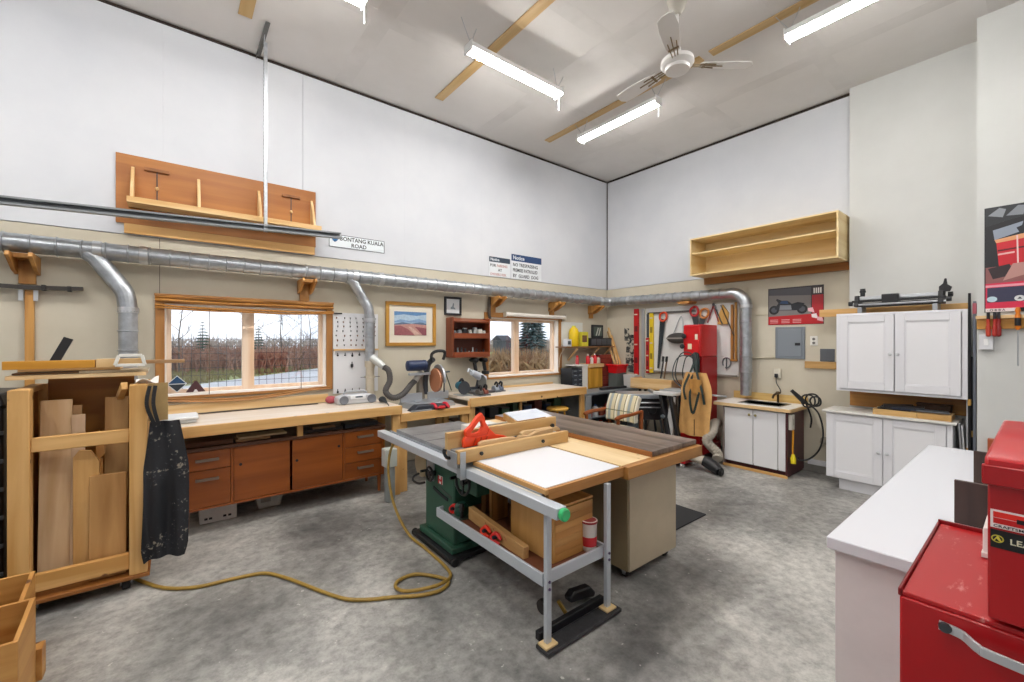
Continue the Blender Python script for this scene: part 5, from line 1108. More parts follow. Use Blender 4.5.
Pt(SK, 'counter', ct, plain('#e9e7e2', .35), 0)
ed = MB().box(5.848, 5.859, 1.925, 2.865, .822, .862); Pt(SK, 'counter_edge', ed, palepine('y'), .002)
Pt(SK, 'counter_end', MB().box(5.86, 6.48, 1.919, 1.929, .822, .862), palepine('x'), .002)
sk = MB().box(5.99, 6.30, 2.10, 2.56, .70, .71).box(5.985, 5.99, 2.10, 2.56, .70, .872).box(6.30, 6.305, 2.10, 2.56, .70, .872).box(5.99, 6.30, 2.095, 2.10, .70, .872).box(5.99, 6.30, 2.56, 2.565, .70, .872)
Pt(SK, 'basin', sk, plain('#8d9296', .25, .9), 0)
Pt(SK, 'basin_rim', MB().box(5.96, 5.985, 2.07, 2.59, .8685, .874).box(6.305, 6.33, 2.07, 2.59, .8685, .874).box(5.985, 6.305, 2.07, 2.095, .8685, .874).box(5.985, 6.305, 2.565, 2.59, .8685, .874), plain('#9ca1a5', .25, .9), 0)
Pt(SK, 'backsplash', MB().box(6.455, 6.485, 1.93, 2.86, .869, .97), wood('#d6b472', '#b99450', 'y'), .002)
Pt(SK, 'faucet', MB().tube(crv([(6.39, 2.25, .869), (6.39, 2.25, .95), (6.37, 2.25, .99), (6.28, 2.26, .975), (6.24, 2.26, .94)], 5), .014, 10), plain('#4c3a26', .35, .7), 0)
Pt(SK, 'faucet_handle', MB().ell((6.40, 2.25, 1.0), (.03, .035, .018), 12, 8), plain('#4c3a26', .35, .7), 0)
q = Pt(SK, 'socket_box', MB().box(5.93, 6.02, yr - .062, yr - .021, .60, .79), plain('#d8d4ca', .4), .005); Pt(q, 'socket', MB().box(5.955, 5.995, yr - .0655, yr - .0625, .66, .74), plain('#b9b5aa', .4), .001)
r = T('power_cable', 'short yellow power cord hanging on the burgundy cabinet side', 'cord', (5.97, 1.88, .2))
Pt(r, 'cable', MB().tube(crv([(5.975, 1.935, .60), (5.97, 1.937, .45), (5.975, 1.94, .34), (5.97, 1.935, .29)], 5), .011, 8), plain('#d9951c', .45), 0); Pt(r, 'plug', MB().tube([(5.97, 1.935, .30), (5.965, 1.933, .25), (5.955, 1.927, .19)], [.018, .032, .028], 10), plain('#e8d420', .4), 0)
# black cables
r = T('cable_loop', 'coiled black cable over the right end of the sink cabinet', 'cable', (6.1, 1.75, .2))
Pt(r, 'hand_piece', MB().tube([(6.02, 1.97, 1.085), (6.06, 1.88, .985), (6.08, 1.84, .93)], [.02, .03, .02], 10), BLACK, 0)
for i, (dy, dz, ra) in enumerate(((0, 0, .085), (-.035, .015, .08), (-.06, -.005, .065))):
    Pt(r, 'coil', MB().tube([(6.08 + .03 * i + .012 * math.sin(k), 1.81 + dy + ra * .9 * math.cos(2 * PI * k / 22), .965 + dz + ra * .9 * math.sin(2 * PI * k / 22)) for k in range(22)], .010, 7, True), BLACK, 0)
Pt(r, 'hanging_cable', MB().tube(crv([(6.08, 1.80, .93), (6.08, 1.70, .82), (6.08, 1.655, .60), (6.08, 1.69, .40), (6.07, 1.78, .27), (6.04, 1.87, .23), (6.02, 1.90, .26)], 7), .010, 8), BLACK, 0)
Pt(r, 'short_tail', MB().tube(crv([(6.10, 1.84, .94), (6.16, 1.80, .75), (6.20, 1.82, .62)], 5), .010, 7), BLACK, 0)
S('wall_pipe', 'stubby grey pipe end on the wall right of the sink cabinet', 'pipe', MB().tube([(6.49, 1.72, .44), (6.43, 1.74, .44), (6.42, 1.75, .40)], [.04, .045, .035], 14), plain('#8d8578', .5), 0)

# ---------------------------------------------------------------- back wall: shelf, poster, panel, outlets
PS = wood('#ecd6a6', '#d9bc82', 'y', .5, 9); PSX = wood('#e8d2a2', '#d6b87e', 'x', .5, 9); PSZ = wood('#dcc08a', '#c8a466', 'z', .5, 9)
r = T('wall_shelf', 'long open two-tier pine box shelf high on the back wall', 'shelf', (6.32, 2.43, 2.6))
xa, xb = 6.05, 6.498
ya, yb = 1.497, 3.318
Pt(r, 'bottom_board', MB().box(xa, xb, ya, yb, 2.675, 2.695), PS, .002); Pt(r, 'top_board', MB().box(xa, xb, ya, yb, 3.208, 3.228), PS, .002)
for y in (ya, yb - .02): Pt(r, 'end_board', MB().box(xa, xb, y, y + .02, 2.6955, 3.2075), PSX, .002)
Pt(r, 'middle_board', MB().box(xa + .03, xb, ya + .0205, yb - .0205, 2.995, 3.013), PS, .002)
Pt(r, 'back_board', MB().box(xb - .012, xb - .0005, ya + .0205, yb - .0205, 2.6955, 2.9945), PS, 0); Pt(r, 'back_board', MB().box(xb - .012, xb - .0005, ya + .0205, yb - .0205, 3.0135, 3.2075), PS, 0)
Pt(r, 'support_cleat', MB().box(6.455, 6.498, 1.50, 3.31, 2.575, 2.674), wood('#b07434', '#8d5620', 'y'), .003)
# motorcycle poster
r = T('motorcycle_poster', 'red and grey wall poster with a dark motorcycle', 'poster', (XB - .004, 2.085, 1.92))
px = XB - .004
def ppoly(pts, c, k, root=None, name='print', x=None, ax='x'):
    x = px if x is None else x
    return Pt(root or r, name, MB().prism(pts, ax, x - .0004 * k - .0006, x - .0004 * k), plain(c, .45), 0)
Pt(r, 'paper', MB().box(px, px + .002, 1.76, 2.41, 1.92, 2.425), plain('#2a2228', .4), 0)
ppoly([(1.90, 2.02), (2.40, 2.02), (2.40, 2.41), (1.90, 2.41)], '#7a7573', 1); ppoly([(1.90, 2.30), (2.40, 2.33), (2.40, 2.41), (1.90, 2.41)], '#4d4c52', 2)
ppoly([(1.765, 1.925), (2.405, 1.925), (2.405, 2.035), (1.765, 2.06)], '#b8121c', 3); ppoly([(1.765, 2.06), (1.89, 2.05), (1.89, 2.30), (1.765, 2.30)], '#a81a24', 3)
ppoly([(1.77, 2.31), (1.885, 2.31), (1.885, 2.40), (1.77, 2.40)], '#3a2c30', 3)
for i in range(4): ppoly([(1.785 + .024 * i, 2.32), (1.80 + .024 * i, 2.32), (1.80 + .024 * i, 2.39), (1.785 + .024 * i, 2.39)], '#e2ded8', 4)
for yc in (2.335, 2.00):
    pts = [(yc + .062 * math.cos(2 * PI * k / 20), 2.125 + .062 * math.sin(2 * PI * k / 20)) for k in range(20)]; ppoly(pts, '#15161a', 5, name='printed_wheel')
    pts = [(yc + .036 * math.cos(2 * PI * k / 16), 2.125 + .036 * math.sin(2 * PI * k / 16)) for k in range(16)]; ppoly(pts, '#4a4c55', 6, name='printed_hub')
ppoly([(2.33, 2.14), (2.28, 2.12), (2.06, 2.11), (2.01, 2.14), (1.97, 2.20), (2.05, 2.22), (2.12, 2.20), (2.17, 2.245), (2.24, 2.25), (2.30, 2.28), (2.31, 2.26), (2.28, 2.22)], '#1d2028', 7, name='printed_bike')
ppoly([(2.27, 2.215), (2.16, 2.20), (2.17, 2.24), (2.24, 2.245)], '#27436b', 8, name='printed_tank'); ppoly([(2.27, 2.125), (2.12, 2.12), (2.13, 2.185), (2.26, 2.19)], '#7d8087', 8, name='printed_engine')
for y0 in (2.355, 2.215, 2.08):
    for j in range(3): ppoly([(y0 - .07, 1.945 + .02 * j), (y0 + .03, 1.945 + .02 * j), (y0 + .03, 1.953 + .02 * j), (y0 - .07, 1.953 + .02 * j)], '#d9a2a4', 5)
for k, (y0, z0) in enumerate(((1.90, 2.07), (1.86, 1.99), (1.80, 1.95))): ppoly([(y0 - .04, z0), (y0 + .03, z0 + .02), (y0 + .035, z0 + .06), (y0 - .02, z0 + .07)], '#e6b0b8' if k != 1 else '#f0e4e6', 9 + k)
# grey breaker panel
r = T('breaker_panel', 'grey electrical breaker panel on the back wall', 'electrical panel', (XB - .02, 2.14, 1.46))
Pt(r, 'panel_box', MB().box(XB - .02, XB - .001, 1.965, 2.315, 1.46, 1.89), plain('#7e868e', .4, .2), .004)
d = Pt(r, 'panel_door', MB().box(XB - .028, XB - .0205, 2.00, 2.28, 1.49, 1.86), plain('#868e96', .4, .2), .004); Pt(d, 'door_latch', MB().box(XB - .034, XB - .0285, 2.015, 2.075, 1.64, 1.675), INK, .002)
r = T('wall_outlet', 'white wall outlet right of the grey breaker panel', 'outlet', (XB - .006, 1.868, 1.64)); Pt(r, 'plate', MB().box(XB - .008, XB - .001, 1.825, 1.91, 1.64, 1.765), plain('#e3e1da', .4), .003)
for z in (1.675, 1.725): Pt(r, 'socket', MB().lathe([(.017, 0), (.017, -.004)], (XB - .008, 1.868, z), 'x', 14), plain('#6d6b66', .5), 0)
S('wall_plate', 'square dark grey plate above the wood rail on the back wall', 'plate', MB().box(XB - .012, XB - .001, 1.645, 1.80, 1.44, 1.60), plain('#565a60', .5), .003)
S('wood_rail', 'short speckled wood rail under the dark grey wall plate', 'rail', MB().box(XB - .03, XB - .001, 1.50, 1.965, 1.345, 1.435), wood('#c79e62', '#a9804a', 'y', .6, 20), .003)
r = T('wall_outlet', 'white outlet with a black cord above the sink cabinet', 'outlet', (XB - .01, 2.29, 1.2)); Pt(r, 'plate', MB().box(XB - .03, XB - .001, 2.25, 2.335, 1.19, 1.32), plain('#d9d4c4', .4), .004); Pt(r, 'plug', MB().box(XB - .055, XB - .031, 2.275, 2.315, 1.20, 1.25), INK, .004)
Pt(r, 'cord', MB().tube(crv([(XB - .05, 2.295, 1.20), (XB - .045, 2.29, 1.12), (XB - .04, 2.25, 1.04), (XB - .05, 2.24, .99)], 5), .006, 6), INK, 0)
S('conduit', 'thin surface conduit running left from the breaker panel', 'conduit', MB().cyl((XB - .015, 2.32, 1.475), (XB - .015, 2.78, 1.44), .012, 10), plain('#b9b09a', .5), 0)
S('conduit', 'thin surface raceway above the breaker panel behind the poster', 'conduit', MB().box(XB - .012, XB - .001, 2.42, 2.60, 2.065, 2.075), plain('#c2b9a2', .5), .001)
# ---------------------------------------------------------------- white cabinets right of the back wall
CW = plain('#e3e3e7', .35); CW2 = plain('#e9e9ec', .35)
def panel_door(root, x, y0, y1, z0, z1, ky, kz, name='door'):
    """recessed-panel door facing -X with its front at x"""
    w = .075
    d = Pt(root, name, MB().box(x + .010, x + .018, y0 + w - .004, y1 - w + .004, z0 + w - .004, z1 - w + .004), CW2, 0)
    for a in ((y0, y0 + w, z0, z1), (y1 - w, y1, z0, z1)): Pt(d, 'door_stile', MB().box(x, x + .02, a[0], a[1], a[2], a[3]), CW, .003)
    for a in ((y0 + w + .0005, y1 - w - .0005, z0, z0 + w), (y0 + w + .0005, y1 - w - .0005, z1 - w, z1)): Pt(d, 'door_rail', MB().box(x, x + .02, a[0], a[1], a[2], a[3]), CW, .003)
    bd = MB()
    for a in ((y0 + w + .012, y1 - w - .012, z0 + w, z0 + w + .012), (y0 + w + .012, y1 - w - .012, z1 - w - .012, z1 - w), (y0 + w, y0 + w + .012, z0 + w, z1 - w), (y1 - w - .012, y1 - w, z0 + w, z1 - w)): bd.box(x + .006, x + .012, a[0], a[1], a[2], a[3])
    Pt(d, 'door_bead', bd, CW, .002)
    if ky: Pt(d, 'door_knob', MB().lathe([(.006, 0), (.006, -.012), (.016, -.017), (.017, -.024), (.010, -.030)], (x, ky, kz), 'x', 16), plain('#cfd1d4', .3), 0)
r = T('wall_cabinet', 'large white two-door wall cabinet hanging on the pine board', 'cabinet', (6.15, .98, 1.14))
Pt(r, 'carcass', MB().box(5.985, 6.335, .478, 1.49, 1.14, 2.00), CW, .002)
Pt(r, 'face_frame', MB().box(5.96, 5.984, .462, .50, 1.135, 2.01).box(5.96, 5.984, 1.465, 1.495, 1.135, 2.01).box(5.96, 5.984, .50, 1.465, 1.135, 1.16).box(5.96, 5.984, .50, 1.465, 1.985, 2.01), CW, .002)
panel_door(r, 5.939, .505, .985, 1.165, 1.982, .96, 1.56); panel_door(r, 5.939, .993, 1.462, 1.165, 1.982, 1.022, 1.56)
r = T('backing_board', 'pine board on the wall above and behind the white wall cabinet', 'board', (6.35, 1.1, .9))
Pt(r, 'upper_board', MB().box(6.337, 6.36, .475, 1.765, 2.00, 2.09), pine('y'), .002)
Pt(r, 'lower_board', MB().box(6.345, 6.378, .48, 1.46, .93, 1.139), wood('#c08a42', '#96602a', 'y', .5, 9, True), .002)
r = T('base_cabinet', 'white two-door base cabinet standing below the white wall cabinet', 'cabinet', (6.13, 1.07, 0))
Pt(r, 'carcass', MB().box(5.95, 6.365, .56, 1.59, .13, .88), CW, .002)
panel_door(r, 5.929, 1.085, 1.585, .14, .87, 1.115, .50); panel_door(r, 5.929, .605, 1.077, .14, .87, 1.045, .50)
Pt(r, 'corner_post', MB().box(5.93, 5.949, .56, .598, .13, .88), CW, .002)
Pt(r, 'toe_kick', MB().box(6.0, 6.36, .58, 1.48, 0, .129), CW, .002)
Pt(r, 'top', MB().box(5.90, 6.37, .53, 1.62, .881, .905), plain('#dddcd6', .4), .004)
r = T('tool_tray', 'shallow pine tray filled with dark flat parts on the white base cabinet', 'tray', (6.08, .87, .906))
Pt(r, 'tray_front', MB().box(5.955, 5.975, .82, 1.17, .906, .965), wood('#d4ae72', '#b98d50', 'y'), .002); Pt(r, 'tray_front', MB().box(5.955, 5.975, .57, .817, .906, .965), wood('#d4ae72', '#b98d50', 'y'), .002)
Pt(r, 'tray_back', MB().box(6.20, 6.215, .57, 1.17, .906, .965), palepine('y'), .002); Pt(r, 'tray_floor', MB().box(5.976, 6.199, .57, 1.17, .9065, .915), palepine('y'), 0)
for y in (.57, 1.155): Pt(r, 'tray_end', MB().box(5.976, 6.199, y, y + .015, .916, .965), palepine('x'), .002)
for i, (y0, y1, dz, c) in enumerate(((.88, 1.14, .0, '#1d1f24'), (.66, 1.02, .012, '#2a3148'), (.78, 1.12, .026, '#23262c'), (.60, .84, .010, '#6c7076'), (.86, 1.10, .04, '#191a1d'))):
    S('flat_part', ['black plate at the bottom left of the pine tray', 'dark blue plate in the middle of the pine tray', 'charcoal plate tilted on the blue plate in the tray', 'grey plate at the right end of the pine tray', 'topmost black plate in the pine tray'][i], 'metal plate', MB().obox((6.08, (y0 + y1) / 2, .968 + dz), (.17, y1 - y0, .012), (-.05 if i in (2, 4) else .02, 0, .05 * i)), plain(c, .35), .002, 'plates in the pine tray')
r = T('brown_box', 'dark brown short box behind the pine tray on the base cabinet', 'box', (6.3, .70, .906)); Pt(r, 'box', MB().box(6.24, 6.34, .60, .86, .907, 1.02), plain('#4e3018', .5), .003); Pt(r, 'box_lid', MB().box(6.235, 6.343, .595, .865, 1.021, 1.035), plain('#5b3a20', .5), .003)
for i, (y0, y1, z1) in enumerate(((.470, .482, .87), (.495, .507, .89))):
    S('hardboard_sheet', ['white panel leaning right of the base cabinet, nearest the corner', 'white panel leaning right beside the base cabinet side'][i], 'panel', MB().hexa([(6.02 + .05 * i, y0 - .02, 0), (6.30, y0 - .02, 0), (6.30, y1 - .02, 0), (6.02 + .05 * i, y1 - .02, 0), (6.02 + .05 * i, y0 + .03, z1), (6.30, y0 + .03, z1), (6.30, y1 + .03, z1), (6.02 + .05 * i, y1 + .03, z1)]), plain('#dcdde0', .45), .002)
# long black jig on top of the wall cabinet
J = T('dovetail_jig', 'long black and silver clamping jig standing on the white wall cabinet', 'jig', (6.18, 1.0, 2.01))
for y in (.70, 1.31): Pt(J, 'foot', MB().box(6.08, 6.28, y - .02, y + .02, 2.011, 2.085), plain('#a4a8ab', .35, .6), .003)
Pt(J, 'lower_beam', MB().box(6.10, 6.26, .64, 1.36, 2.086, 2.13), BLACK, .006)
Pt(J, 'top_beam', MB().box(6.12, 6.24, .64, 1.35, 2.165, 2.205), plain('#c6c9cc', .3, .7), .004); Pt(J, 'mid_bar', MB().box(6.08, 6.11, .62, 1.38, 2.135, 2.16), BLACK, .003)
Pt(J, 'rod', MB().cyl((6.09, .60, 2.11), (6.09, 1.39, 2.11), .012, 10), STEEL, 0)
for y in (.66, 1.34): Pt(J, 'end_bracket', MB().prism([(6.07, 2.09), (6.27, 2.09), (6.25, 2.215), (6.10, 2.215)], 'y', y - .02, y + .02), BLACK, .004)
Pt(J, 'carriage', MB().box(6.075, 6.20, .98, 1.12, 2.12, 2.215), BLACK, .006)
for y, x in ((1.39, 6.08), (.60, 6.08), (.60, 6.2)): Pt(J, 'clamp_knob', MB().lathe([(.01, -.02), (.026, -.018), (.026, .018), (.01, .02)], (x, y, 2.125 if x < 6.1 else 2.18), 'y', 14), BLACK, 0)
Pt(J, 'post', MB().box(6.15, 6.19, 1.28, 1.32, 2.206, 2.25), BLACK, .004); Pt(J, 'post_knob', MB().lathe([(.028, 0), (.03, .015), (.022, .035), (.026, .045)], (6.17, 1.30, 2.251), n=14), BLACK, 0)
Pt(J, 'lever', MB().prism([(.60, 2.206), (.68, 2.206), (.68, 2.26), (.65, 2.29), (.64, 2.34), (.625, 2.34), (.62, 2.28), (.585, 2.25)], 'x', 6.15, 6.18), BLACK, .004)
# clamps and rails leaning in the corner
for i, (y, x, w, z1, c) in enumerate(((.452, 5.985, .018, 2.16, '#121316'), (.418, 5.985, .02, 2.08, '#6d727c'), (.430, 6.03, .028, 1.55, '#24262b'), (.470, 6.05, .014, 1.20, '#c8cbcf'))):
    q = T('long_rail', ['tallest thin black rail leaning in the corner right of the white cabinets', 'blue-grey rail with a pink tip in the corner by the cabinets', 'wide dark rail in the corner behind the tallest rail', 'short silver rail lowest in the corner by the base cabinet'][i], 'rail', (x, y, 0), 0, 'rails in the corner')
    Pt(q, 'bar', MB().box(x - .02, x + .02, y - w / 2, y + w / 2, 0, z1), plain(c, .4, .3), .002)
    Pt(q, 'end_stop', MB().box(x - .026, x + .026, y - w / 2 - .003, y + w / 2 + .003, z1 - .12, z1 - .02) if i == 1 else MB().box(x - .024, x + .024, y - w / 2 - .002, y + w / 2 + .002, z1 * .5, z1 * .5 + .06), plain('#b05a66' if i == 1 else '#b58d4a', .4), .002)
# ---------------------------------------------------------------- right wall: car poster, tool strip
px2 = XR - .003
r = T('car_poster', 'tall framed poster of a red sports car on the right wall', 'poster', (XR - .01, .0, 1.92))
Pt(r, 'print_sheet', MB().box(XR - .012, XR - .001, -.45, .352, 1.965, 2.935), plain('#1f2024', .35), .001)
x_ = XR - .012
def pp2(pts, c, k, name='print'): Pt(r, name, MB().prism(pts, 'x', x_ - .0005 * k - .0007, x_ - .0005 * k), plain(c, .35), 0)
pp2([(.345, 2.76), (.20, 2.80), (-.1, 2.86), (-.44, 2.90), (-.44, 2.93), (.345, 2.93)], '#2b2d31', 1)
pp2([(.33, 2.86), (.24, 2.83), (.22, 2.90), (.26, 2.92)], '#8d9297', 2); pp2([(.22, 2.84), (.12, 2.83), (.10, 2.91), (.15, 2.92)], '#83888e', 2)
pp2([(.30, 2.72), (.12, 2.77), (.14, 2.68), (.29, 2.63)], '#8f99a8', 2); pp2([(.16, 2.72), (-.05, 2.82), (-.3, 2.80), (-.3, 2.70), (.14, 2.67)], '#23252b', 3)
pp2([(.10, 2.82), (.06, 2.87), (-.02, 2.86), (-.03, 2.81), (.05, 2.79)], '#e6e2e2', 4); pp2([(.02, 2.88), (-.25, 2.89), (-.25, 2.83), (-.03, 2.82)], '#b8243a', 4)
pp2([(.28, 2.62), (.10, 2.66), (-.40, 2.70), (-.40, 2.40), (.26, 2.34)], '#c8222f', 4, 'printed_tail_panel'); pp2([(.29, 2.63), (.10, 2.665), (-.40, 2.705), (-.40, 2.68), (.28, 2.60)], '#e0a070', 5)
pp2([(.27, 2.535), (.0, 2.56), (.0, 2.545), (.27, 2.52)], '#5a1018', 5); pp2([(.16, 2.65), (.15, 2.65), (.145, 2.36), (.155, 2.36)], '#e7c8c4', 6); pp2([(.27, 2.50), (.17, 2.51), (.17, 2.495), (.27, 2.485)], '#e8b9b4', 6)
pp2([(.345, 2.38), (-.40, 2.42), (-.40, 2.20), (.345, 2.20)], '#8d5a58', 5); pp2([(.33, 2.37), (.20, 2.40), (.17, 2.30), (.30, 2.27)], '#33262a', 6); pp2([(.18, 2.40), (-.1, 2.42), (-.3, 2.34), (.0, 2.33), (.24, 2.25)], '#b98a82', 7)
pp2([(.345, 2.23), (-.40, 2.25), (-.40, 2.0), (.345, 2.0)], '#d92f50', 8, 'printed_body'); pp2([(.335, 2.19), (.0, 2.195), (.06, 2.06), (.335, 2.055)], '#3a3a52', 9, 'printed_rear_window'); pp2([(.345, 2.215), (-.40, 2.225), (-.40, 2.205), (.345, 2.195)], '#e79aa8', 9)
for yc, c in ((.305, '#bcd4de'), (.14, '#d8dadc')): pp2([(yc + .032 * math.cos(2 * PI * k / 18), 2.085 + .026 * math.sin(2 * PI * k / 18)) for k in range(18)], c, 10, 'printed_badge')
pp2([(.155, 2.078), (.125, 2.078), (.14, 2.098)], '#4a4c58', 11)
pp2([(.345, 2.0), (.14, 2.0), (.14, 1.968), (.345, 1.968)], '#e9dcdc', 10, 'printed_plate')
text(r, '· O·B·B·A', INK, (x_ - .0065, .335, 1.975), (0, -1, 0), (0, 0, 1), .028, .0003)
r = T('tool_rail', 'pine tool rail on the right wall under the car poster', 'rail', (XR - .03, .0, 1.83))
Pt(r, 'rail_front', MB().box(XR - .03, XR - .001, -.45, .40, 1.81, 1.905), wood('#c08a3e', '#9a6a26', 'y'), .002); Pt(r, 'rail_top', MB().box(XR - .05, XR - .001, -.45, .405, 1.906, 1.935), palepine('y'), .002)
for i, (y, L, c) in enumerate(((.325, .0, '#b33a24'), (.285, 0, '#a8281e'), (.262, .0, '#8a1c1c'), (.150, .30, '#d8791c'))):
    q = T('screwdriver', ['orange-red handled screwdriver at the left of the tool rail', 'red handled screwdriver second on the tool rail', 'dark red handled screwdriver third on the tool rail', 'orange and black screwdriver with a long shaft on the tool rail'][i], 'screwdriver', (XR - .06, y, 1.7), 0, 'screwdrivers on the tool rail')
    if i < 3:
        Pt(q, 'handle', MB().lathe([(.008, 1.74), (.017, 1.75), (.017, 1.83), (.011, 1.845), (.014, 1.90)], (XR - .068, y, 0), n=12), plain(c, .3), 0); Pt(q, 'shaft', MB().cyl((XR - .068, y, 1.9005), (XR - .068, y, 1.965), .011, 8), INK, 0)
    else:
        Pt(q, 'handle', MB().lathe([(.010, 1.80), (.018, 1.83), (.018, 1.93), (.012, 1.95), (.019, 1.97), (.012, 2.0)], (XR - .07, y, 0), n=12), plain(c, .3), 0); Pt(q, 'grip_band', MB().lathe([(.019, 1.835), (.0195, 1.84), (.0195, 1.90), (.019, 1.905)], (XR - .07, y, 0), n=12), BLACK, 0); Pt(q, 'shaft', MB().cyl((XR - .07, y, 1.799), (XR - .07, y, 1.48), .005, 8), STEEL, 0)
r = T('light_switch', 'white wall switch box under the left end of the tool rail', 'switch', (XR - .03, .34, 1.6)); Pt(r, 'switch_box', MB().box(XR - .045, XR - .001, .295, .385, 1.62, 1.76), plain('#d9dade', .4), .004); Pt(r, 'rocker', MB().box(XR - .05, XR - .0455, .325, .355, 1.66, 1.72), plain('#eeeeee', .4), .002)
S('orange_clip', 'small orange clamp lying by the corner at the counter end', 'clamp', MB().box(5.86, 5.92, .29, .33, .60, .80), plain('#a8532e', .5), .004)

# ---------------------------------------------------------------- white counter with tool chests
r = T('counter', 'long white laminate counter at the right side of the photo', 'counter', (3.2, .23, 0))
LAM = plain('#d6d8de', .32)
Pt(r, 'top', MB().box(2.04, 4.44, -.09, .545, .872, .92), LAM, .005)
Pt(r, 'end_panel', MB().box(2.075, 2.095, -.08, .525, 0, .871), plain('#d9d4d3', .45, var=.04, scale=6), .002); Pt(r, 'end_panel', MB().box(4.42, 4.44, -.08, .53, 0, .864), LAM, .002)
Pt(r, 'front_panel', MB().box(2.081, 4.419, .50, .52, .10, .864), LAM, .002); Pt(r, 'back_panel', MB().box(2.081, 4.419, -.08, -.06, 0, .864), LAM, .002)
Pt(r, 'toe_kick', MB().box(2.081, 4.419, .44, .46, 0, .10), plain('#7a5230', .5), .002)
S('wood_wedge', 'small wood block on the floor by the counter corner', 'offcut', MB().box(2.045, 2.073, .50, .56, 0, .14), fir('z'), .003)
for i, (x, y0, y1, z1, c) in enumerate(((2.62, .09, .243, 1.104, '#46302a'), (3.30, .10, .235, 1.12, '#4a3a30'))):
    S('hardboard_offcut', ['dark brown panel standing on the counter behind the red chest', 'narrow dark panel standing farther back on the counter'][i], 'panel', MB().box(x, x + .018, y0, y1, .9205, z1), wood(c, '#33221c', 'z', .5), .002)
CR = plain('#a20f16', .28, h2='#ac141a', scale=3); CRD = plain('#7d0a10', .3)
def worn_red():
    m, nt, b = base_mat('worn_red_paint'); N = nt.nodes.new; L = nt.links.new
    t = N('ShaderNodeTexCoord'); n = N('ShaderNodeTexNoise'); n.inputs['Scale'].default_value = 9; n.inputs['Detail'].default_value = 7; n.inputs['Roughness'].default_value = .7; mp = N('ShaderNodeMapping'); mp.inputs['Scale'].default_value = (.5, 1.6, 1)
    L(t.outputs['Object'], mp.inputs[0]); L(mp.outputs[0], n.inputs['Vector']); r_ = N('ShaderNodeValToRGB'); e = r_.color_ramp.elements
    e[0].position = .57; e[0].color = lin('#ae1218'); e[1].position = .68; e[1].color = lin('#dda39e'); L(n.outputs['Fac'], r_.inputs['Fac']); L(r_.outputs['Color'], b.inputs['Base Color']); b.inputs['Roughness'].default_value = .3; return m
WR = worn_red()
TC = T('tool_cabinet', 'red steel rolling tool cabinet in front of the white counter', 'tool chest', (1.68, .0, 0))
tx0, tx1, ty0, ty1, tz = 1.365, 1.975, -.24, .218, 1.10
Pt(TC, 'body', MB().box(tx0, tx1, ty0, ty1, .13, tz - .012), CR, .004)
Pt(TC, 'top_sheet', MB().box(tx0 + .004, tx1 - .004, ty0 + .004, ty1 - .004, tz - .0115, tz), WR, .002)
Pt(TC, 'top_lip', MB().box(tx1 - .0038, tx1 + .004, ty0, ty1 + .002, tz - .012, tz + .012).box(tx0, tx1 - .004, ty1 - .0038, ty1 + .003, tz - .012, tz + .006), CRD, .002)
hd = crv([(tx0 - .004, .150, 1.055), (tx0 - .006, .125, 1.054), (tx0 - .012, .11, 1.053), (tx0 - .036, .088, 1.050), (tx0 - .042, .06, 1.048), (tx0 - .042, -.12, 1.040), (tx0 - .036, -.16, 1.038), (tx0 - .012, -.185, 1.036), (tx0 - .004, -.215, 1.035)], 6)
m = MB()
for a, b in zip(hd, hd[1:]): m.bar(a + (a - b) * .12, b + (b - a) * .12, .006, .020, (0, 0, 1))
Pt(TC, 'side_handle', m, plain('#c9ccd0', .3, .6), .001, 'chrome side handle')
Pt(TC, 'handle_bolt', MB().lathe([(.012, 0), (.010, -.006)], (tx0 - .007, .140, 1.0545), 'x', 12), plain('#55585c', .3, .8), 0)
for i, z in enumerate((.95, .83, .70, .54, .36, .16)):
    Pt(TC, 'drawer', MB().box(tx0 + .02, tx1 - .02, ty0 - .012, ty0 - .0005, z - .0, z + (.10, .11, .12, .13, .15, .18)[i] - .012), CRD, .003)
for x in (tx0 + .06, tx1 - .06):
    for y in (ty0 + .06, ty1 - .06): caster(TC, x, y, .05, .129)
TT = T('tool_chest', 'red steel top tool chest with striped decals on the rolling cabinet', 'tool chest', (1.68, -.1, 1.1))
ux0, ux1, uy0, uy1 = 1.345, 1.985, -.25, .080
Pt(TT, 'chest_body', MB().box(ux0 + .006, ux1 - .006, uy0, uy1 - .004, tz + .013, 1.403), CR, .004)
lid = MB().prism([(ux0, 1.404), (ux1 + .02, 1.404), (ux1 + .02, 1.452), (ux1 + .005, 1.458), (ux0 + .012, 1.458), (ux0 - .002, 1.450), (ux0 - .004, 1.44)], 'y', uy0, uy1)
Pt(TT, 'lid', lid, WR, .006)
Pt(TT, 'lid_skirt', MB().box(ux0 - .006, ux0 + .0055, uy0, uy1 + .004, 1.398, 1.440), CR, .003)
xd = ux0 + .006
def dec(y0, y1, z0, z1, c, k): Pt(TT, 'decal', MB().box(xd - .0004 * k - .0005, xd - .0004 * k, y0, y1, z0, z1), plain(c, .3) if isinstance(c, str) else c, 0)
dec(-.21, .072, 1.308, 1.346, '#e6dcd8', 1); dec(-.20, .068, 1.330, 1.342, '#e2261a', 2); dec(-.20, .068, 1.3175, 1.329, '#c41414', 2); dec(-.20, .036, 1.325, 1.334, '#141414', 3)
text(TT, 'CRAFTSMAN', INK, (xd - .0018, .068, 1.310), (0, -1, 0), (0, 0, 1), .0075, .0002, sx=1.3)
dec(-.22, .072, 1.266, 1.304, '#101214', 1)
Pt(TT, 'logo_ring', MB().tube([(xd - .0012, .062 + .008 * math.cos(k * PI / 12), 1.2855 + .007 * math.sin(k * PI / 12)) for k in range(24)], .0010, 6, True), plain('#c8b83c', .4), 0)
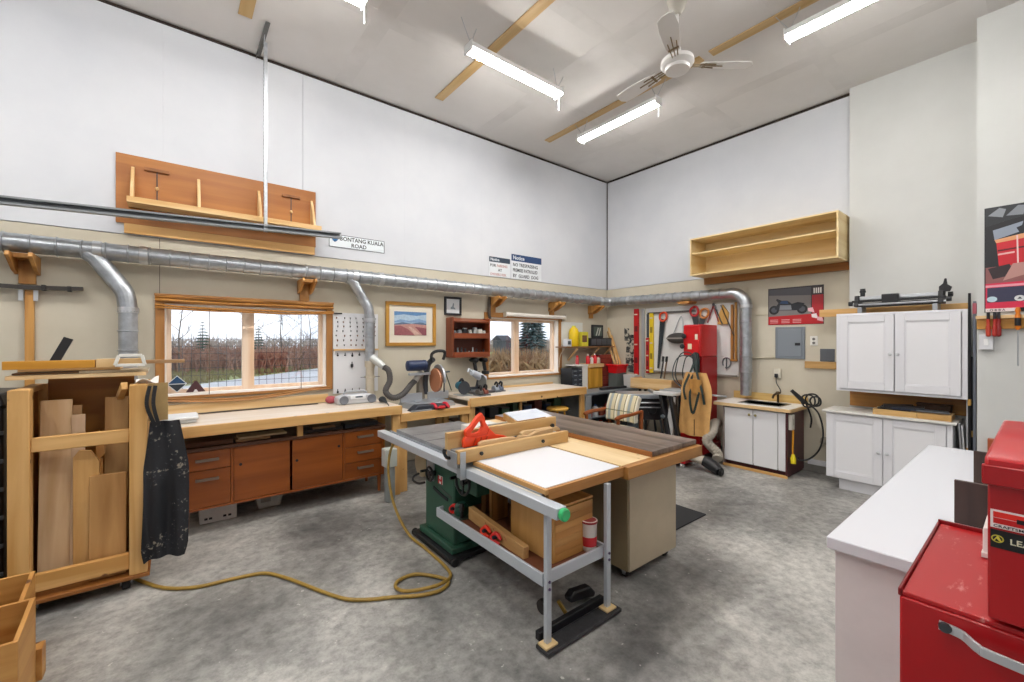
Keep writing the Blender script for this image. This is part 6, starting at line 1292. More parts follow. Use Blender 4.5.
Pt(TT, 'logo_mark', MB().prism([(.068, 1.281), (.066, 1.281), (.0635, 1.286), (.061, 1.283), (.059, 1.281), (.056, 1.281), (.0605, 1.291), (.0625, 1.291)], 'x', xd - .0020, xd - .0010), plain('#d8c848', .4), 0)
text(TT, 'LEATHERMAN', plain('#d9d4b8', .4), (xd - .0012, .0455, 1.2795), (0, -1, 0), (0, 0, 1), .0165, .0003, sx=1.05)
r = T('white_bracket', 'white U-shaped handle lying against the red top chest', 'handle', (1.9, .1, 1.1))
Pt(r, 'bracket_bar', MB().tube([(1.76, .100, 1.115), (1.76, .100, 1.175), (1.90, .100, 1.178), (1.90, .100, 1.115)], .008, 8).box(1.745, 1.775, .09, .11, 1.104, 1.116).box(1.885, 1.915, .09, .11, 1.104, 1.116), plain('#e2dcd8', .4), 0)
# ---------------------------------------------------------------- table saw with extension table
GREEN = plain('#2c5443', .4, var=.06, scale=6); IRON = plain('#939394', .38, .5, var=.16, scale=7); RAILM = plain('#bcc3ca', .35, .25)
TS = T('table_saw', 'green cabinet table saw with grey rail and long extension table', 'table saw', (1.95, 3.0, 0))
ZT = .872
Pt(TS, 'cabinet', MB().prism([(2.86, .11), (3.34, .11), (3.34, .79), (2.86, .79)], 'x', 1.70, 2.20), GREEN, .012)
Pt(TS, 'cabinet_base', MB().box(1.66, 2.24, 2.82, 3.38, .06, .109), GREEN, .008)
Pt(TS, 'mobile_base', MB().box(1.62, 2.28, 2.78, 3.42, .018, .058), plain('#1b1d1f', .5), .004)
for x in (1.65, 2.25):
    for y in (2.80, 3.40): Pt(TS, 'base_wheel', MB().lathe([(.02, -.013), (.03, -.012), (.03, .012), (.02, .013)], (x, y + (-.035 if y < 3 else .035), .03), 'y', 14), RUBBER, 0)
tb = MB(); tb.box(1.625, 1.80, 2.455, 3.78, ZT - .03, ZT).box(1.82, 2.02, 2.455, 3.78, ZT - .03, ZT).box(2.04, 2.30, 2.455, 3.78, ZT - .03, ZT).box(1.80, 1.82, 2.455, 3.78, ZT - .03, ZT - .012).box(2.02, 2.04, 2.455, 3.78, ZT - .03, ZT - .012)
# mitre slots really run front to back: cut them as grooves along X
tb = MB(); ys = [2.455, 2.89, 2.91, 3.18, 3.20, 3.78]
for i, (a, b) in enumerate(zip(ys, ys[1:])): tb.box(1.625, 2.305, a, b, ZT - .03, ZT - (.012 if i in (1, 3) else 0))
Pt(TS, 'iron_table', tb, IRON, .001)
Pt(TS, 'table_skirt', MB().box(1.66, 2.29, 2.48, 3.76, .792, ZT - .0305), plain('#4a4d4f', .5), .004)
Pt(TS, 'wing_seam', MB().box(1.63, 2.30, 3.448, 3.452, ZT, ZT + .0006), INK, 0)
Pt(TS, 'blade', MB().lathe([(.001, -.0015), (.127, -.0015), (.127, .0015), (.001, .0015)], (1.96, 3.05, .80), 'y', 36), STEEL, 0)
Pt(TS, 'front_rail', MB().box(1.535, 1.605, 1.56, 4.02, .775, .836), RAILM, .004)
Pt(TS, 'scale_strip', MB().box(1.585, 1.602, 1.75, 2.44, .8362, .8372), plain('#d9d6c8', .4), 0)
Pt(TS, 'rail_angle', MB().box(1.606, 1.6245, 1.75, 3.90, .75, .845), plain('#9aa1a8', .35, .5), .002)
Pt(TS, 'rail_end_cap', MB().lathe([(.012, .0), (.030, -.002), (.034, -.012), (.034, -.028), (.028, -.034), (.010, -.030)], (1.57, 1.559, .805), 'y', 24), plain('#35b56e', .3), 0, 'green round end cap')
# extension panel
Pt(TS, 'extension_core', MB().box(1.628, 2.30, 1.745, 2.452, .83, .868), plain('#d9b888', .5), .001)
Pt(TS, 'extension_top', MB().box(1.632, 2.295, 1.75, 2.448, .8682, .8735), plain('#e2e4ea', .3), .001)
Pt(TS, 'extension_edge', MB().box(1.628, 2.305, 1.718, 1.744, .812, .873), wood('#b07c40', '#8d5d28', 'x'), .002)
Pt(TS, 'extension_edge', MB().box(1.606, 1.6275, 1.719, 2.452, .846, .8725), wood('#c79a60', '#a57840', 'y'), .001)
Pt(TS, 'extension_edge', MB().box(1.63, 2.30, 2.4485, 2.4545, .81, .829), wood('#b07c40', '#8d5d28', 'x'), 0)
for x in (1.605, 2.115): Pt(TS, 'leg', MB().box(x - .018, x + .018, 1.705 - .016, 1.705 + .016 - .004, .045, .811 if x > 2 else .774), RAILM, .003)
for x in (1.605, 2.115):
    for z in (.36, .40): Pt(TS, 'leg_bolt', MB().lathe([(.008, 0), (.008, -.006)], (x, 1.689, z - .02), 'y', 8), plain('#5b4a6a', .4, .5), 0)
for x in (1.605, 2.115): Pt(TS, 'foot_block', MB().box(x - .045, x + .045, 1.665, 1.735, .032, .0445), plain('#d2b684', .5), .003)
Pt(TS, 'foot_plate', MB().box(1.555, 2.185, 1.645, 1.745, .010, .031), plain('#2c2c2e', .5, var=.3, scale=30), .003)
Pt(TS, 'foot_rail', MB().box(1.60, 2.16, 1.765, 1.80, .012, .060), BLACK, .004)
Pt(TS, 'foot_pedal', MB().prism([(1.94, .06), (2.16, .02), (2.17, .05), (2.12, .10), (1.97, .12), (1.93, .09)], 'y', 1.84, 1.90), BLACK, .01); Pt(TS, 'foot_caster', MB().lathe([(.025, -.02), (.042, -.018), (.045, 0), (.042, .018), (.025, .02)], (1.80, 1.95, .045), 'x', 18), plain('#2a2623', .5), 0)
Pt(TS, 'lock_pin', MB().bar((1.85, 1.87, .10), (1.88, 1.82, .02), .02, .02), BRASS, .003)
# tray shelf
Pt(TS, 'shelf_rim', MB().box(1.583, 1.60, 1.722, 2.93, .345, .415), RAILM, .003); Pt(TS, 'shelf_rim', MB().box(1.60, 2.12, 1.7215, 1.738, .345, .415), RAILM, .003); Pt(TS, 'shelf_rim', MB().box(2.121, 2.137, 1.7215, 2.84, .345, .415), RAILM, .003)
Pt(TS, 'shelf_rim', MB().box(1.601, 1.64, 2.915, 2.93, .345, .415), RAILM, .003)
Pt(TS, 'shelf_board', MB().box(1.601, 2.12, 1.739, 2.845, .372, .386), plain('#6b3d28', .55, var=.1), .001)
# controls
def wheel(c, r_, axis='x'):
    w = Pt(TS, 'handwheel', MB().tube([(c[0], c[1] + r_ * math.cos(2 * PI * k / 28), c[2] + r_ * math.sin(2 * PI * k / 28)) for k in range(28)], .010, 8, True), plain('#2a2c2e', .3, .5), 0)
    sp = MB()
    for a in range(3): sp.bar((c[0] + .006, c[1], c[2]), (c[0], c[1] + r_ * math.cos(a * 2.1 + .5), c[2] + r_ * math.sin(a * 2.1 + .5)), .014, .010, (1, 0, 0))
    sp.cyl((c[0] - .01, c[1], c[2]), (1.699, c[1], c[2]), .022, 12); Pt(w, 'wheel_spokes', sp, plain('#3a3d40', .3, .5), 0)
    Pt(w, 'wheel_grip', MB().cyl((c[0] - .008, c[1] + r_ * .95, c[2] + .02), (c[0] - .055, c[1] + r_ * .95, c[2] + .02), .011, 10), BLACK, 0)
wheel((1.64, 2.64, .67), .088); wheel((1.65, 3.17, .60), .055)
Pt(TS, 'wheel_housing', MB().prism([(2.55, .57), (2.859, .57), (2.859, .79), (2.55, .79)], 'x', 1.70, 2.10), GREEN, .01)
Pt(TS, 'switch_plate', MB().box(1.684, 1.699, 3.17, 3.29, .53, .73), plain('#a9aeb2', .4, .3), .004)
sl = MB(); pts = crv([(1.696, 3.19, .475), (1.694, 3.08, .455), (1.694, 2.95, .44)], 5)
for a, b in zip(pts, pts[1:]): sl.bar(a, b, .008, .024, (0, 0, 1))
Pt(TS, 'tilt_slot', sl, INK, 0)
lb = Pt(TS, 'maple_badge', MB().box(1.694, 1.699, 3.035, 3.105, .535, .60), plain('#e6e2dc', .4), .001)
for y0, y1 in ((3.037, 3.053), (3.087, 3.103)): Pt(lb, 'badge_band', MB().box(1.692, 1.6938, y0, y1, .537, .598), plain('#c41a20', .4), 0)
Pt(lb, 'maple_leaf', MB().prism([(3.07, .548), (3.062, .56), (3.055, .558), (3.057, .572), (3.064, .572), (3.07, .588), (3.076, .572), (3.083, .572), (3.085, .558), (3.078, .56)], 'x', 1.692, 1.6938), plain('#c41a20', .4), 0)
Pt(TS, 'name_strip', MB().prism([(2.90, .455), (3.09, .49), (3.09, .515), (2.90, .48)], 'x', 1.694, 1.699), plain('#3a4a42', .4), 0)
Pt(TS, 'warning_plate', MB().box(1.715, 1.80, 3.342, 3.346, .33, .50), plain('#d6cfc4', .4), 0); Pt(TS, 'warning_band', MB().box(1.715, 1.80, 3.3462, 3.348, .45, .50), plain('#b3202a', .4), 0)
Pt(TS, 'dust_motor', MB().lathe([(.06, -.14), (.115, -.12), (.13, -.06), (.13, .08), (.10, .12)], (1.90, 3.60, .56), 'x', 22), plain('#b4a384', .45), 0); Pt(TS, 'motor_arm', MB().bar((1.92, 3.34, .56), (1.92, 3.50, .56), .08, .08), plain('#2e3432', .45), .006)
Pt(TS, 'motor_cable', MB().tube(crv([(1.80, 3.56, .50), (1.74, 3.64, .45), (1.70, 3.58, .43), (1.69, 3.45, .44), (1.70, 3.36, .47)], 6), .010, 8), BLACK, 0)

# rip fence
FEP = wood('#d2ae78', '#b68c52', 'x', .5, 10)
r = T('rip_fence', 'long pale wood rip fence with black knobs clamped across the saw', 'fence', (2.1, 2.6, .874))
Pt(r, 'near_face', MB().box(1.478, 2.525, 2.432, 2.472, .8745, .964), FEP, .003); Pt(r, 'far_face', MB().box(1.478, 2.525, 2.575, 2.612, .8745, 1.06), FEP, .003)
Pt(r, 'fence_beam', MB().box(1.50, 2.48, 2.473, 2.574, .885, .95), plain('#9aa0a6', .35, .5), .003)
for x in (1.66, 2.237): Pt(r, 'bolt_knob', MB().lathe([(.012, 0), (.014, -.012), (.010, -.018)], (x, 2.4315, .923), 'y', 14), BLACK, 0)
for x in (1.62, 2.46): Pt(r, 'bolt_knob', MB().lathe([(.006, 0), (.006, -.014), (.018, -.017), (.018, -.03), (.008, -.034)], (x, 2.5745, .995), 'y', 14), BLACK, 0)
Pt(r, 'clamp_head', MB().box(1.505, 1.5325, 2.445, 2.50, .77, .838).box(1.470, 1.477, 2.445, 2.57, .838, .95), plain('#aeb5bb', .35, .5), .003); Pt(r, 'clamp_side', MB().box(1.490, 1.533, 2.424, 2.431, .77, .955), plain('#b9c0c6', .3, .5), .002)
Pt(r, 'clamp_lever', MB().tube(crv([(1.475, 2.53, .90), (1.445, 2.53, .91), (1.43, 2.535, .94), (1.435, 2.535, .965)], 4), [.011] * 9 + [.015] * 4, 10), BLACK, 0)
# push tools on the fence
r = T('push_block', 'orange plastic saw-handle push block standing on the fence', 'push block', (1.8, 2.57, .951))
ph = [(1.665, .952), (1.66, 1.00), (1.68, 1.03), (1.675, 1.07), (1.72, 1.10), (1.78, 1.165), (1.815, 1.185), (1.835, 1.165), (1.84, 1.12), (1.90, 1.065), (1.94, 1.01), (2.02, .992), (2.07, .955), (2.07, .951)]
hole = [(1.73, 1.045), (1.79, 1.12), (1.81, 1.125), (1.815, 1.09), (1.77, 1.045)]
m = MB()
# solid with a hand hole: ring of quads between outer and inner outline plus a lower body
SHX, SHY = -.085, -.035
def sh(mb):
    mb.bm.transform(Matrix.Translation((SHX, SHY, 0))); return mb
def ring(m, outer, inner, y0, y1):
    n = len(outer); A = [[m.bm.verts.new((p[0], y, p[1])) for p in outer] for y in (y0, y1)]; B = [[m.bm.verts.new((p[0], y, p[1])) for p in inner] for y in (y0, y1)]
    for k in range(n):
        q = (k + 1) % n
        m.face([A[0][k], A[0][q], B[0][q], B[0][k]]); m.face([A[1][k], B[1][k], B[1][q], A[1][q]]); m.face([A[0][k], A[1][k], A[1][q], A[0][q]]); m.face([B[0][k], B[0][q], B[1][q], B[1][k]])
outer = [(1.68, 1.03), (1.675, 1.07), (1.72, 1.10), (1.78, 1.165), (1.815, 1.185), (1.84, 1.15), (1.85, 1.11), (1.88, 1.07), (1.86, 1.02), (1.76, 1.015)]
inner = [(1.725, 1.045), (1.73, 1.058), (1.75, 1.078), (1.785, 1.115), (1.80, 1.125), (1.81, 1.12), (1.815, 1.105), (1.82, 1.085), (1.80, 1.05), (1.76, 1.043)]
ring(m, outer, inner, 2.555, 2.590)
Pt(r, 'grip_loop', sh(m), ORANGE, .008)
Pt(r, 'block_body', sh(MB().prism([(1.665, .952), (1.66, 1.00), (1.68, 1.03), (1.76, 1.015), (1.86, 1.02), (1.88, 1.065), (1.94, 1.01), (2.02, .992), (2.075, .965), (2.07, .952)], 'y', 2.557, 2.588)), ORANGE, .006)
for i in range(3): Pt(r, 'rib', sh(MB().bar((1.76 + .05 * i, 2.553, 1.01), (1.74 + .05 * i, 2.553, .962), .006, .008)), plain('#b8330f', .4), 0)
WST = wood('#cfae84', '#b08c5e', 'x')
for i, (x0, x1, y, z, c) in enumerate(((1.76, 2.10, 2.516, .951, WST), (2.13, 2.50, 2.55, .951, WST), (2.20, 2.62, 2.592, .951, wood('#d6b88c', '#b8945e', 'x')))):
    pts = [(x0, z), (x0, z + .03), (x0 + .03, z + .042), (x1 - .1, z + .038), (x1 - .02, z + .03), (x1, z + .012), (x1, z)] if i != 1 else [(x0, z), (x0 + .02, z + .022), (x0 + .12, z + .012), (x0 + .2, z + .034), (x1, z + .04), (x1, z)]
    S('push_stick', ['thick pale push stick lying beside the orange push block', 'notched pale push stick in the middle of the fence', 'slender pale push stick at the far right end of the fence'][i], 'push stick', sh(MB().prism(pts, 'y', y - .018, y + .018)), c, .004, 'push sticks on the fence')
S('dark_chisel', 'dark flat blade lying between the push sticks on the fence', 'blade', sh(MB().bar((2.10, 2.585, .960), (2.34, 2.585, .960), .02, .012)), plain('#3a3a3c', .35, .6), .002)
S('thin_wire', 'thin brass coloured rod lying on the far fence face', 'rod', MB().cyl((2.05, 2.59, 1.0645), (2.42, 2.595, 1.0645), .004, 8), plain('#a8824a', .4, .4), 0)
# box with pale top behind the fence
r = T('wooden_case', 'flat wooden box with a pale blue-white lid behind the fence', 'box', (2.75, 3.2, .873))
Pt(r, 'box_front', MB().box(2.42, 2.87, 2.93, 2.95, .9022, .962), wood('#c39a62', '#a27842', 'x'), .002); Pt(r, 'box_back', MB().box(2.62, 3.07, 3.42, 3.44, .9022, .962), wood('#c39a62', '#a27842', 'x'), .002)
m = MB().hexa([(2.42, 2.951, .9022), (2.44, 2.951, .9022), (2.64, 3.419, .9022), (2.62, 3.419, .9022), (2.42, 2.951, .962), (2.44, 2.951, .962), (2.64, 3.419, .962), (2.62, 3.419, .962)]); Pt(r, 'box_side', m, wood('#c39a62', '#a27842', 'y'), 0)
m = MB().hexa([(2.85, 2.951, .9022), (2.87, 2.951, .9022), (3.07, 3.419, .9022), (3.05, 3.419, .9022), (2.85, 2.951, .962), (2.87, 2.951, .962), (3.07, 3.419, .962), (3.05, 3.419, .962)]); Pt(r, 'box_side', m, wood('#c39a62', '#a27842', 'y'), 0)
m = MB().hexa([(2.43, 2.94, .9625), (2.86, 2.94, .9625), (3.06, 3.43, .9625), (2.63, 3.43, .9625), (2.43, 2.94, .97), (2.86, 2.94, .97), (3.06, 3.43, .97), (2.63, 3.43, .97)]); Pt(r, 'box_lid', m, plain('#c9d0dc', .35, h2='#dbe0e8', scale=5), 0)
r = T('small_white_box', 'open white carton behind the orange push block', 'box', (2.2, 3.2, .873)); Pt(r, 'carton', MB().box(2.06, 2.36, 3.08, 3.34, .8735, .935), plain('#d9d5cf', .5), .003); Pt(r, 'carton_flap', MB().prism([(3.08, .9355), (3.09, .9355), (3.04, .97), (3.03, .97)], 'x', 2.06, 2.36), plain('#e2dfda', .5), 0)

# outfeed table
OT = T('outfeed_table', 'walnut topped outfeed table on a beige rolling cabinet', 'table', (2.8, 2.7, 0))
Pt(OT, 'cabinet_body', MB().box(2.50, 3.10, 1.815, 3.20, .072, .795), plain('#b3a58c', .5, var=.05, scale=4), .004)
Pt(OT, 'cabinet_back', MB().box(2.485, 2.499, 1.825, 3.19, .077, .79), plain('#8a7a5c', .5), .002)
for x in (2.56, 3.04):
    for y in (1.89, 3.12): caster(OT, x, y, .030, .071)
Pt(OT, 'subtop', MB().box(2.315, 3.26, 1.745, 3.62, .797, .8664), wood('#b58648', '#94682c', 'y'), .002)
Pt(OT, 'end_rail', MB().box(2.312, 3.27, 1.690, 1.744, .792, .874), wood('#b07d42', '#8f5f28', 'x', .45, 12, True), .003)
Pt(OT, 'pine_panel', MB().box(2.315, 2.655, 1.745, 3.62, .8665, .8745), wood('#e2cba2', '#cfb07c', 'y', .5, 8, True), .001)
def walnut():
    m, nt, b = base_mat('walnut_strips'); N = nt.nodes.new; L = nt.links.new
    t = N('ShaderNodeTexCoord'); sp = N('ShaderNodeSeparateXYZ'); L(t.outputs['Object'], sp.inputs[0])
    a = N('ShaderNodeMath'); a.operation = 'MULTIPLY'; a.inputs[1].default_value = 16; L(sp.outputs['X'], a.inputs[0]); f = N('ShaderNodeMath'); f.operation = 'FLOOR'; L(a.outputs[0], f.inputs[0])
    w = N('ShaderNodeTexWhiteNoise'); w.noise_dimensions = '1D'; L(f.outputs[0], w.inputs['W'])
    n = N('ShaderNodeTexNoise'); n.inputs['Scale'].default_value = 18; n.inputs['Detail'].default_value = 5; mp = N('ShaderNodeMapping'); mp.inputs['Scale'].default_value = (1, .08, 1); L(t.outputs['Object'], mp.inputs[0]); L(mp.outputs[0], n.inputs['Vector'])
    ad = N('ShaderNodeMath'); ad.operation = 'MULTIPLY_ADD'; ad.inputs[1].default_value = .35; L(w.outputs['Value'], ad.inputs[0]); L(n.outputs['Fac'], ad.inputs[2])
    r_ = N('ShaderNodeValToRGB'); e = r_.color_ramp.elements; e[0].position = .38; e[0].color = lin('#43372f'); e[1].position = .95; e[1].color = lin('#85766b'); L(ad.outputs[0], r_.inputs['Fac']); L(r_.outputs['Color'], b.inputs['Base Color']); b.inputs['Roughness'].default_value = .33; return m
Pt(OT, 'walnut_top', MB().box(2.656, 3.262, 1.735, 3.63, .8745, .913), walnut(), .004)
Pt(OT, 'walnut_edge', MB().box(2.650, 2.6555, 1.737, 3.62, .8750, .9125), wood('#b0743a', '#8d5624', 'y'), .001)

# things on the saw's tray
r = T('pine_beam', 'thick pine offcut lying lengthwise in the saw tray', 'offcut', (1.7, 2.2, .387))
Pt(r, 'beam', MB().bar((1.70, 2.62, .445), (1.66, 1.95, .415), .042, .088), wood('#c9a06a', '#a87c46', 'y', .5, 12, True), .003); 
for f in (.35, .5, .62, .7): Pt(r, 'pencil_mark', MB().bar((1.70 - .04 * f - .0225, 2.62 - .67 * f, .47 - .03 * f), (1.70 - .04 * f - .0225, 2.60 - .67 * f, .45 - .03 * f), .0006, .006, (1, 0, 0)), plain('#b06a5a', .6), 0)
r = T('wood_crate', 'large box of glued light wood strips standing on the saw tray', 'box', (1.95, 2.0, .387))
Pt(r, 'front_side', MB().box(1.74, 1.76, 1.80, 2.20, .388, .70), wood('#c99a5c', '#aa7a3c', 'z', .5, 7), .002)
for i in range(7):
    z0 = .388 + i * .0435; Pt(r, 'strip', MB().box(1.761, 2.09, 1.80, 1.815, z0, z0 + .0425), wood(('#c59252', '#b37f42', '#cfa060', '#bd8748')[i % 4], '#9d6c34', 'x', .5, 9), .001)
Pt(r, 'far_side', MB().box(1.761, 2.09, 2.185, 2.20, .388, .70), wood('#b98a4c', '#9a6c30', 'x'), .002); Pt(r, 'end_side', MB().box(2.075, 2.09, 1.816, 2.184, .388, .69), wood('#b98a4c', '#9a6c30', 'z'), .002)
Pt(r, 'crate_top', MB().box(1.745, 2.092, 1.80, 2.198, .7005, .715), wood('#c99a5c', '#aa7a3c', 'y'), .002)
r = T('plastic_cup', 'white plastic tub with red print at the corner of the saw tray', 'tub', (2.05, 1.78, .387))
Pt(r, 'cup', MB().lathe([(.040, .388), (.046, .40), (.050, .555), (.053, .56), (.053, .575), (.047, .577), (.043, .56), (.038, .42), (.001, .41)], (2.035, 1.792, 0) if False else (2.045, 1.765 + .026, 0), n=24), plain('#e3ddd6', .35), 0)
Pt(r, 'red_print', MB().lathe([(.0475, .42), (.0488, .44), (.0495, .475), (.0488, .478)], (2.045, 1.791, 0), n=24), plain('#b8232c', .4), 0); Pt(r, 'cup_band', MB().lathe([(.0535, .561), (.0538, .563), (.0538, .572), (.0535, .574)], (2.045, 1.791, 0), n=24), plain('#8f2a2c', .4), 0)
r = T('green_router', 'small green hand tool with a black knob in the saw tray', 'hand tool', (1.66, 2.5, .387))
Pt(r, 'tool_base', MB().lathe([(.075, .388), (.075, .40), (.06, .405)], (1.665, 2.52, 0) if False else (1.68, 2.72, 0), n=22), plain('#5a6a60', .35, .5), 0); Pt(r, 'motor_body', MB().lathe([(.05, .4055), (.055, .42), (.05, .47), (.03, .49)], (1.68, 2.72, 0), n=20), plain('#1f4a3c', .35), 0); Pt(r, 'side_knob', MB().lathe([(.012, .4055), (.012, .45), (.020, .46), (.020, .50), (.010, .51)], (1.645, 2.66, 0), n=14), BLACK, 0)
for i, (x, y, c) in enumerate(((1.66, 2.80, '#d8241c'), (1.635, 2.34, '#e0341a'), (1.63, 2.22, '#c8221c'))):
    q = T('spring_clamp', ['red plastic clamp at the left end of the saw tray', 'orange-red clamp beside the pine offcut in the tray', 'red clamp nearest the tray front beside the pine offcut'][i], 'clamp', (x, y, .387), 0, 'clamps in the saw tray')
    for s_ in (-1, 1): Pt(q, 'jaw', MB().tube(crv([(x, y + .05, .41), (x + .012 * s_, y + .01, .405 + .02 * (s_ + 1)), (x + .006 * s_, y - .05, .402 + .012 * (s_ + 1))], 4), [.012, .013, .014, .014, .014, .013, .012, .010, .009], 10), plain(c, .35), 0)
    Pt(q, 'pivot', MB().cyl((x - .02, y + .005, .425), (x + .02, y + .005, .425), .012, 10), INK, 0)
for i, (x0, x1, y0, y1, z1) in enumerate(((1.80, 1.95, 2.50, 2.53, .62), (1.97, 2.09, 2.36, 2.39, .66), (1.86, 2.06, 2.66, 2.72, .56))):
    S('offcut', ['upright brown offcut at the back of the saw tray', 'taller brown offcut beside the wood strip box', 'dark wood block at the rear left of the tray'][i], 'offcut', MB().box(x0, x1, y0, y1, .3865, z1), wood(('#a8763e', '#9a6a36', '#6d4a2c')[i], '#7a5024', 'z'), .002, 'offcuts in the saw tray')

# hose on the floor, mat, grey box by the bench leg
RP = plain('#9a7c34', .5, var=.12, scale=30)
pts = [(-.22, 4.02, .014), (-.06, 3.75, .014), (.12, 3.62, .014), (.32, 3.585, .014), (.50, 3.535, .014), (.60, 3.40, .014), (.68, 3.24, .014), (.78, 3.02, .014), (.88, 2.84, .014), (1.0, 2.74, .014), (1.12, 2.675, .014), (1.26, 2.585, .014), (1.40, 2.545, .014), (1.50, 2.60, .014), (1.47, 2.70, .016), (1.36, 2.83, .016), (1.24, 2.83, .018), (1.18, 2.76, .022), (1.20, 2.66, .032), (1.30, 2.60, .036), (1.42, 2.58, .034), (1.545, 2.65, .016), (1.585, 2.80, .014), (1.595, 3.10, .014), (1.57, 3.42, .05), (1.545, 3.66, .24), (1.555, 3.80, .48), (1.60, 3.86, .66), (1.66, 3.87, .74)]
S('air_hose', 'long yellow-brown hose snaking over the floor with a loop by the saw', 'hose', MB().tube(crv(pts, 8), .012, 10), RP, 0)
S('floor_mat', 'black rubber mat on the floor right of the outfeed table', 'mat', MB().box(3.40, 4.06, 2.06, 2.75, .0, .012), plain('#222326', .75), .002)
r = T('junction_box', 'pale grey box with a pipe stub beside the bench leg', 'box', (1.9, 4.40, .2))
r.location = (1.79, 4.36, 0); ROOTM[r.name] = Matrix.Translation(r.location)
Pt(r, 'box_shell', MB().box(1.73, 1.85, 4.28, 4.40, .37, .56), plain('#b9bdb6', .45), .006); Pt(r, 'box_lid', MB().box(1.722, 1.7295, 4.285, 4.395, .375, .555), plain('#c6cac3', .45), .003)
Pt(r, 'pipe', MB().lathe([(.05, .0), (.055, .01), (.055, .33), (.05, .369)], (1.79, 4.34, 0), n=18), plain('#9aa0a0', .4, .3), 0)
# ---------------------------------------------------------------- outdoors seen through the windows
G0 = -.35
gm = plain('#7d7a55', .9, h2='#8f9a5e', scale=.6, lo=.4, hi=.6)
ST('ground', MB().box(-60, 90, 5.6, 120, G0 - .2, G0), gm)
m = MB().prism([(-25, 6.5), (8.5, 6.5), (9.0, 18), (12.5, 38.5), (11.5, 37.4), (1.12, 24.9), (-5, 17.5), (-25, 12)], 'z', G0, G0 + .03)
ST('driveway', m, plain('#b5b6b8', .8, var=.06, scale=2))
BARK = plain('#5f554d', .85, var=.2, scale=12); BARK2 = plain('#7d746b', .85, var=.2, scale=12)
rt = random.Random(21)
def bare_tree(x, y, h, label, mat):
    r = T('bare_tree', label, 'tree', (x, y, G0), 0, 'bare trees outside'); m = MB()
    Pt(r, 'trunk', MB().tube([(x, y, G0), (x + .05 * h * rt.uniform(-1, 1), y, G0 + h * .4), (x + .06 * h * rt.uniform(-1, 1), y, G0 + h * .85)], [.009 * h, .006 * h, .002 * h], 7), mat, 0)
    def grow(p, d, L, rad, lv):
        q = p + d * L; m.tube([p, (p + q) / 2 + V(rt.uniform(-.05, .05), rt.uniform(-.05, .05), rt.uniform(0, .08)) * L, q], [rad, rad * .8, rad * .5], 4, caps=False)
        if lv:
            for _ in range(3):
                dd = (d + V(rt.uniform(-.7, .7), rt.uniform(-.7, .7), rt.uniform(-.1, .6))).normalized(); grow(p.lerp(q, rt.uniform(.45, 1)), dd, L * rt.uniform(.5, .75), rad * .55, lv - 1)
    for i in range(9):
        a = rt.uniform(0, 6.28); z = G0 + h * (.12 + .08 * i); grow(V(x, y, z), V(math.cos(a), math.sin(a), rt.uniform(.3, 1)).normalized(), h * rt.uniform(.16, .28), .0032 * h, 3)
    Pt(r, 'branches', m, mat, 0)
NEED = plain('#2f4a3c', .9, var=.25, scale=10)
def spruce(x, y, h, w, label, mat=NEED, n=16):
    r = T('spruce_tree', label, 'tree', (x, y, G0), 0, 'spruce trees outside'); Pt(r, 'trunk', MB().tube([(x, y, G0), (x, y, G0 + h)], [.02 * h, .004], 7), BARK, 0)
    m = MB()
    for i in range(n):
        f = i / n; z = G0 + h * (.06 + .92 * f); R = w * (1 - f) ** .85 + .04
        k = 12
        for j in range(k):
            a = 2 * PI * j / k + i * .6 + rt.uniform(-.2, .2); L = R * rt.uniform(.75, 1.1); d = V(math.cos(a), math.sin(a), 0); s = V(-math.sin(a), math.cos(a), 0); p0 = V(x, y, z); p1 = p0 + d * L - V(0, 0, L * .22)
            wd = L * .16 + .03
            pm = p0.lerp(p1, .55)
            A = [m.bm.verts.new(c) for c in (p0, pm + s * wd, p1, pm - s * wd, pm + V(0, 0, .06 * L + .02), pm - V(0, 0, .10 * L + .02))]
            for t_ in ((0, 1, 4), (1, 2, 4), (2, 3, 4), (3, 0, 4), (1, 0, 5), (2, 1, 5), (3, 2, 5), (0, 3, 5)): m.face([A[q] for q in t_])
    Pt(r, 'needles', m, mat, 0, sm=0)
spruce(1.5, 36, 3.6, .85, 'spruce standing beyond the driveway in the left pane of the larger window')
spruce(4.9, 36.5, 3.4, .8, 'spruce showing in the right pane of the larger window')
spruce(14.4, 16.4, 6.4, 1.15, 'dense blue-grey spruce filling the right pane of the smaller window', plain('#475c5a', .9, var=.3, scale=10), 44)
for i, (x, y, h) in enumerate(((.2, 31, 6), (3.6, 32, 7), (6.6, 37, 6.5), (9.3, 40, 7), (-2.2, 34, 6.5), (7.6, 36, 5.5), (12.6, 46, 8), (20, 42, 8), (24, 36, 7))):
    bare_tree(x, y, h, ['bare tree farthest left in the larger window', 'tall bare tree beside the centre post of the larger window', 'bare tree just right of the centre post', 'bare tree toward the right side of the larger window', 'bare tree hidden behind the lumber cart side of the window', 'bare tree in the middle of the right pane', 'distant bare tree at the right edge of the larger window', 'bare tree in the left pane of the smaller window', 'bare tree behind the blue-grey spruce'][i], (BARK, BARK2)[i % 2])
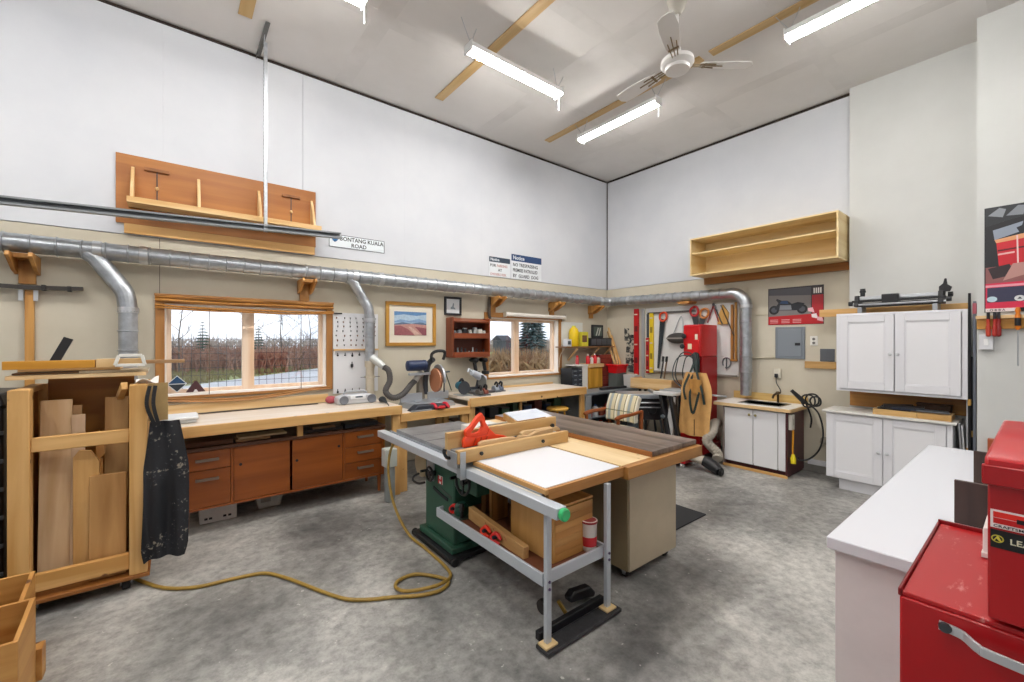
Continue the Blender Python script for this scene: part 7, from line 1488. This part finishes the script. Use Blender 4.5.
def brush(name, label, x0, x1, y0, y1, h, mat, n, seed):
    q = random.Random(seed); m = MB()
    for _ in range(n):
        x, y = q.uniform(x0, x1), q.uniform(y0, y1)
        if seed < 3 and y < 25.4 + (x - 1.12) * 1.2: continue
        L = h * q.uniform(.5, 1.0); a = q.uniform(0, 6.28); t = q.uniform(.05, .45)
        p0 = V(x, y, G0); p1 = p0 + V(math.cos(a) * t, math.sin(a) * t, 1).normalized() * L; w = .02 + .012 * L
        for k in range(3):
            b = a + k * 2.1; A = m.bm.verts.new(p0 + V(math.cos(b), math.sin(b), 0) * w * 2.2); B = m.bm.verts.new(p0 + V(math.cos(b + 2.1), math.sin(b + 2.1), 0) * w * 2.2); Cc = m.bm.verts.new(p1); m.face([A, B, Cc])
            if k: 
                pm = p0.lerp(p1, .55); D = m.bm.verts.new(pm + V(math.cos(b), math.sin(b), .8) * L * .3); E = m.bm.verts.new(pm + V(0, 0, w * 2)); F = m.bm.verts.new(pm - V(0, 0, w * 2)); m.face([D, E, F])
    o = S(name, label, 'shrubs', m, mat, 0, sm=0); o['kind'] = 'stuff'; return o
brush('brush', 'reddish brown bare brush beyond the driveway', -14, 34, 31, 42, 2.1, plain('#7d5648', .95, h2='#a07a62', scale=1.2), 6500, 1)
brush('brush', 'green-brown undergrowth along the lawn edge', -12, 8, 24, 34, .5, plain('#77794a', .95, h2='#8a7a52', scale=1.0), 2600, 2)
brush('brush', 'brown leafy bush outside the smaller window', 11.0, 16.5, 13.0, 16.5, 1.9, plain('#7d5a40', .95, h2='#b0936c', scale=2.5), 1600, 3)
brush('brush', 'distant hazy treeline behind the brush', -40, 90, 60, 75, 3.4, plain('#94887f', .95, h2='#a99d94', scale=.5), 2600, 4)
# wire mesh outside the larger window
def mesh(label, x0, x1, z0, z1, y, st):
    r = T('wire_mesh', label, 'mesh screen', ((x0 + x1) / 2, y, z0)); wm = plain('#4a4a4c', .5, .4)
    fr = MB().box(x0 - .012, x0, y - .006, y + .006, z0, z1).box(x1, x1 + .012, y - .006, y + .006, z0, z1); Pt(r, 'mesh_frame', fr, wm, 0)
    v = MB(); n = int((x1 - x0) / st)
    for i in range(1, n): v.cyl((x0 + i * st, y, z0), (x0 + i * st, y, z1), .0022, 4)
    k = int((z1 - z0) / st)
    for j in range(k + 1): v.cyl((x0, y, z0 + j * st), (x1, y, z0 + j * st), .0022, 4)
    o = Pt(r, 'mesh_wires', v, wm, 0); o['kind'] = 'stuff'
mesh('dark wire mesh outside the larger window', -.09, 1.40, 1.12, 1.78, 5.447, .075)
r = T('garden_shed', 'small dark shed far outside the smaller window', 'shed', (24.8, 32.7, G0))
Pt(r, 'shed_wall', MB().box(24.2, 25.4, 32.0, 33.4, G0, 1.75), plain('#4a4d52', .8), .02); Pt(r, 'shed_roof', MB().prism([(31.9, 1.76), (33.5, 1.76), (32.7, 2.25)], 'x', 24.1, 25.5), plain('#3a3c42', .8), 0)
